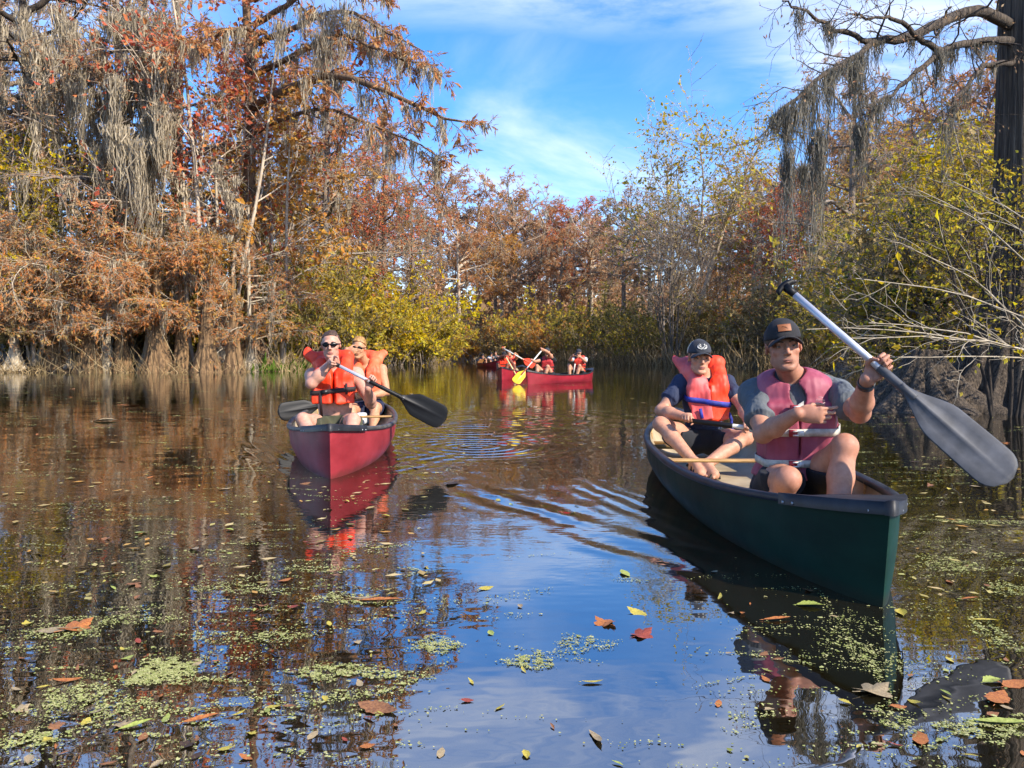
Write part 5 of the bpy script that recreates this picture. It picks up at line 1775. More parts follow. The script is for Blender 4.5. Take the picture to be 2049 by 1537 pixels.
# pale bare shrub reaching in from the right edge
def bare_reach():
    p = Plant(95); rng = p.rng
    org = np.array([6.9, 8.2, 0.1])
    root = np.array([[0, 0, 0]] * 9, float) + rng.normal(size=(9, 3)) * np.array([.25, .4, .05])
    tg = np.array([P(1625, 668, 7.6), P(1660, 700, 7.4), P(1705, 590, 7.8), P(1760, 640, 7.6), P(1800, 500, 8.2), P(1850, 380, 8.6), P(1900, 340, 8.8), P(1780, 715, 7.4), P(1950, 420, 8.6)]) - org
    PT = []
    for a, b in zip(root, tg):
        mid = a * .5 + b * .5 + np.array([.5, 0, .55])
        t = np.linspace(0, 1, 12)[:, None]
        q = (1 - t) ** 2 * a + 2 * t * (1 - t) * mid + t ** 2 * b
        q[1:] += np.cumsum(rng.normal(size=(11, 3)) * .016, 0)
        PT.append(q)
    PT = np.array(PT); RD = taper(np.full(9, .014), 12, .22); p.wood(PT, RD, 6)
    S, D, R, t, pi = spawn(rng, PT, RD, 7, .35, 1.0, 34, 12, flat=.4, ratio=.55)
    L2 = rng.uniform(.35, 1.0, len(S))
    BR = wander(rng, S, D, L2, 7, .15, .02, -.02); RR = taper(np.maximum(R, .0045), 7, .35); p.wood(BR, RR, 4)
    S, D, R, t, pi = spawn(rng, BR, RR, 3, .2, 1.0, 40, 12, flat=.3, ratio=.7)
    TW = wander(rng, S, D, L2[pi] * .4, 4, .2); p.wood(TW, taper(np.full(len(S), .0028), 4, .5), 3)
    P0, T0 = along(rng, TW, 1, .5, 1); k = rng.permutation(len(P0))[:90]
    p.leaf(cards(rng, P0[k], T0[k], .055, .036, .8, .6))
    return place(p.meshes('bare_reach'), dict(trunk='twig_pale', crown='leaf_gold'), 'bare_shrub', org, 0, 1.0, 'pale bare shrub with a few yellow leaves reaching in from the right edge', 'shrub')


bare_reach()

# --- left: big limb of a cypress reaching far out over the river
def limb_cypress():
    p = Plant(101); rng = p.rng
    org = G0(505, 40.0)
    V, F, ax = fluted(24, .40, 2.0, 1.0, 9, 103, nz=24, na=36)
    p.w.append((V, F))

    def limb(pts, r0, r1, m=14):
        pts = np.array(pts, float) - org
        t = np.linspace(0, 1, len(pts)); tt = np.linspace(0, 1, m)
        Q = np.stack([np.interp(tt, t, pts[:, i]) for i in range(3)], 1)
        for _ in range(2): Q[1:-1] = .25 * Q[:-2] + .5 * Q[1:-1] + .25 * Q[2:]
        return (Q + np.concatenate([np.zeros((1, 3)), np.cumsum(rng.normal(size=(m - 1, 3)) * .05, 0)]))[None], np.linspace(r0, r1, m)[None]
    Ls = [limb([P(508, 215, 40), P(575, 185, 38.4), P(640, 150, 37.0), P(690, 160, 36.0), P(760, 185, 35.0), P(840, 225, 34.0), P(900, 255, 33.4), P(950, 262, 33.0)], .24, .03),
          limb([P(508, 270, 40), P(575, 235, 38.4), P(640, 215, 37), P(710, 240, 36), P(770, 270, 35), P(830, 285, 34.5), P(905, 340, 34)], .12, .02),
          limb([P(508, 150, 40), P(590, 120, 38.4), P(670, 60, 37.5), P(740, 100, 36.5), P(800, 130, 36), P(880, 150, 35.5)], .16, .02),
          limb([P(508, 90, 40), P(590, 60, 38.4), P(680, 20, 37.5), P(740, 40, 37), P(800, 75, 36.5), P(860, 95, 36)], .16, .02),
          limb([P(508, 50, 40), P(580, 10, 38.4), P(650, -50, 38), P(720, -40, 37.5), P(780, 0, 37)], .16, .02),
          limb([P(508, 120, 40), P(520, 60, 37), P(440, 70, 36), P(380, 90, 35)], .16, .03),
          limb([P(508, 0, 40), P(580, -40, 38.4), P(640, -120, 37), P(720, -140, 36), P(800, -100, 35)], .16, .03)]
    for Q, R in Ls: p.wood(Q, R, 8)
    LBm = np.concatenate([x[0] for x in Ls]); LR = np.concatenate([x[1] for x in Ls])
    S, D, R, t, pi = spawn(rng, LBm, LR, 15, .22, 1.0, 52, 14, flat=.6, ratio=.42)
    L2 = rng.uniform(1.2, 2.8, len(S)) * (1.15 - .6 * t)
    BR = wander(rng, S, D, L2, 7, .15, .05, -.10); RR = taper(np.clip(R, .014, .06), 7, .25); p.wood(BR, RR, 4)
    S, D, R, t, pi = spawn(rng, BR, RR, 9, .12, 1.0, 48, 14, flat=.5, ratio=.6)
    L3 = L2[pi] * rng.uniform(.25, .45, len(S))
    TW = wander(rng, S, D, L3, 4, .2, -.06, -.2); p.wood(TW, taper(np.full(len(S), .009), 4, .4), 3)
    P0, T0 = along(rng, TW, 13, .1, 1); p.leaf(cards(rng, P0, T0, .22, .045, .5, .35))
    Q, _ = along(rng, LBm, 9, .1, .98); Q2, _ = along(rng, BR, 1, .2, .9); Q2 = Q2[rng.permutation(len(Q2))[:50]]
    p.moss(moss_strips(rng, np.concatenate([Q, Q2]), 1.2, 34, .15, .02))
    tops = np.array([P(x, y, 36.5) for x, y in [(660, 20), (700, 40), (720, 50), (640, 60), (745, 95), (690, 10), (610, 20), (670, 160), (730, 190), (560, 40)]]) - org
    p.moss(moss_strips(rng, tops, 2.2, 70, .28, .02))
    return place(p.meshes('limb_cypress'), dict(trunk='bark_brown', crown='leaf_russet', moss='moss_grey'), 'cypress_tree', org, 0, 1.0, 'great russet cypress whose heavy limb reaches out over the river at upper left', 'tree')


limb_cypress()


# --- long grey curtains of moss on the two moss-hung cypresses at the left
def curtain(tree, Y, pts, seed, length, strands, spread, width=.024):
    rng = np.random.default_rng(seed)
    S = np.array([P(x + rng.uniform(-8, 8), y + rng.uniform(-8, 8), Y + rng.uniform(-1.0, 1.0)) for x, y in pts])
    V, F = moss_strips(rng, S, length, strands, spread, width)
    V = V - np.array(tree.location); a = -tree.rotation_euler[2]; c_, s_ = math.cos(a), math.sin(a)
    V = np.stack([V[:, 0] * c_ - V[:, 1] * s_, V[:, 0] * s_ + V[:, 1] * c_, V[:, 2]], 1) / tree.scale[0]
    o = link('hanging_moss', mesh_np('hanging_moss', V, F, False), MATS['moss_grey'], tree); o['kind'] = 'stuff'
    # the twigs it hangs from
    tw = wander(rng, S - np.array([.4, 0, -.05]), np.tile([1.0, .1, .1], (len(S), 1)), np.full(len(S), .9), 5, .25)
    V, F = tube_arrays(tw, np.full((len(S), 5), .022), 4)
    V = V - np.array(tree.location); V = np.stack([V[:, 0] * c_ - V[:, 1] * s_, V[:, 0] * s_ + V[:, 1] * c_, V[:, 2]], 1) / tree.scale[0]
    o = link('moss_twigs', mesh_np('moss_twigs', V, F), MATS['bark_grey'], tree); o['kind'] = 'stuff'


crng = random.Random(3)
curtain(MOSSY, 35.8, [(crng.uniform(190, 340), 140 + 190 * crng.random()) for _ in range(16)], 12, 3.2, 90, .24)
curtain(MOSSY, 36.5, [(crng.uniform(165, 345), 20 + 270 * crng.random() ** 1.2) for _ in range(46)] + [(285, 190), (300, 210), (318, 200), (205, 250), (210, 300), (265, 300)], 7, 2.3, 80, .26)
curtain(MOSSY, 37.0, [(crng.uniform(180, 520), 330 + 170 * crng.random()) for _ in range(26)], 8, 1.3, 50, .22)
curtain(EDGE, 37.0, [(crng.uniform(10, 150), 10 + 180 * crng.random()) for _ in range(26)], 9, 2.0, 70, .24)

# --- left: low drooping orange cypress boughs over the ribbed trunks
LOWM = []


def low_boughs(seed, px, Y, w, lab, crown, top=505, n=16):
    p = Plant(seed); rng = p.rng
    org = G0(px, Y)
    V, F, ax = fluted(9.5, .16, 3.0, .7, 9, seed, nz=22, na=36, top=.3)
    p.w.append((V, F))
    az = rng.uniform(-2.9, -.2, n); zt = rng.uniform(1.5, 6.4, n)
    S = np.stack([np.zeros(n), np.zeros(n), zt], 1); D = np.stack([np.cos(az) * 1.25, np.sin(az), rng.uniform(-.05, .35, n)], 1)
    L = w * rng.uniform(.6, 1.15, n)
    LBm = wander(rng, S, D, L, 9, .10, .02, -.09); LR = taper(np.full(n, .05), 9, .2); p.wood(LBm, LR, 5)
    S, D, R, t, pi = spawn(rng, LBm, LR, 10, .15, 1.0, 45, 14, flat=.65, ratio=.5)
    L2 = L[pi] * .38 * (1.1 - .5 * t)
    BR = wander(rng, S, D, L2, 6, .16, .0, -.08); RR = taper(np.maximum(R, .010), 6, .35); p.wood(BR, RR, 4)
    S, D, R, t, pi = spawn(rng, BR, RR, 7, .15, 1.0, 48, 14, flat=.5, ratio=.6)
    TW = wander(rng, S, D, L2[pi] * .4, 4, .2, -.05, -.1); p.wood(TW, taper(np.full(len(S), .009), 4, .5), 3)
    P0, T0 = along(rng, TW, 9, .1, 1); p.leaf(cards(rng, P0, T0, .145, .030, .55, .25))
    Q, _ = along(rng, LBm, 3, .2, .9); p.moss(moss_strips(rng, Q, .9, 26, .14, .018))
    LOWM.append(p.meshes('low_boughs'))
    return place(LOWM[-1], dict(trunk='twig_pale', crown=crown, moss='moss_grey'), 'cypress_tree', org, 0, 1.0, lab, 'tree')


low_boughs(111, 130, 37.5, 4.6, 'low orange cypress drooping over the water at far left', 'leaf_orange')
low_boughs(112, 300, 38.0, 4.2, 'orange cypress drooping over the ribbed trunks', 'leaf_orange')
low_boughs(113, 440, 38.2, 3.6, 'brown orange cypress at the right end of the ribbed trunks', 'leaf_amber', n=13)

for (i, px, Y, rz, s_, cr, lab) in [(0, 30, 36.9, .5, .9, 'leaf_orange', 'pale orange cypress brush cut by the left edge'), (1, 215, 37.2, -.5, .95, 'leaf_orange', 'orange cypress brush between the two leftmost drooping cypresses'),
                                    (2, 375, 37.4, .4, 1.0, 'leaf_orange', 'orange cypress brush just left of the pale maple stems'), (1, 500, 38.6, .9, .85, 'leaf_orange', 'small orange cypress brush left of the olive shrub'), (0, 95, 38.6, -.9, 1.1, 'leaf_rust_grey', 'grey brown cypress brush behind the leftmost orange one')]:
    place(LOWM[i], dict(trunk='twig_pale', crown=cr, moss='moss_grey'), 'cypress_tree', G0(px, Y), rz, s_, lab, 'tree')

# ribbed swamp trunks on the left
RT = 'ribbed buttress trunks at the left waterline'
for i, (px, Y, r, hh) in enumerate([(180, 36.6, .34, 3.0), (245, 36.9, .26, 2.6), (318, 36.4, .40, 3.6), (365, 36.9, .30, 2.8), (415, 36.5, .36, 3.2), (468, 36.8, .28, 2.6), (110, 37.0, .28, 2.6)]):
    V, F, ax = fluted(hh * 1.8, r * .85, 1.5, 1.1, 11 + i % 4, 120 + i, nz=18, na=64, top=.25)
    g = G0(px, Y); g[2] = -.15
    lab = ['broad ribbed swamp trunk leftmost in the lit group', 'narrow ribbed trunk second from left in the lit group', 'widest ribbed swamp trunk in the middle of the left waterline', 'thin ribbed trunk right behind the widest one',
           'ribbed trunk with pale ridges right of the widest one', 'small ribbed trunk at the right end of the lit group', 'shaded ribbed trunk set back at far left'][i]
    o = add_obj('swamp_trunk', V, F, MATS['bark_fluted'], None, (0, 0, 0)); o.location = g
    tag(o, lab, 'tree trunk', RT)

# cypress knees on the right
for i, (px, Y, hh) in enumerate([(1495, 50, .9), (1462, 52, 1.6), (1625, 44, .8), (1650, 43.5, 1.2), (1668, 43, 1.0), (1690, 42, 1.4), (1720, 41, .9), (1745, 40.5, 1.3), (1600, 46, .7)]):
    V, F, ax = fluted(hh, .12, 1.5, .4, 6, 140 + i, nz=8, na=16, top=.25, start=-.3)
    g = G0(px, Y); g[2] = 0
    o = add_obj('cypress_knee', V, F, MATS['bark_dark'], None, (0, 0, 0)); o.location = g
    tag(o, ['low cypress knee right of the young paddler', 'tall dark knee right of the young paddler cap', 'first small knee right of the dark cap', 'second knee from the dark cap', 'third knee from the dark cap', 'tallest knee between cap and raised hand', 'small knee below the paddle shaft', 'knee just left of the raised hand', 'knee half hidden behind the dark cap'][i] + ', in the shallows', 'cypress knee', 'cypress knees along the right bank')

# --- reeds, dead stems and grass at the water's edge; distant woods
def edge_points(rng, n, lo, hi, sel):
    poly = WPOLY
    seg = np.array([(i, np.linalg.norm(poly[i + 1] - poly[i])) for i in range(len(poly) - 1) if sel((poly[i] + poly[i + 1]) / 2)])
    i = rng.choice(seg[:, 0].astype(int), n, p=seg[:, 1] / seg[:, 1].sum())
    t = rng.uniform(0, 1, n)[:, None]
    a, b = poly[i], poly[i + 1]
    d = vnorm(b - a); nn = np.stack([-d[:, 1], d[:, 0]], 1)
    return a + (b - a) * t + nn * rng.uniform(lo, hi, n)[:, None]


def reeds(name, seed, n, lo, hi, sel, H, mat, r, lean, label=None):
    rng = np.random.default_rng(seed)
    Q = edge_points(rng, n, lo, hi, sel)
    S = np.stack([Q[:, 0], Q[:, 1], np.full(n, -.1)], 1)
    D = np.stack([rng.normal(size=n) * lean, rng.normal(size=n) * lean, np.ones(n)], 1)
    L = H * np.exp(.45 * rng.normal(size=n))
    V, F = tube_arrays(wander(rng, S, D, L, 4, .13, -.04), taper(r * np.exp(.3 * rng.normal(size=n)), 4, .4), 3)
    o = add_obj(name, V, F, MATS[mat], None, (0, 0, 0)); o['kind'] = 'stuff'
    return o


lefts = lambda c: c[0] < -8 and 25 < c[1] < 110
rights = lambda c: c[0] > -3 and 30 < c[1] < 110
reeds('dead_stems', 1, 650, -1.6, .5, lambda c: lefts(c) and c[1] < 40, .95, 'reed_tan', .013, .7)
reeds('dead_stems', 2, 1700, -1.6, .3, lambda c: lefts(c) and c[1] >= 40, 1.1, 'reed_tan', .015, .5)
reeds('dead_stems', 3, 4200, -2.0, .4, rights, 1.3, 'reed_tan', .015, .40)
rng = np.random.default_rng(5)
Q = edge_points(rng, 1900, -.9, .35, lambda c: lefts(c) and 38.5 < c[1] < 80)
V, F = cards(rng, np.stack([Q[:, 0], Q[:, 1], np.full(len(Q), .0)], 1), np.tile([0, 0, 1.0], (len(Q), 1)), .38, .07, .5)
o = add_obj('grass', V, F, MATS['grass_green'], None, (0, 0, 0), smooth=False); o['kind'] = 'stuff'
# woods beyond: big ragged masses far behind the rows
rng = np.random.default_rng(6)
pts = []
for (px0, px1, Y0, Y1, top) in [(-400, 760, 66, 95, 12.5), (700, 900, 90, 130, 12), (760, 1000, 112, 128, 7), (840, 1260, 128, 150, 16), (860, 1300, 118, 136, 8), (860, 1300, 118, 136, 6), (780, 1320, 136, 150, 13), (780, 1320, 136, 150, 9), (1200, 1560, 100, 130, 15.5), (1500, 2300, 72, 100, 9.5)]:
    n = int((px1 - px0) * 22)
    px = rng.uniform(px0, px1, n); Y = rng.uniform(Y0, Y1, n)
    x = (px - 1024.5) / FPX * Y
    tp = top * (.66 + .16 * np.sin(x * .55 + Y * .2) + .12 * np.sin(x * 1.3 + 1) + .08 * rng.normal(size=n))
    z = tp * rng.uniform(0.02, 1, n) ** .8
    pts.append(np.stack([x, Y, z], 1))
pts = np.concatenate(pts)
fr_ = pts[:, 1] > 111
V1, F1_ = cards(rng, pts[~fr_], rng.normal(size=pts[~fr_].shape), .75, .30, .9)
V2, F2_ = cards(rng, pts[fr_], rng.normal(size=pts[fr_].shape), 1.15, .60, .9)
V, F = np.concatenate([V1, V2]), np.concatenate([F1_, F2_ + len(V1)])
o = add_obj('distant_woods', V, F, MATS['leaf_rust_grey'], None, (0, 0, 0), smooth=False); o['kind'] = 'stuff'
# ---------------------------------------------------------------- materials of boats and people
surf('skin', (.84, .77, .74, 1), (1.06, 1.04, 1.03, 1), rough=.55, attr='tone', nscale=34, bump=.22, bscale=240, sss=.06, spec=.35)
surf('eye_white', C('#8f867c'), rough=.15)
surf('ash_wood', C('#8d6a3c'), C('#c39a5e'), rough=.45, nscale=18, stretch=(.6, 6, 6), bump=.15, bscale=30)
surf('black_web', C('#141414'), C('#22221f'), rough=.8, nscale=60, bump=.5, bscale=90)
surf('black_plastic', C('#101113'), C('#1b1c1f'), rough=.42, nscale=10, bump=.06, bscale=80)
surf('steel', C('#9a9a98'), rough=.35, metal=1.0)
surf('alu', C('#b6b6bb'), C('#cbcbd0'), rough=.38, metal=.35, nscale=12)
surf('white_shaft', C('#c9c6b8'), C('#dcdacd'), rough=.4, nscale=6)
surf('hull_green', C('#0b211b'), C('#123028'), rough=.42, nscale=3.2, bump=.10, bscale=24, spec=.25, stretch=(1, 1, 2))
surf('hull_red', C('#7a1a26'), C('#a32c3a'), rough=.42, nscale=3.5, bump=.10, bscale=30, stretch=(1, 1, 2), lo=.3, hi=.75)
surf('hull_red_far', C('#7e1724'), C('#9c2433'), rough=.38, nscale=2.5, bump=.06, bscale=20)
surf('canoe_tan', C('#8f7f63'), C('#b3a283'), rough=.6, nscale=4, bump=.15, bscale=40)
surf('rim_black', C('#141416'), C('#2c2c30'), spec=.35, rough=.5, nscale=9, bump=.14, bscale=60)
surf('rim_grey', C('#2a2726'), C('#5b5651'), rough=.5, nscale=14, bump=.2, bscale=60)
surf('paddle_grey', C('#3d3e41'), C('#525357'), spec=.3, rough=.55, nscale=14, bump=.06, bscale=120)
surf('paddle_black', C('#060607'), C('#0e0e0f'), rough=.5, spec=.25, nscale=10)
surf('paddle_yellow', C('#c9a50e'), C('#dab81c'), rough=.4)
surf('paddle_orange', C('#d8401a'), C('#e8552a'), rough=.4)
surf('tee_grey', C('#4c5053'), C('#62676a'), rough=.88, nscale=5, bump=.9, bscale=9, bdist=.05, bdetail=3, bstretch=(1, 1, .45))
surf('tee_navy', C('#1a2238'), C('#27314b'), rough=.88, nscale=6, bump=.9, bscale=9, bdist=.045, bdetail=3, bstretch=(1, 1, .45))
surf('vest_faded', C('#7c2238'), C('#a9596a'), rough=.62, nscale=3.4, bump=.8, bscale=10, bdist=.035, bdetail=2, bstretch=(1, 1, .45), lo=.32, hi=.72)
surf('vest_orange', C('#e0350f'), C('#f0481c'), rough=.55, nscale=4, bump=.8, bscale=10, bdist=.035, bdetail=2, bstretch=(1, 1, .45))
surf('vest_pink', C('#d04a4a'), C('#e36a62'), rough=.6, nscale=4, bump=.8, bscale=10, bdist=.035, bdetail=2, bstretch=(1, 1, .45))
surf('vest_peach', C('#e2552f'), C('#ee7044'), rough=.6, nscale=4, bump=.8, bscale=10, bdist=.035, bdetail=2, bstretch=(1, 1, .45))
surf('vest_red', C('#9b2224'), C('#b8302c'), rough=.6, nscale=5, bump=.25, bscale=13)
surf('vest_redorange', C('#d03020'), C('#e24a30'), rough=.6, nscale=5, bump=.25, bscale=13)
surf('webbing_white', C('#a59c8e'), C('#cfc7b8'), rough=.75, nscale=30, bump=.3, bscale=160)
surf('webbing_black', C('#1b1013'), C('#2a191b'), rough=.75, nscale=30)
surf('webbing_blue', C('#17226e'), C('#22309a'), rough=.7, nscale=30)
surf('shorts_black', C('#0d0f14'), C('#1a1d25'), rough=.85, nscale=6, bump=.4, bscale=16, bdist=.012)
surf('shorts_olive', C('#353625'), C('#4b4c37'), rough=.85, nscale=6, bump=.4, bscale=16, bdist=.012)
surf('shorts_navy', C('#10142a'), C('#1b2140'), rough=.85, nscale=6, bump=.4, bscale=16, bdist=.012)
surf('cap_black', C('#19181b'), C('#2b2a2e'), rough=.9, nscale=14, bump=.3, bscale=120)
surf('cap_charcoal', C('#26282e'), C('#3a3d45'), rough=.9, nscale=14, bump=.3, bscale=120)
surf('cap_cream', C('#b9ae98'), C('#d2c8b2'), rough=.9, nscale=60, bump=.5, bscale=160)
surf('leather', C('#7a4320'), C('#a2622f'), rough=.6, nscale=20, bump=.3, bscale=80)
surf('lens', C('#050506'), rough=.22, spec=.2)
surf('hair_brown', C('#2c1d13'), C('#5d432e'), rough=.6, nscale=90, stretch=(1, 1, .4), bump=.8, bscale=220)
surf('hair_blond', C('#6e4a23'), C('#b98a4c'), rough=.55, nscale=60, stretch=(1, 1, .4), bump=.8, bscale=160)
surf('white_paint', C('#d8d5cc'), rough=.6)
surf('pale_print', C('#c9a7a5'), rough=.7)
surf('buckle_red', C('#8e1c28'), rough=.45)
surf('white_shirt', C('#a9b2ba'), C('#c3c9ce'), rough=.85, nscale=8)
surf('sandal', C('#1d1b18'), C('#34302a'), rough=.8, nscale=30)
surf('watch_steel', C('#8a8c8e'), rough=.3, metal=1.0)
surf('watch_dial', C('#141a22'), rough=.15)
surf('phone', C('#0c0c0e'), rough=.25)
surf('cloth_white', C('#c8c6c0'), rough=.9)


def hull_surface(name, c1, c2, scuff, rough=.42, spec=.3):
    """moulded plastic hull: mottled colour, fine scratches along it, dried silt near the water"""
    m, nt, out = new_mat(name)
    N, L = nt.nodes.new, nt.links.new
    b = N('ShaderNodeBsdfPrincipled'); b.inputs['Specular IOR Level'].default_value = spec
    L(b.outputs[0], out.inputs['Surface'])
    base = ramp(nt, noise(nt, coords(nt, (1, 1, 2)), 3.2, 5), [(.3, C(c1)), (.72, C(c2))])
    sc = ramp(nt, noise(nt, coords(nt, (2.2, 2.2, 60)), 5, 4, .7), [(.63, (0, 0, 0, 1)), (.70, (1, 1, 1, 1))])
    pm = ramp(nt, noise(nt, coords(nt), 2.6, 4), [(.48, (0, 0, 0, 1)), (.62, (.55, .55, .55, 1))])
    mm = N('ShaderNodeMix'); mm.data_type = 'RGBA'; mm.blend_type = 'MULTIPLY'; mm.inputs[0].default_value = 1
    L(sc, mm.inputs[6]); L(pm, mm.inputs[7])
    mx = N('ShaderNodeMix'); mx.data_type = 'RGBA'; L(mm.outputs[2], mx.inputs[0]); L(base, mx.inputs[6]); mx.inputs[7].default_value = C(scuff)
    tc = N('ShaderNodeTexCoord'); sp = N('ShaderNodeSeparateXYZ'); L(tc.outputs['Object'], sp.inputs[0])
    ad = N('ShaderNodeMath'); ad.operation = 'MULTIPLY_ADD'; ad.inputs[1].default_value = .10; L(noise(nt, coords(nt, (1, 1, .4)), 9, 5, .7), ad.inputs[0]); L(sp.outputs['Z'], ad.inputs[2])
    wl = N('ShaderNodeMapRange'); wl.interpolation_type = 'SMOOTHSTEP'; wl.inputs[1].default_value = .115; wl.inputs[2].default_value = .055; wl.inputs[4].default_value = .45; L(ad.outputs[0], wl.inputs[0])
    m2 = N('ShaderNodeMix'); m2.data_type = 'RGBA'; L(wl.outputs[0], m2.inputs[0]); L(mx.outputs[2], m2.inputs[6]); m2.inputs[7].default_value = C('#2e281c')
    L(m2.outputs[2], b.inputs['Base Color'])
    rr_ = N('ShaderNodeMapRange'); rr_.inputs[3].default_value = rough - .1; rr_.inputs[4].default_value = rough + .18; L(noise(nt, coords(nt), 6, 4), rr_.inputs[0]); L(rr_.outputs[0], b.inputs['Roughness'])
    bp = N('ShaderNodeBump'); bp.inputs['Strength'].default_value = .2; bp.inputs['Distance'].default_value = .004; L(noise(nt, coords(nt), 22, 4), bp.inputs['Height']); L(bp.outputs[0], b.inputs['Normal'])
    MATS[name] = m


hull_surface('hull_green', '#081f18', '#0f2f25', '#2e443c', .5, .12)
hull_surface('hull_red', '#721b21', '#962f36', '#ad7472', .45)
SKIN_A, SKIN_B, SKIN_C, SKIN_D = C('#b08068'), C('#bb8b70'), C('#c0937e'), C('#b98a68')
SKIN_DARK = C('#7a4c38')

# ---------------------------------------------------------------- near green canoe
GBOW, GSTERN = (1.287, 2.64), (1.50, 7.05)
green, GW = make_canoe(GBOW, GSTERN, .475, .255, .365, MATS['hull_green'], 'dark green canoe with two paddlers, its bow closest to the viewer', MATS['canoe_tan'], MATS['rim_black'], thw=(.10,), seats=(.44, -.60), seat_z=.145)
gax = nrm(np.array([GBOW[0] - GSTERN[0], GBOW[1] - GSTERN[1], 0]))

# faint worn lettering marks on the stern flank
# ---- man in front
MAN_D = 3.85
h = Human(pel=P(1590, 962, 3.95), face=(-.22, -1, 0), up=(-.035, -.05, 1), head=P(1567, 695, 3.80), hf=(-.16, -1, .03), hu=(-.10, 0, 1), sc=1.03, bulk=1.06, vox=.0060, hsc=1.02)
ptop, ptip = P(1572, 574, 3.62), P(2022, 962, 3.05)
pax = nrm(ptip - ptop)
plen = np.linalg.norm(ptip - ptop)
gl = P(1764, 740, 3.43)
gl = ptop + pax * np.dot(gl - ptop, pax)
h.grip('L', gl, -pax, (-.3, -.88, .25), (.25, -.15, -1), muscle=1.05)
h.grip('R', P(1625, 828, 3.52), (.02, -.15, 1), (.30, .95, .05), (-.35, -.05, -1), curl=LOOSE, thumb=[(.35, .75, .5), (.1, .8, .5), (-.1, .8, .4)], spread=.10)
h.leg('R', P(1530, 1085, 3.80), (-.22, -1, .10))
h.leg('L', P(1668, 1085, 3.42), (.08, -.6, 1))
man = h.body(MATS['skin'], 'man in dark cap and faded red vest raising a paddle in the green canoe', SKIN_A, stubble=C('#6b4a3a'), bare=False, lips='#94594c', jaw=1.05, lids=True)
h.eyes()
h.shirt(MATS['tee_grey'], sleeve=.66, infl=.007)
h.shorts(MATS['shorts_black'], hem=.70)
m = h.sc
R, Fw, U = h.T
# faded red vest: front panels, shoulder straps, open neck and arm holes
vp = [inflate(p, .040) for p in h.torso[:4]] + [rbox(h.q(.075, .118, .22), (.060, .020, .17), h.T, .03, .03), rbox(h.q(-.075, .118, .22), (.060, .020, .17), h.T, .03, .03),
      rbox(h.q(0, -.10, .27), (.12, .012, .17), h.T, .03, .03)]
for g in (1, -1):
    vp += [cone(h.q(g * .100, .112, .36), h.q(g * .108, .045, .495), .050, .042, .02, flat=(nrm(Fw + U * .8), .45)), cone(h.q(g * .108, .045, .495), h.q(g * .105, -.10, .45), .042, .05, .02, flat=(nrm(Fw * .5 + U), .5))]
for g, sd in (('R', 1), ('L', -1)):
    a = h.sh[g]
    vp += [cone(a + R * sd * .050 - U * .075, a + R * sd * .30 - U * .06, .108, .15, .012, op='s'), cone(a + R * sd * .062 + U * .02, a + R * sd * .3, .085, .15, .012, op='s')]
vp += [cone(h.nb + Fw * .04, h.q(0, .20, .385), .085, .004, .008, op='s'), cone(h.nb - U * .02, h.hc, .068, .10, .008, op='s'),
       rbox(h.q(0, .19, .17), (.0035, .045, .22), h.T, .002, .008, op='s'), rbox(h.q(0, .21, .105), (.30, .030, .003), h.T, .002, .010, op='s')]
vest = h.child('life_vest', vp, MATS['vest_faded'], [plane_clip(h.q(0, 0, .035), -U)], (.007, 30, 21))
vb = [p for p in vp[:9]]
fronts = []
for sh_, sp_, sl_ in ((.270, (-60, 240), .0), (.120, (-60, 240), .0), (.392, (15, 97), -.10)):
    h.strap_on(vb, MATS['webbing_white'], sh_, .018, vest, span=sp_, slope=sl_, warp=(.007, 30, 21))
    fronts.append(h.last_front(86))
for f0 in fronts:
    bk = MB(); bk.box(f0 + R * .018 + Fw * .004, h.T, (.019, .007, .017))
    b1 = bk.build('buckle', MATS['buckle_red'], vest, h.pel)
    bk = MB(); bk.box(f0 - R * .016 + Fw * .005, h.T, (.016, .006, .013))
    for dz in (-.010, .010): bk.box(f0 + R * .006 + Fw * .008 + U * dz, h.T, (.014, .006, .0035))
    bk.build('buckle_clip', MATS['white_paint'], b1, h.pel)
# small pale print on the vest's shoulder: two short lines over a curved underline
bk = MB()
def vpt(r_, u_): return h.q(r_, .163, u_)
for i, x0 in enumerate(np.linspace(-.112, -.078, 6)):
    bk.tube([vpt(x0, .418), vpt(x0 + .0022, .428), vpt(x0 + .005, .418)], .0014, 4)
bk.tube([vpt(-.115, .412), vpt(-.095, .405), vpt(-.074, .413)], .0016, 4)
bk.tube([vpt(-.106, .437), vpt(-.085, .440)], .0013, 4)
bk.build('vest_print', MATS['pale_print'], vest, h.pel)
h.cap(MATS['cap_black'], tilt=.04, brim_tilt=.02)
# leather patch
rr, uu = np.linspace(-.030, .030, 9), np.linspace(.034, .068, 6)
G = np.array([[h.cap_point(x, y) for x in rr] for y in uu])
nn = h.capK[1][1]
bk = MB(); bk.grid(G); bk.grid(np.array([[p + nn * .003 for p in G[0]], G[0] - nn * .004])); bk.grid(np.array([G[-1] - nn * .004, G[-1]]))
pt = bk.build('leather_patch', MATS['leather'], h.capK[2], h.pel)
bk = MB(); bk.tube([h.cap_point(-.012, .046) + nn * .001, h.cap_point(-.002, .054) + nn * .001, h.cap_point(.012, .056) + nn * .001], .0012, 4)
bk.build('patch_mark', HAIR('#4a2812'), pt, h.pel)
sidehair = h.hair(MATS['hair_brown'], infl=.002, line=.8)
h.bracelet('watch', 'L', MATS['black_plastic'], off=.035, w=.030, r=.036, face=(.5, .8, .1), fmat=MATS['phone'])

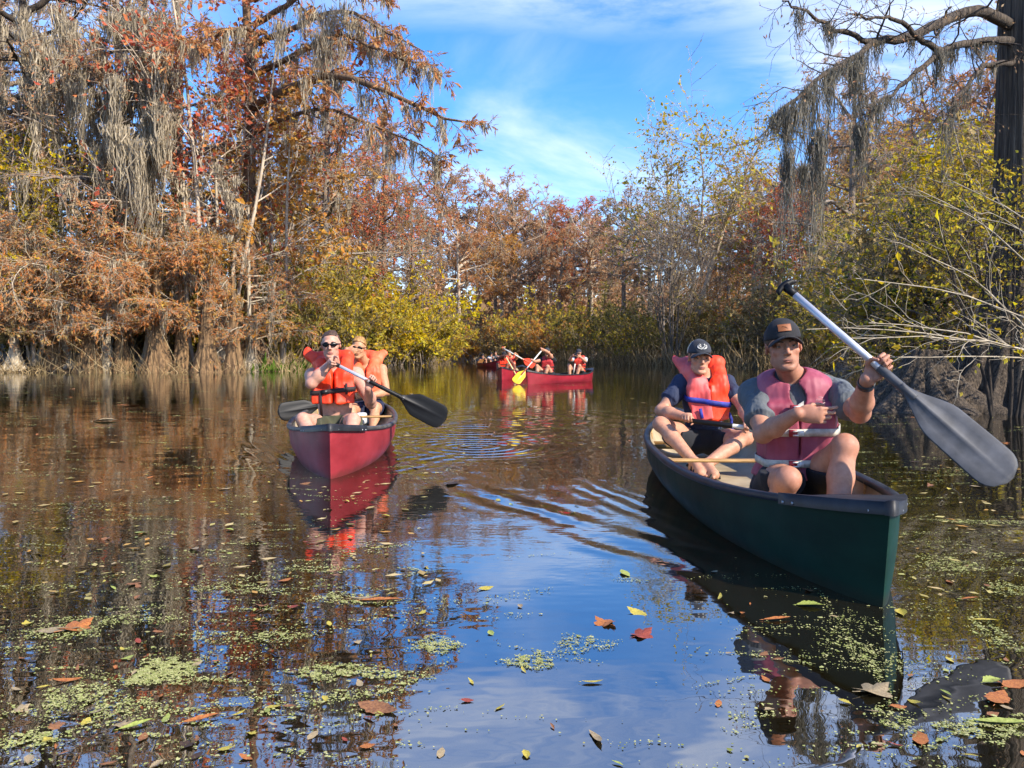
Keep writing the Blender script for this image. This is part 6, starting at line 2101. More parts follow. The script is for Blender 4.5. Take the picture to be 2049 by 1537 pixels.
make_paddle(ptop, ptip, (-.30, -.86, .42), 'raised paddle with silver shaft and wide grey blade held by the man in front', MATS['paddle_grey'], MATS['alu'], sleeve=(plen * .455, plen - .47), grip_mat=MATS['paddle_black'], blade_len=.55, blade_w=.094, sleeve_mat=MATS['paddle_grey'], grip_axis=np.array([1, 0, .35]), shaft_r=.0165)

# ---- boy behind
b = Human(pel=P(1405, 880, 5.75), face=(.06, -1, 0), up=(0, -.06, 1), head=P(1399, 717, 5.62), hf=(.02, -1, -.03), sc=.95, bulk=.95, vox=.0075, hsc=.98)
btop, btip = P(1374, 841, 5.35), P(1690, 880, 5.0)
bax = nrm(btip - btop)
gr = btop + bax * .015
b.grip('R', gr - bax * .01, bax, (.0, -.35, -1) , (-1, .2, -.5), curl=None, rad=.018)
glp = btop + bax * .42
b.grip('L', glp, -bax, (.0, -.25, -1), (1, .2, -.4), rad=.018)
b.leg('R', P(1390, 926, 5.20), (-1.0, -1, .55), toe=(.12, -1, -.1))
b.leg('L', P(1414, 929, 5.16), (1.0, -1, .55), toe=(.22, -1, -.1))
boy = b.body(MATS['skin'], 'young paddler in a navy shirt, antler cap and pink and orange life jacket', SKIN_B, bare=False, jaw=.96, lids=True)
b.eyes()
b.shirt(MATS['tee_navy'], sleeve=.60)
b.shorts(MATS['shorts_black'], hem=.62)
jk = b.keyhole_jacket(MATS['vest_orange'], MATS['webbing_blue'], strap_h=.32, panel_mats=[MATS['vest_pink'], MATS['vest_orange']], twist=(-.16, .0), wing=(1.0, .45), slide=(-.018, .02), drop=.02, buckle=False)
bk = MB(); bk.tube([b.q(-.155, .15, .235), b.q(-.185, .13, .18), b.q(-.19, .12, .12), b.q(-.20, .13, .09)], .011, 6, True, (b.T[1], .3))
bk.build('strap_end', MATS['webbing_blue'], jk, b.pel)
bk = MB(); bk.tube([b.q(.085, .205, .275), b.q(.07, .212, .20)], .012, 6, True, (b.T[1], .4))
bk.build('strap_keeper', MATS['webbing_blue'], jk, b.pel)
b.cap(MATS['cap_charcoal'], tilt=.04, back_mat=MATS['cap_cream'], brim_tilt=.0)
b.hair(MATS['hair_brown'], infl=.003, line=.8)
# antler emblem: two mirrored curling antlers meeting at the skull
nn = b.capK[1][1]
bk = MB()
for g in (-1, 1):
    for path, rd in (([(0.004, .030), (.014, .031), (.026, .034), (.034, .042), (.035, .052), (.028, .060), (.020, .056)], .0030),
                     ([(.022, .036), (.019, .046), (.011, .053)], .0026), ([(.030, .040), (.026, .048)], .0022), ([(.012, .062), (.020, .070), (.014, .056)], .0026),
                     ([(0.003, .030), (.004, .040), (.010, .046)], .0024)):
        bk.tube([b.cap_point(g * x * .95, y) + nn * .001 for x, y in path], rd, 5)
bk.build('antler_emblem', MATS['white_paint'], b.capK[2], b.pel)
b.bracelet('watch', 'L', MATS['watch_steel'], off=.03, w=.022, r=.034, face=(0, -1, .4), fmat=MATS['watch_dial'])
for g in 'RL':
    a = b.an[g]
    td = nrm((.12, -1, -.1) if g == 'R' else (.22, -1, -.1)); sd_ = nrm(np.cross(td, (0, 0, 1)))
    mb = MB()
    sole = [a - td * .065, a + td * .16]
    mb.tube([sole[0] + np.array([0, 0, -.082]), a + td * .04 + np.array([0, 0, -.086]), sole[1] + np.array([0, 0, -.086])], [.032, .042, .036], 10, True, ((0, 0, 1), .28))
    for (u0, h0, w0) in ((.02, -.012, .043), (.065, -.028, .045), (.115, -.048, .046)):
        c0 = a + td * u0
        mb.tube([c0 + sd_ * w0 * math.cos(t) + np.array([0, 0, -.078 + (.078 + h0 + .014) * math.sin(t)]) + td * .02 * math.cos(t) for t in np.linspace(0, PI, 9)], .0095, 6)
    mb.tube([a - td * .045 + sd_ * .036 * math.cos(t) + td * -.02 * math.sin(t) + np.array([0, 0, -.03]) for t in np.linspace(0, PI, 9)], .009, 6)
    mb.build('sandal', MATS['sandal'], b.obj, b.pel)
make_paddle(btop, btip, (0, -.5, 1), 'paddle with black grip and white shaft laid across the lap of the young paddler', MATS['paddle_black'], MATS['white_shaft'], sleeve=(.02, .31), sleeve_mat=MATS['paddle_black'], tgrip=False, blade_len=.45)

# ---------------------------------------------------------------- red canoe on the left
RBOW, RSTERN = (-1.275, 5.38), (-2.03, 9.95)
red, RW = make_canoe(RBOW, RSTERN, .49, .265, .375, MATS['hull_red'], 'red canoe heading towards the viewer with two shirtless paddlers', MATS['canoe_tan'], MATS['rim_grey'], deck_mat=MATS['rim_black'], thw=(-.02,), seats=(.44, -.58), seat_z=.145)
f = Human(pel=P(672, 851, 6.75), face=(.16, -1, 0), up=(-.01, -.04, 1), head=P(662, 691, 6.58), hf=(.13, -1, .0), hu=(-.03, 0, 1), sc=1.0, bulk=1.04, vox=.0075)
ftop, ftip = P(668, 727, 6.38), P(892, 840, 6.55)
fax = nrm(ftip - ftop); fl = np.linalg.norm(ftip - ftop)
f.grip('R', ftop + fax * .0, np.array([.1, -.2, 1]), (.75, -.1, -.35), (-.9, .25, -.8), curl=[(50, 70, 45), (60, 75, 45), (66, 78, 45), (70, 78, 45)], muscle=1.08)
gl = P(742, 766, 6.44); gl = ftop + fax * np.dot(gl - ftop, fax)
f.grip('L', gl, -fax, (.1, -.95, .0), (.45, .0, -1), muscle=1.08)
f.leg('R', P(640, 915, 6.05), (-.5, -.2, .7))
f.leg('L', P(692, 915, 6.02), (.3, -.2, .8))
fman = f.body(MATS['skin'], 'shirtless dark haired man in sunglasses and orange life jacket at the red bow', SKIN_C, jaw=1.03, stubble=C('#8d6552'))
f.hair(MATS['hair_brown'], infl=.006, line=1.4)
f.sunglasses(MATS['lens'])
f.shorts(MATS['shorts_olive'], hem=.72)
f.keyhole_jacket(MATS['vest_orange'], MATS['webbing_black'], strap_h=.32, wing=(1.25, .0), drop=-.01)
f.bracelet('watch', 'R', MATS['watch_steel'], off=.02, w=.022, r=.034)
make_paddle(ftop, ftip, (-.1, -1, .12), 'paddle with silver shaft and black blade held by the man with sunglasses', MATS['paddle_black'], MATS['alu'], sleeve=(fl - .72, fl - .42), sleeve_mat=MATS['paddle_black'], blade_len=.46, blade_w=.105, tgrip=False, grip_mat=MATS['paddle_black'])

k = Human(pel=P(736, 815, 9.05), face=(.10, -1, 0), up=(-.02, -.05, 1), head=P(718, 697, 8.86), hf=(-.06, -1, -.04), hu=(.05, 0, 1), sc=1.0, bulk=.98, vox=.009)
ktop, ktip = P(742, 796, 8.70), P(556, 826, 8.15)
kax = nrm(ktip - ktop)
k.grip('R', P(706, 702, 8.66), (.2, -.1, 1), (.1, .9, -.05), (-1, .1, -.7), curl=LOOSE)
k.grip('L', ktop + kax * .02, kax, (0, -.3, -1), (.8, .3, -.5))
k.leg('R', P(715, 890, 8.4), (-.3, -1, 1))
k.leg('L', P(745, 880, 8.35), (.25, -1, 1.1))
kman = k.body(MATS['skin'], 'blond paddler with sunglasses touching his face behind the man in the orange jacket', SKIN_D)
k.hair(MATS['hair_blond'], infl=.010, line=1.3, top=.006)
k.sunglasses(MATS['lens'])
k.shorts(MATS['shorts_navy'], hem=.66)
k.keyhole_jacket(MATS['vest_peach'], None, wing=(.7, 1.0))
make_paddle(ktop, ktip, (.1, -1, .1), 'paddle with black blade sticking out over the left rim of the red canoe', MATS['paddle_black'], MATS['paddle_black'], tgrip=False, blade_len=.48, blade_w=.10)
mb = MB()
c0 = P(722, 838, 7.9)
mb.box(c0, np.eye(3), (.05, .10, .06)); rag = mb.build('white_bag', MATS['cloth_white'], None, c0)
tag(rag, 'white cloth bag lying in the red canoe behind the front paddler', 'bag')
bv = rag.modifiers.new('b', 'BEVEL'); bv.width = .025; bv.segments = 3

# ---------------------------------------------------------------- far canoes
def far_vest(hm, mat, strap=True):
    R, Fw, U = hm.T
    ps = [inflate(p, .035) for p in hm.torso[:4]] + [rbox(hm.q(g * .075, .115, .24), (.055, .02, .17), hm.T, .03, .03) for g in (1, -1)]
    for g in (1, -1):
        ps += [cone(hm.q(g * .095, .11, .38), hm.q(g * .11, .0, .51), .05, .05, .03), cone(hm.q(g * .11, .0, .51), hm.q(g * .10, -.1, .45), .05, .05, .03)]
    for g, sd in (('R', 1), ('L', -1)):
        a = hm.sh[g]
        ps += [cone(a + R * sd * .04 - U * .06, a + R * sd * .3 - U * .05, .11, .15, .012, op='s')]
    ps += [cone(hm.nb + Fw * .04, hm.q(0, .18, .36), .08, .004, .008, op='s')]
    v = hm.child('life_vest', ps, mat, [plane_clip(hm.q(0, 0, .05), -U)], (.007, 30, 2))
    if strap:
        for hh in (.16, .25):
            hm.belt(MATS['webbing_black'], hh, .016, v, bulge=.172, wid=.20)
    return v


def sit(hm, fx, fy, spread=.11, reach=.42, up=.9):
    f_ = nrm((fx, fy, 0)); sd_ = np.array([f_[1], -f_[0], 0])
    for g, q in (('R', -1), ('L', 1)):
        sgn = 1 if np.dot(sd_, hm.T[0]) > 0 else -1
        a_ = hm.pel + f_ * reach + sd_ * sgn * (1 if g == 'R' else -1) * spread
        a_[2] = .09
        hm.leg(g, a_, f_ * .8 + sd_ * sgn * (1 if g == 'R' else -1) * .25 + np.array([0, 0, up]))


FBOW, FSTERN = (.46, 22.3), (2.62, 25.3)
far1, F1 = make_canoe(FBOW, FSTERN, .46, .25, .40, MATS['hull_red_far'], 'long red canoe seen from its side with a kneeling paddler and a man filming', MATS['canoe_tan'], MATS['rim_black'], detail=False, group=None)
# worn white mark on its flank near the stern
a = Human(pel=P(1097, 750, 23.2), face=(-.25, -1, 0), up=(-.04, -.08, 1), head=P(1095, 705, 23.0), hf=(-.35, -1, -.1), sc=1.0, vox=.014)
at, ab = P(1085, 700, 22.7), P(1030, 766, 22.0)
aax = nrm(ab - at)
a.grip('L', at + aax * .02, np.array([0, -1, .3]), (-.4, -.2, -.6), (1, .2, .4))
a.grip('R', at + aax * .50, -aax, (0, .5, -.8), (-.6, .2, -.6))
sit(a, -0.584, -0.811)
a.body(MATS['skin'], 'paddler with dark cap and dark red vest swinging a yellow paddle', SKIN_B, brows=False, bare=False)
a.shirt(MATS['shorts_black'], sleeve=.35); a.shorts(MATS['shorts_black'])
far_vest(a, MATS['vest_red']); a.cap(MATS['cap_charcoal'], brim_tilt=-.2)
make_paddle(at, ab, (-.2, -1, .1), 'paddle with bright yellow blade dipping between the two far red canoes', MATS['paddle_yellow'], MATS['white_shaft'], sleeve=(.80, 1.12), sleeve_mat=HAIR('#7e1a18'), blade_len=.55, blade_w=.14, tgrip=False, shaft_r=.02)
c = Human(pel=P(1160, 747, 24.6), face=(-.35, -1, 0), up=(0, -.03, 1), head=P(1158, 707, 24.5), hf=(-.5, -1, -.03), sc=1.0, vox=.014)
ph = P(1152, 712, 24.15)
c.grip('R', ph + np.array([-.05, 0, 0]), (0, -.2, 1), (.9, .2, 0), (-1, .1, -.8), curl=LOOSE)
c.grip('L', ph + np.array([.06, 0, -.02]), (0, -.2, 1), (-.9, .2, 0), (1, .1, -.8), curl=LOOSE)
sit(c, -0.584, -0.811)
c.body(MATS['skin'], 'man with grey cap and pale shirt filming at the stern of the long red canoe', SKIN_B, brows=False, bare=False)
c.shirt(MATS['white_shirt']); c.shorts(MATS['shorts_black']); far_vest(c, MATS['vest_redorange']); c.cap(MATS['cap_charcoal'], brim_tilt=-.1)
mb = MB(); mb.box(ph, frame(nrm((-.4, -1, 0)), (0, 0, 1)), (.042, .006, .078))
o = mb.build('phone', MATS['phone'], None, ph); bv = o.modifiers.new('b', 'BEVEL'); bv.width = .004; bv.segments = 2
tag(o, 'black phone held up by the man in the pale shirt', 'phone')
ct, cb = P(1151, 726, 23.9), P(1147, 757, 24.0)
make_paddle(ct, np.array([cb[0] - .02, cb[1], cb[2] - .02]), (0, -1, 0), 'paddle with white shaft propped between the knees of the filming man', MATS['paddle_black'], MATS['white_shaft'], tgrip=False, blade_len=.2, blade_w=.05, shaft_r=.02)

EBOW, ESTERN = (-.34, 26.2), (.40, 30.4)
far2, F2 = make_canoe(EBOW, ESTERN, .47, .26, .42, MATS['hull_red_far'], 'red canoe coming bow first beside the long red canoe', MATS['canoe_tan'], MATS['rim_black'], detail=False)
d = Human(pel=P(1009, 743, 27.5), face=(-.05, -1, 0), up=(-.02, -.06, 1), head=P(1009, 711, 27.3), hf=(0, -1, -.12), sc=1.0, vox=.015)
dt, db = P(1012, 714, 26.9), P(1034, 753, 26.7)
dax = nrm(db - dt)
d.grip('R', dt, np.array([0, -1, .2]), (.3, -.1, -.9), (-1, .1, .2))
d.grip('L', dt + dax * .55, -dax, (-.4, .5, -.3), (.9, .2, -.5))
sit(d, -0.17, -0.98)
d.body(MATS['skin'], 'paddler with black cap and orange vest leaning over a pale paddle, far off', SKIN_DARK, brows=False)
d.shorts(MATS['shorts_olive']); far_vest(d, MATS['vest_orange']); d.cap(MATS['cap_black'])
make_paddle(dt, db + dax * .35, (0, -1, 0), 'paddle with pale yellow shaft held down beside the bow first red canoe', MATS['paddle_black'], HAIR('#c9c48a'), tgrip=False, blade_len=.42, blade_w=.1, shaft_r=.024)
e = Human(pel=P(1022, 741, 29.2), face=(-.1, -1, 0), up=(.02, -.06, 1), head=P(1019, 706, 29.0), hf=(-.1, -1, 0), sc=1.0, vox=.016)
et, eb = P(1005, 696, 28.4), P(1070, 732, 28.2)
eax = nrm(eb - et)
e.grip('R', et + eax * .05, np.array([0, -1, .3]), (.3, .2, -.9), (-1, .2, .4))
e.grip('L', et + eax * .52, -eax, (0, .6, -.6), (1, .2, -.2))
sit(e, -0.17, -0.98)
e.body(MATS['skin'], 'paddler behind with an orange vest and an outstretched arm swinging an orange paddle', SKIN_D, brows=False)
e.shorts(MATS['shorts_navy']); far_vest(e, MATS['vest_redorange'], False); e.hair(MATS['hair_brown'])
make_paddle(et, eb, (-.1, -1, .2), 'paddle with bright orange blade raised above the far red canoes', MATS['paddle_orange'], MATS['white_shaft'], grip_mat=MATS['paddle_orange'], blade_len=.52, blade_w=.15, shaft_r=.024)

HBOW, HSTERN = (-.92, 49.5), (-2.35, 53.0)
far3, F3 = make_canoe(HBOW, HSTERN, .47, .27, .46, MATS['hull_red_far'], 'small red canoe farthest away near the dark bank', MATS['canoe_tan'], MATS['rim_black'], detail=False)
for (px, py, Y, hat, shirt, lab) in ((992, 707, 50.6, None, MATS['tee_grey'], 'paddler without a hat in a dull shirt in the farthest red canoe'),
                                     (983, 709, 51.4, MATS['cap_black'], MATS['white_shirt'], 'paddler with black hat and white shirt in the farthest red canoe'),
                                     (966, 712, 52.4, MATS['cap_black'], MATS['shorts_navy'], 'paddler in a dark blue shirt at the left end of the farthest red canoe')):
    z = Human(pel=P(px, py, Y) + np.array([0, .1, -.66]), face=(-.3, -1, 0), up=(0, -.05, 1), head=P(px, py, Y), hf=(-.3, -1, -.05), vox=.02)
    hw = P(px, py, Y)
    z.grip('R', hw + np.array([-.18, -.45, -.35]), (0, -1, .2), (0, 0, -1), (-1, .2, -.4))
    z.grip('L', hw + np.array([.12, -.42, -.22]), (0, -1, .2), (0, 0, -1), (1, .2, -.4))
    sit(z, .38, -.92)
    z.body(MATS['skin'], lab, SKIN_B, brows=False, bare=False)
    z.shirt(shirt); z.shorts(MATS['shorts_black'])
    if hat: z.cap(hat)
    else: z.hair(MATS['hair_brown'])
make_paddle(P(977, 712, 51.6), P(957, 728, 51.6), (0, -1, 0), 'paddle with wooden brown blade held out left of the farthest red canoe', HAIR('#8a5a26'), HAIR('#8a6a3a'), blade_len=.5, blade_w=.14, tgrip=False, shaft_r=.03)
# ---------------------------------------------------------------- floating leaves and duckweed
def two_tone(name, h1, h2): return surf(name, C(h1), C(h2), rough=.55, nscale=18, bump=.3, bscale=60, bdist=.003, lo=.3, hi=.7)


two_tone('float_brown', '#5f3a20', '#9a6a40'); two_tone('float_orange', '#7d4420', '#b87436'); two_tone('float_yellow', '#8a7a26', '#bfae4a')
two_tone('float_tan', '#7d6a4c', '#a8946f'); two_tone('float_red', '#6a2a1c', '#9a4a34'); two_tone('float_green', '#76802e', '#a5aa56'); two_tone('float_dark', '#241a12', '#4a3520')
FL = ['float_brown', 'float_orange', 'float_yellow', 'float_tan', 'float_red', 'float_green', 'float_dark']
lrng = np.random.default_rng(77)


def leaf_mesh(kind, seed):
    """a curled floating leaf about 1 unit long, midrib along x"""
    rs = np.random.RandomState(seed)
    cu, tw = rs.uniform(-.25, .35), rs.uniform(-.3, .3)
    if kind == 'maple':
        a = np.linspace(0, 2 * PI, 41)[:-1]
        lob = .34 + .20 * np.abs(np.cos(2.5 * (a))) ** 1.6 * (.75 + .25 * np.cos(a)) + .03 * rs.normal(size=40)
        rim = np.stack([lob * np.cos(a), lob * np.sin(a), .16 * lob * np.sin(2 * a + 1) + .22 * lob ** 2], 1)
        V = np.concatenate([[[0, 0, .01]], rim * .55 * np.array([1, 1, 1]) + np.array([0, 0, .01]), rim])
        F3 = np.array([[0, 1 + i, 1 + (i + 1) % 40] for i in range(40)])
        F4 = np.array([[1 + i, 41 + i, 41 + (i + 1) % 40, 1 + (i + 1) % 40] for i in range(40)])
        st = MB(); st.tube([[0, 0, .02], [-.3, .03, .02], [-.62, .06, .04]], .012, 4)
        V2 = np.concatenate(st.v); n = len(V)
        return mesh_np('maple_leaf', np.concatenate([V, V2]), [F3, F4] + [f + n for f in st.f])
    m, n = 13, 5
    t = np.linspace(0, 1, m)
    wd = (.26 if kind == 'oval' else .13) * np.sin(PI * t ** .85) ** .9 * (1 + .08 * rs.normal(size=m))
    G = []
    for i in range(m):
        row = []
        for s in np.linspace(-1, 1, n):
            y = s * wd[i]
            z = cu * abs(y) * 1.1 + .10 * (t[i] - .5) ** 2 * (2.2 if seed % 2 else .6) + tw * y * (t[i] - .5) + .012
            row.append([t[i] - .5, y + .06 * math.sin(3 * t[i] + seed), max(z, .004)])
        G.append(row)
    mb = MB(); mb.grid(np.array(G))
    mb.tube([[-.5, .06 * math.sin(seed), .02], [-.62, .06 * math.sin(seed) + .02, .02]], .010, 4)
    by = {}
    for f in mb.f: by.setdefault(f.shape[1], []).append(f)
    return mesh_np('floating_leaf', np.concatenate(mb.v), [np.concatenate(x) for x in by.values()])


LM = [leaf_mesh('oval', 1), leaf_mesh('oval', 2), leaf_mesh('slim', 3), leaf_mesh('slim', 4), leaf_mesh('maple', 5), leaf_mesh('oval', 6), leaf_mesh('slim', 7)]
for i, me in enumerate(LM): me.materials.append(MATS[FL[i % len(FL)]])


def wpt(px, py):
    """point on the water under a pixel"""
    a, b = (px - 1024.5) / FPX, (768.5 - py) / FPX
    cy, sy = math.cos(PITCH), math.sin(PITCH)
    d = np.array([a, cy + b * sy, -sy + b * cy]); t = -CAMZ / d[2]
    return np.array([0, 0, CAMZ]) + d * t


def in_boat(x, y):
    for (bw, st, B) in ((GBOW, GSTERN, .475), (RBOW, RSTERN, .49), (FBOW, FSTERN, .46), (EBOW, ESTERN, .47), (HBOW, HSTERN, .47)):
        c = (np.array(bw) + np.array(st)) / 2; ax_ = nrm(np.array(bw) - np.array(st)); L_ = np.linalg.norm(np.array(bw) - np.array(st))
        d = np.array([x, y]) - c
        u = d @ ax_; v = d @ np.array([ax_[1], -ax_[0]])
        if abs(u) < L_ / 2 + .06 and abs(v) < B * (1 - min(1, abs(u) / (L_ / 2)) ** 2.5) ** .8 + .05: return True
    return False


def float_leaf(me, mat, p, size, rz, label, group=None, tilt=(0, 0)):
    o = bpy.data.objects.new('floating_leaf', me); COL.objects.link(o)
    o.location = (p[0], p[1], .003); o.rotation_euler = (tilt[0], tilt[1], rz); o.scale = (size, size, size)
    o.material_slots[0].link = 'OBJECT'; o.material_slots[0].material = MATS[mat]
    tag(o, label, 'leaf', group)
    return o


for (px, py, k, mat, size, rz, lab) in [
        (755, 1421, 0, 'float_brown', .112, -.25, 'large light brown leaf lying at the bottom centre left of the cloud reflection'),
        (762, 1203, 3, 'float_orange', .150, -.05, 'long curled orange brown leaf in the reflection below the red bow'),
        (728, 1198, 2, 'float_tan', .10, .2, 'pale narrow leaf touching the long curled one'),
        (1284, 1272, 4, 'float_red', .075, .6, 'red brown maple leaf floating on the blue reflection, right of centre'),
        (1211, 1248, 4, 'float_orange', .080, 2.2, 'orange maple leaf left of the red brown one on the blue reflection'),
        (150, 1258, 4, 'float_orange', .105, 1.1, 'crinkled orange leaf near the left edge between two yellow ones'),
        (120, 1262, 1, 'float_tan', .13, .3, 'tan leaf under the crinkled orange leaf at left'),
        (135, 1362, 2, 'float_orange', .075, .4, 'orange sliver of leaf left of the big green raft'),
        (402, 1440, 3, 'float_orange', .085, .35, 'narrow orange leaf at lower left below the green raft'),
        (272, 1452, 3, 'float_green', .075, .5, 'narrow olive leaf at the bottom left'),
        (1555, 1240, 3, 'float_orange', .10, .1, 'narrow orange leaf in the dark reflection of the green canoe'),
        (1620, 1213, 5, 'float_green', .09, -.3, 'greenish leaf in the dark reflection close to the green hull'),
        (1745, 1385, 4, 'float_tan', .10, .4, 'curled pale brown leaf below the green bow'),
        (1805, 1227, 5, 'float_yellow', .07, 1.2, 'yellow leaf standing at the tip of the green bow'),
        (1970, 1243, 3, 'float_yellow', .09, -.1, 'narrow yellow leaf near the right edge'),
        (1940, 1199, 3, 'float_orange', .07, .0, 'narrow orange leaf near the right edge above the yellow one'),
        (2030, 1370, 1, 'float_orange', .085, .5, 'bright orange leaf cut by the right edge'),
        (1985, 1365, 5, 'float_green', .06, .2, 'green leaf beside the bright orange one at the right edge'),
        (2000, 1400, 0, 'float_orange', .10, .9, 'brown orange leaf below the green one at the right edge'),
        (1798, 1417, 0, 'float_orange', .045, .2, 'small orange oval leaf right of the dark reflection'),
        (1840, 1480, 1, 'float_orange', .07, 1.3, 'yellow orange leaf at the bottom right'),
        (2005, 1448, 3, 'float_green', .13, -.15, 'long green leaf at the bottom right edge'),
        (905, 968, 1, 'float_dark', .16, 1.5, 'upright dark brown leaf right of the black blade reflection'),
        (1395, 918, 4, 'float_dark', .15, .3, 'dark leaf beside a twig left of the green stern'),
        (1185, 1366, 2, 'float_yellow', .06, .1, 'small yellow leaf in the cloud reflection'),
        (935, 1404, 0, 'float_red', .035, .1, 'tiny dark red leaf in the cloud reflection'),
        (1190, 1478, 2, 'float_tan', .07, 1.9, 'pale sliver of leaf at the bottom centre'),
        (210, 843, 5, 'float_tan', .30, .1, 'pale leaf far out at left before the ribbed trunks'),
        (260, 812, 1, 'float_orange', .34, .2, 'orange leaf far out at left before the ribbed trunks')]:
    p_ = wpt(px, py)
    float_leaf(LM[k], mat, p_, size, rz, lab, tilt=(lrng.uniform(-.12, .12), lrng.uniform(-.1, .1)))
LW = dict(float_brown='brown', float_orange='orange', float_yellow='yellow', float_tan='pale tan', float_red='reddish', float_green='green', float_dark='dark')
SW = ['round ended', 'broad', 'narrow', 'slim curled', 'lobed', 'cupped', 'thin']


def leaf_label(mat, i, px, py):
    row = 'far out' if py < 850 else 'level with the red hull' if py < 965 else 'beyond the green raft' if py < 1180 else 'around the green raft' if py < 1370 else 'along the bottom edge'
    col = 'at the left edge' if px < 170 else 'far left' if px < 380 else 'left of the red canoe' if px < 560 else 'below the red canoe' if px < 800 else 'left of the blue reflection' if px < 950 else 'in the middle' if px < 1250 else 'left of the green canoe' if px < 1560 else 'near the green bow' if px < 1830 else 'far right'
    return 'small %s %s leaf %s, %s' % (SW[i], LW[mat], row, col)


n_ = 0
LUSED = set()
while n_ < 225:
    px, py = lrng.uniform(-20, 2070), 770 + 770 * lrng.uniform() ** .8
    blue = 870 < px < 1420 and py > 950
    if blue and lrng.uniform() < .72: continue
    if px < 860 or px > 1780:
        pass
    elif lrng.uniform() < .35: continue
    p_ = wpt(px, py)
    if in_boat(p_[0], p_[1]) or bank_dist(p_[0], p_[1]) > -.3: continue
    sz = .024 * math.exp(.55 * lrng.normal()) * (1 + .12 * max(p_[1] - 3, 0)) + .012
    for _ in range(40):
        i = int(lrng.integers(len(LM)))
        mat = FL[int(lrng.choice(7, p=[.18, .20, .24, .24, .05, .07, .02]))]
        lab_ = leaf_label(mat, i, px, py)
        if lab_ not in LUSED: break
    LUSED.add(lab_)
    if py > 1250: sz = min(sz, .036)
    float_leaf(LM[i], mat, p_, min(sz, .3), lrng.uniform(0, 6.28), lab_, 'small leaves floating on the river', (lrng.uniform(-.22, .22), lrng.uniform(-.2, .2)))
    n_ += 1

# duckweed: tiny fronds in rafts and drifting streaks
leaf_mat('duckweed', [C('#93985a'), C('#a8aa6c'), C('#b6b27c'), C('#9a9564'), C('#80864a')], trans=.1, gain=1.0)


def fronds(P2, size, rng):
    N = len(P2)
    a0 = rng.uniform(0, 6.28, N)
    k = 5
    V = np.zeros((N, k, 3))
    for j in range(k):
        a = a0 + j * 2 * PI / k
        rr_ = size * (1 + .25 * np.cos(2 * (a - a0)))
        V[:, j, 0] = P2[:, 0] + rr_ * np.cos(a); V[:, j, 1] = P2[:, 1] + rr_ * np.sin(a)
        V[:, j, 2] = .0025 + .0018 * rng.uniform(size=N)
    return V.reshape(-1, 3), np.arange(N * k).reshape(N, k)


drng = np.random.default_rng(99)
chunks, sizes = [], []
def raft(px, py, rx, ry, n, core=1.0, rot=0.0):
    """an uneven raft centred under a pixel; rx, ry in metres"""
    c = wpt(px, py)
    n = int(n * 1.35)
    a = drng.uniform(0, 6.28, n); r = np.sqrt(drng.uniform(0, 1, n)) ** core
    r = r * (1 + .25 * np.sin(3 * a + px) + .18 * np.sin(7 * a + py) + .12 * drng.normal(size=n))
    q = np.stack([rx * r * np.cos(a), ry * r * np.sin(a)], 1)
    cs, sn = math.cos(rot), math.sin(rot)
    q = q[(np.sin(q[:, 0] * 150 + px) + np.sin(q[:, 1] * 210 + py) + np.sin((q[:, 0] + q[:, 1]) * 90)) > -1.1 + 0 * q[:, 0]]; n = len(q)
    chunks.append(np.stack([c[0] + q[:, 0] * cs - q[:, 1] * sn, c[1] + q[:, 0] * sn + q[:, 1] * cs], 1))
    sizes.append(np.full(n, .0021) * np.exp(.25 * drng.normal(size=n)) * (1 + .22 * max(c[1] - 2.5, 0)))


raft(322, 1342, .078, .075, 2600, .9)
for (px, py, rx, ry, n) in [(150, 1395, .07, .09, 700), (240, 1415, .08, .06, 500), (60, 1480, .06, .04, 400), (660, 1345, .10, .05, 900), (760, 1350, .07, .03, 350), (870, 1290, .07, .06, 500), (1165, 1290, .09, .07, 420), (1060, 1325, .07, .05, 600),
                            (880, 1297, .05, .05, 300), (700, 1200, .16, .06, 700), (330, 1360, .09, .04, 500), (560, 1275, .08, .04, 300), (1700, 1300, .10, .16, 330), (1760, 1320, .06, .12, 260), (1790, 1440, .05, .09, 260), (1720, 1250, .08, .12, 200),
                            (1900, 1130, .12, .12, 700), (1990, 1270, .05, .16, 500), (1980, 1460, .10, .05, 700), (2020, 1180, .08, .09, 400), (1960, 1045, .25, .05, 500), (250, 1240, .2, .05, 500), (120, 1265, .12, .06, 500), (480, 1180, .18, .06, 450), (640, 1140, .14, .05, 300), (440, 1275, .12, .05, 300)]:
    raft(px, py, rx, ry, n, .8, drng.uniform(-.25, .25))
# thin drifting lines of fronds
for (x0, y0, x1, y1, n) in [(0, 1432, 620, 1262, 420), (60, 1500, 560, 1370, 300), (430, 1330, 1100, 1165, 330), (0, 1300, 330, 1225, 260), (620, 1420, 860, 1345, 160), (520, 1440, 900, 1330, 200), (0, 1180, 420, 1120, 220), (1640, 1180, 1790, 1420, 260), (1850, 1500, 2049, 1430, 200), (300, 1190, 760, 1085, 260), (1830, 1060, 2049, 1150, 200), (40, 1050, 520, 990, 220)]:
    t_ = drng.uniform(0, 1, n)
    Qs = np.array([wpt(x0 + (x1 - x0) * t + drng.normal() * 6, y0 + (y1 - y0) * t + 14 * math.sin(t * 5 + x0) + drng.normal() * 5)[:2] for t in t_])
    chunks.append(Qs); sizes.append(.0024 * np.exp(.3 * drng.normal(size=n)) * (1 + .12 * np.clip(Qs[:, 1] - 2.5, 0, 10)))
m_ = 0
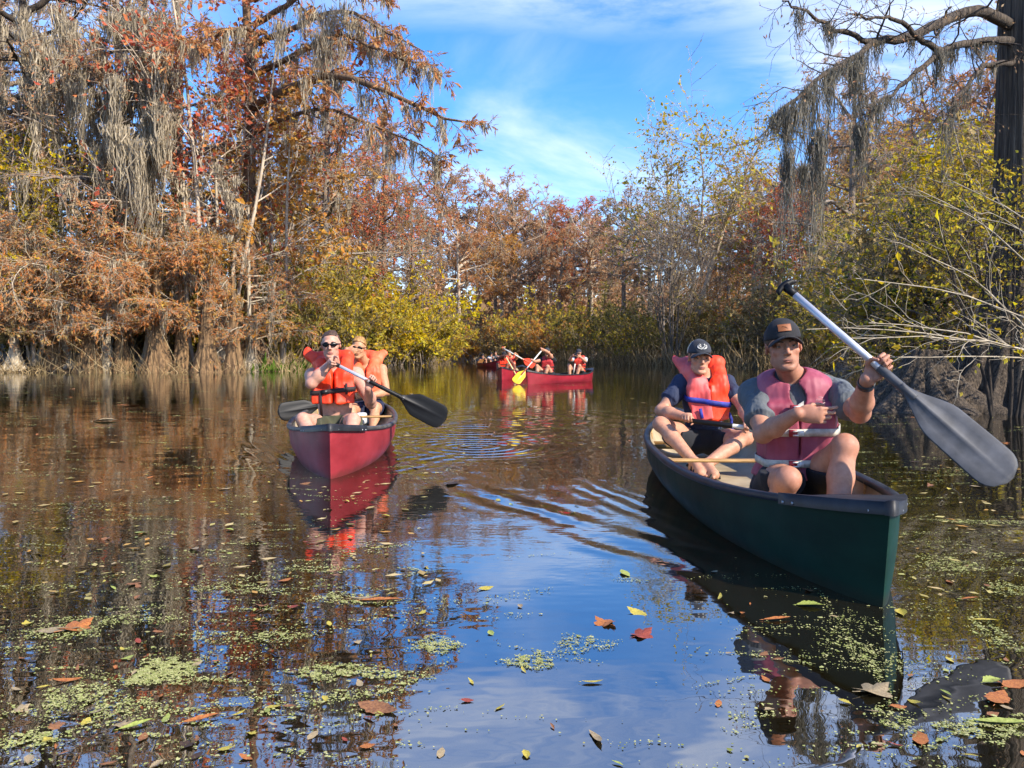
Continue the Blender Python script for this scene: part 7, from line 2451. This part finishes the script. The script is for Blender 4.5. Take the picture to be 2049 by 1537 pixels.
while m_ < 560:
    px, py = drng.uniform(-60, 2110), 750 + 800 * drng.uniform() ** 2.4
    d_ = 1.0
    if 860 < px < 1450 and py > 960: d_ = .05
    elif 860 < px < 1450: d_ = .5
    elif px < 860: d_ = 1.0
    if drng.uniform() > d_: continue
    c = wpt(px, py)
    if in_boat(c[0], c[1]) or bank_dist(c[0], c[1]) > -.4: continue
    s = 1 + .16 * max(c[1] - 2, 0)
    n = int(drng.integers(12, 70))
    raft(px, py, drng.uniform(.04, .24) * s, drng.uniform(.006, .026) * s, n, .7, drng.normal() * .22)
    m_ += 1
# loose single fronds, larger the farther out they float
n = 2600
px = drng.uniform(-60, 2110, n); py = 740 + 810 * drng.uniform(size=n) ** 1.9
keep = ~((px > 860) & (px < 1450) & (py > 960) & (drng.uniform(size=n) < .95))
Q = np.array([wpt(a, b)[:2] for a, b in zip(px[keep], py[keep])])
chunks.append(Q); sizes.append(.0022 * np.exp(.4 * drng.normal(size=len(Q))) * (1 + .20 * np.clip(Q[:, 1] - 2.5, 0, 28)))
Q = np.concatenate(chunks); S_ = np.concatenate(sizes); S_ = S_ * np.exp(.30 * drng.normal(size=len(S_)))
ok = (bank_dist(Q[:, 0], Q[:, 1]) < -.1) & (Q[:, 1] < 40)
bo = np.zeros(len(Q), bool)
for (bw, st, B) in ((GBOW, GSTERN, .475), (RBOW, RSTERN, .49), (FBOW, FSTERN, .46), (EBOW, ESTERN, .47)):
    bw, st = np.array(bw), np.array(st); c = (bw + st) / 2; ax_ = nrm(bw - st); L_ = np.linalg.norm(bw - st)
    u = (Q - c) @ ax_; v = (Q - c) @ np.array([ax_[1], -ax_[0]])
    w_ = B * (1 - np.minimum(1, np.abs(u) / (L_ / 2)) ** 2.5) ** .8
    bo |= (np.abs(u) < L_ / 2) & (np.abs(v) < w_ + .004)
V, F = fronds(Q[ok & ~bo], S_[ok & ~bo], drng)
n = 2300
px = drng.uniform(-40, 2100, n); py = 742 + 460 * drng.uniform(size=n) ** 2.0
sel_ = (np.sin(px * .013 + py * .05) + np.sin(px * .031 - py * .11 + 2) + .9 * drng.normal(size=n)) > .1
px, py = px[sel_], py[sel_]; n = len(px)
keep = (px < 880) | (px > 1780) | ((py < 900) & (drng.uniform(size=n) < .55))
Lq = np.array([wpt(a, b) for a, b in zip(px[keep], py[keep])])
kk = np.array([bank_dist(q[0], q[1]) < -.2 and not in_boat(q[0], q[1]) for q in Lq]); Lq = Lq[kk]
a_ = drng.uniform(0, 6.28, len(Lq)); l_ = .0135 * np.exp(np.clip(.45 * drng.normal(size=len(Lq)), -1, .7)) * (1 + .11 * Lq[:, 1])
c_, s_ = np.cos(a_) * l_, np.sin(a_) * l_
z_ = .004 + .004 * drng.uniform(size=(len(Lq), 4))
LV = np.stack([np.stack([Lq[:, 0] + dx * c_ - dy * s_, Lq[:, 1] + dx * s_ + dy * c_, z_[:, i]], 1) for i, (dx, dy) in enumerate(((-1, 0), (0, -.45), (1, .1), (.1, .5)))], 1)
o = add_obj('leaf_bits', LV.reshape(-1, 3), np.arange(len(Lq) * 4).reshape(-1, 4), MATS['litter_pale'], None, (0, 0, 0), smooth=False); o['kind'] = 'stuff'
o = add_obj('duckweed', V, F, MATS['duckweed'], None, (0, 0, 0), smooth=False); o['kind'] = 'stuff'
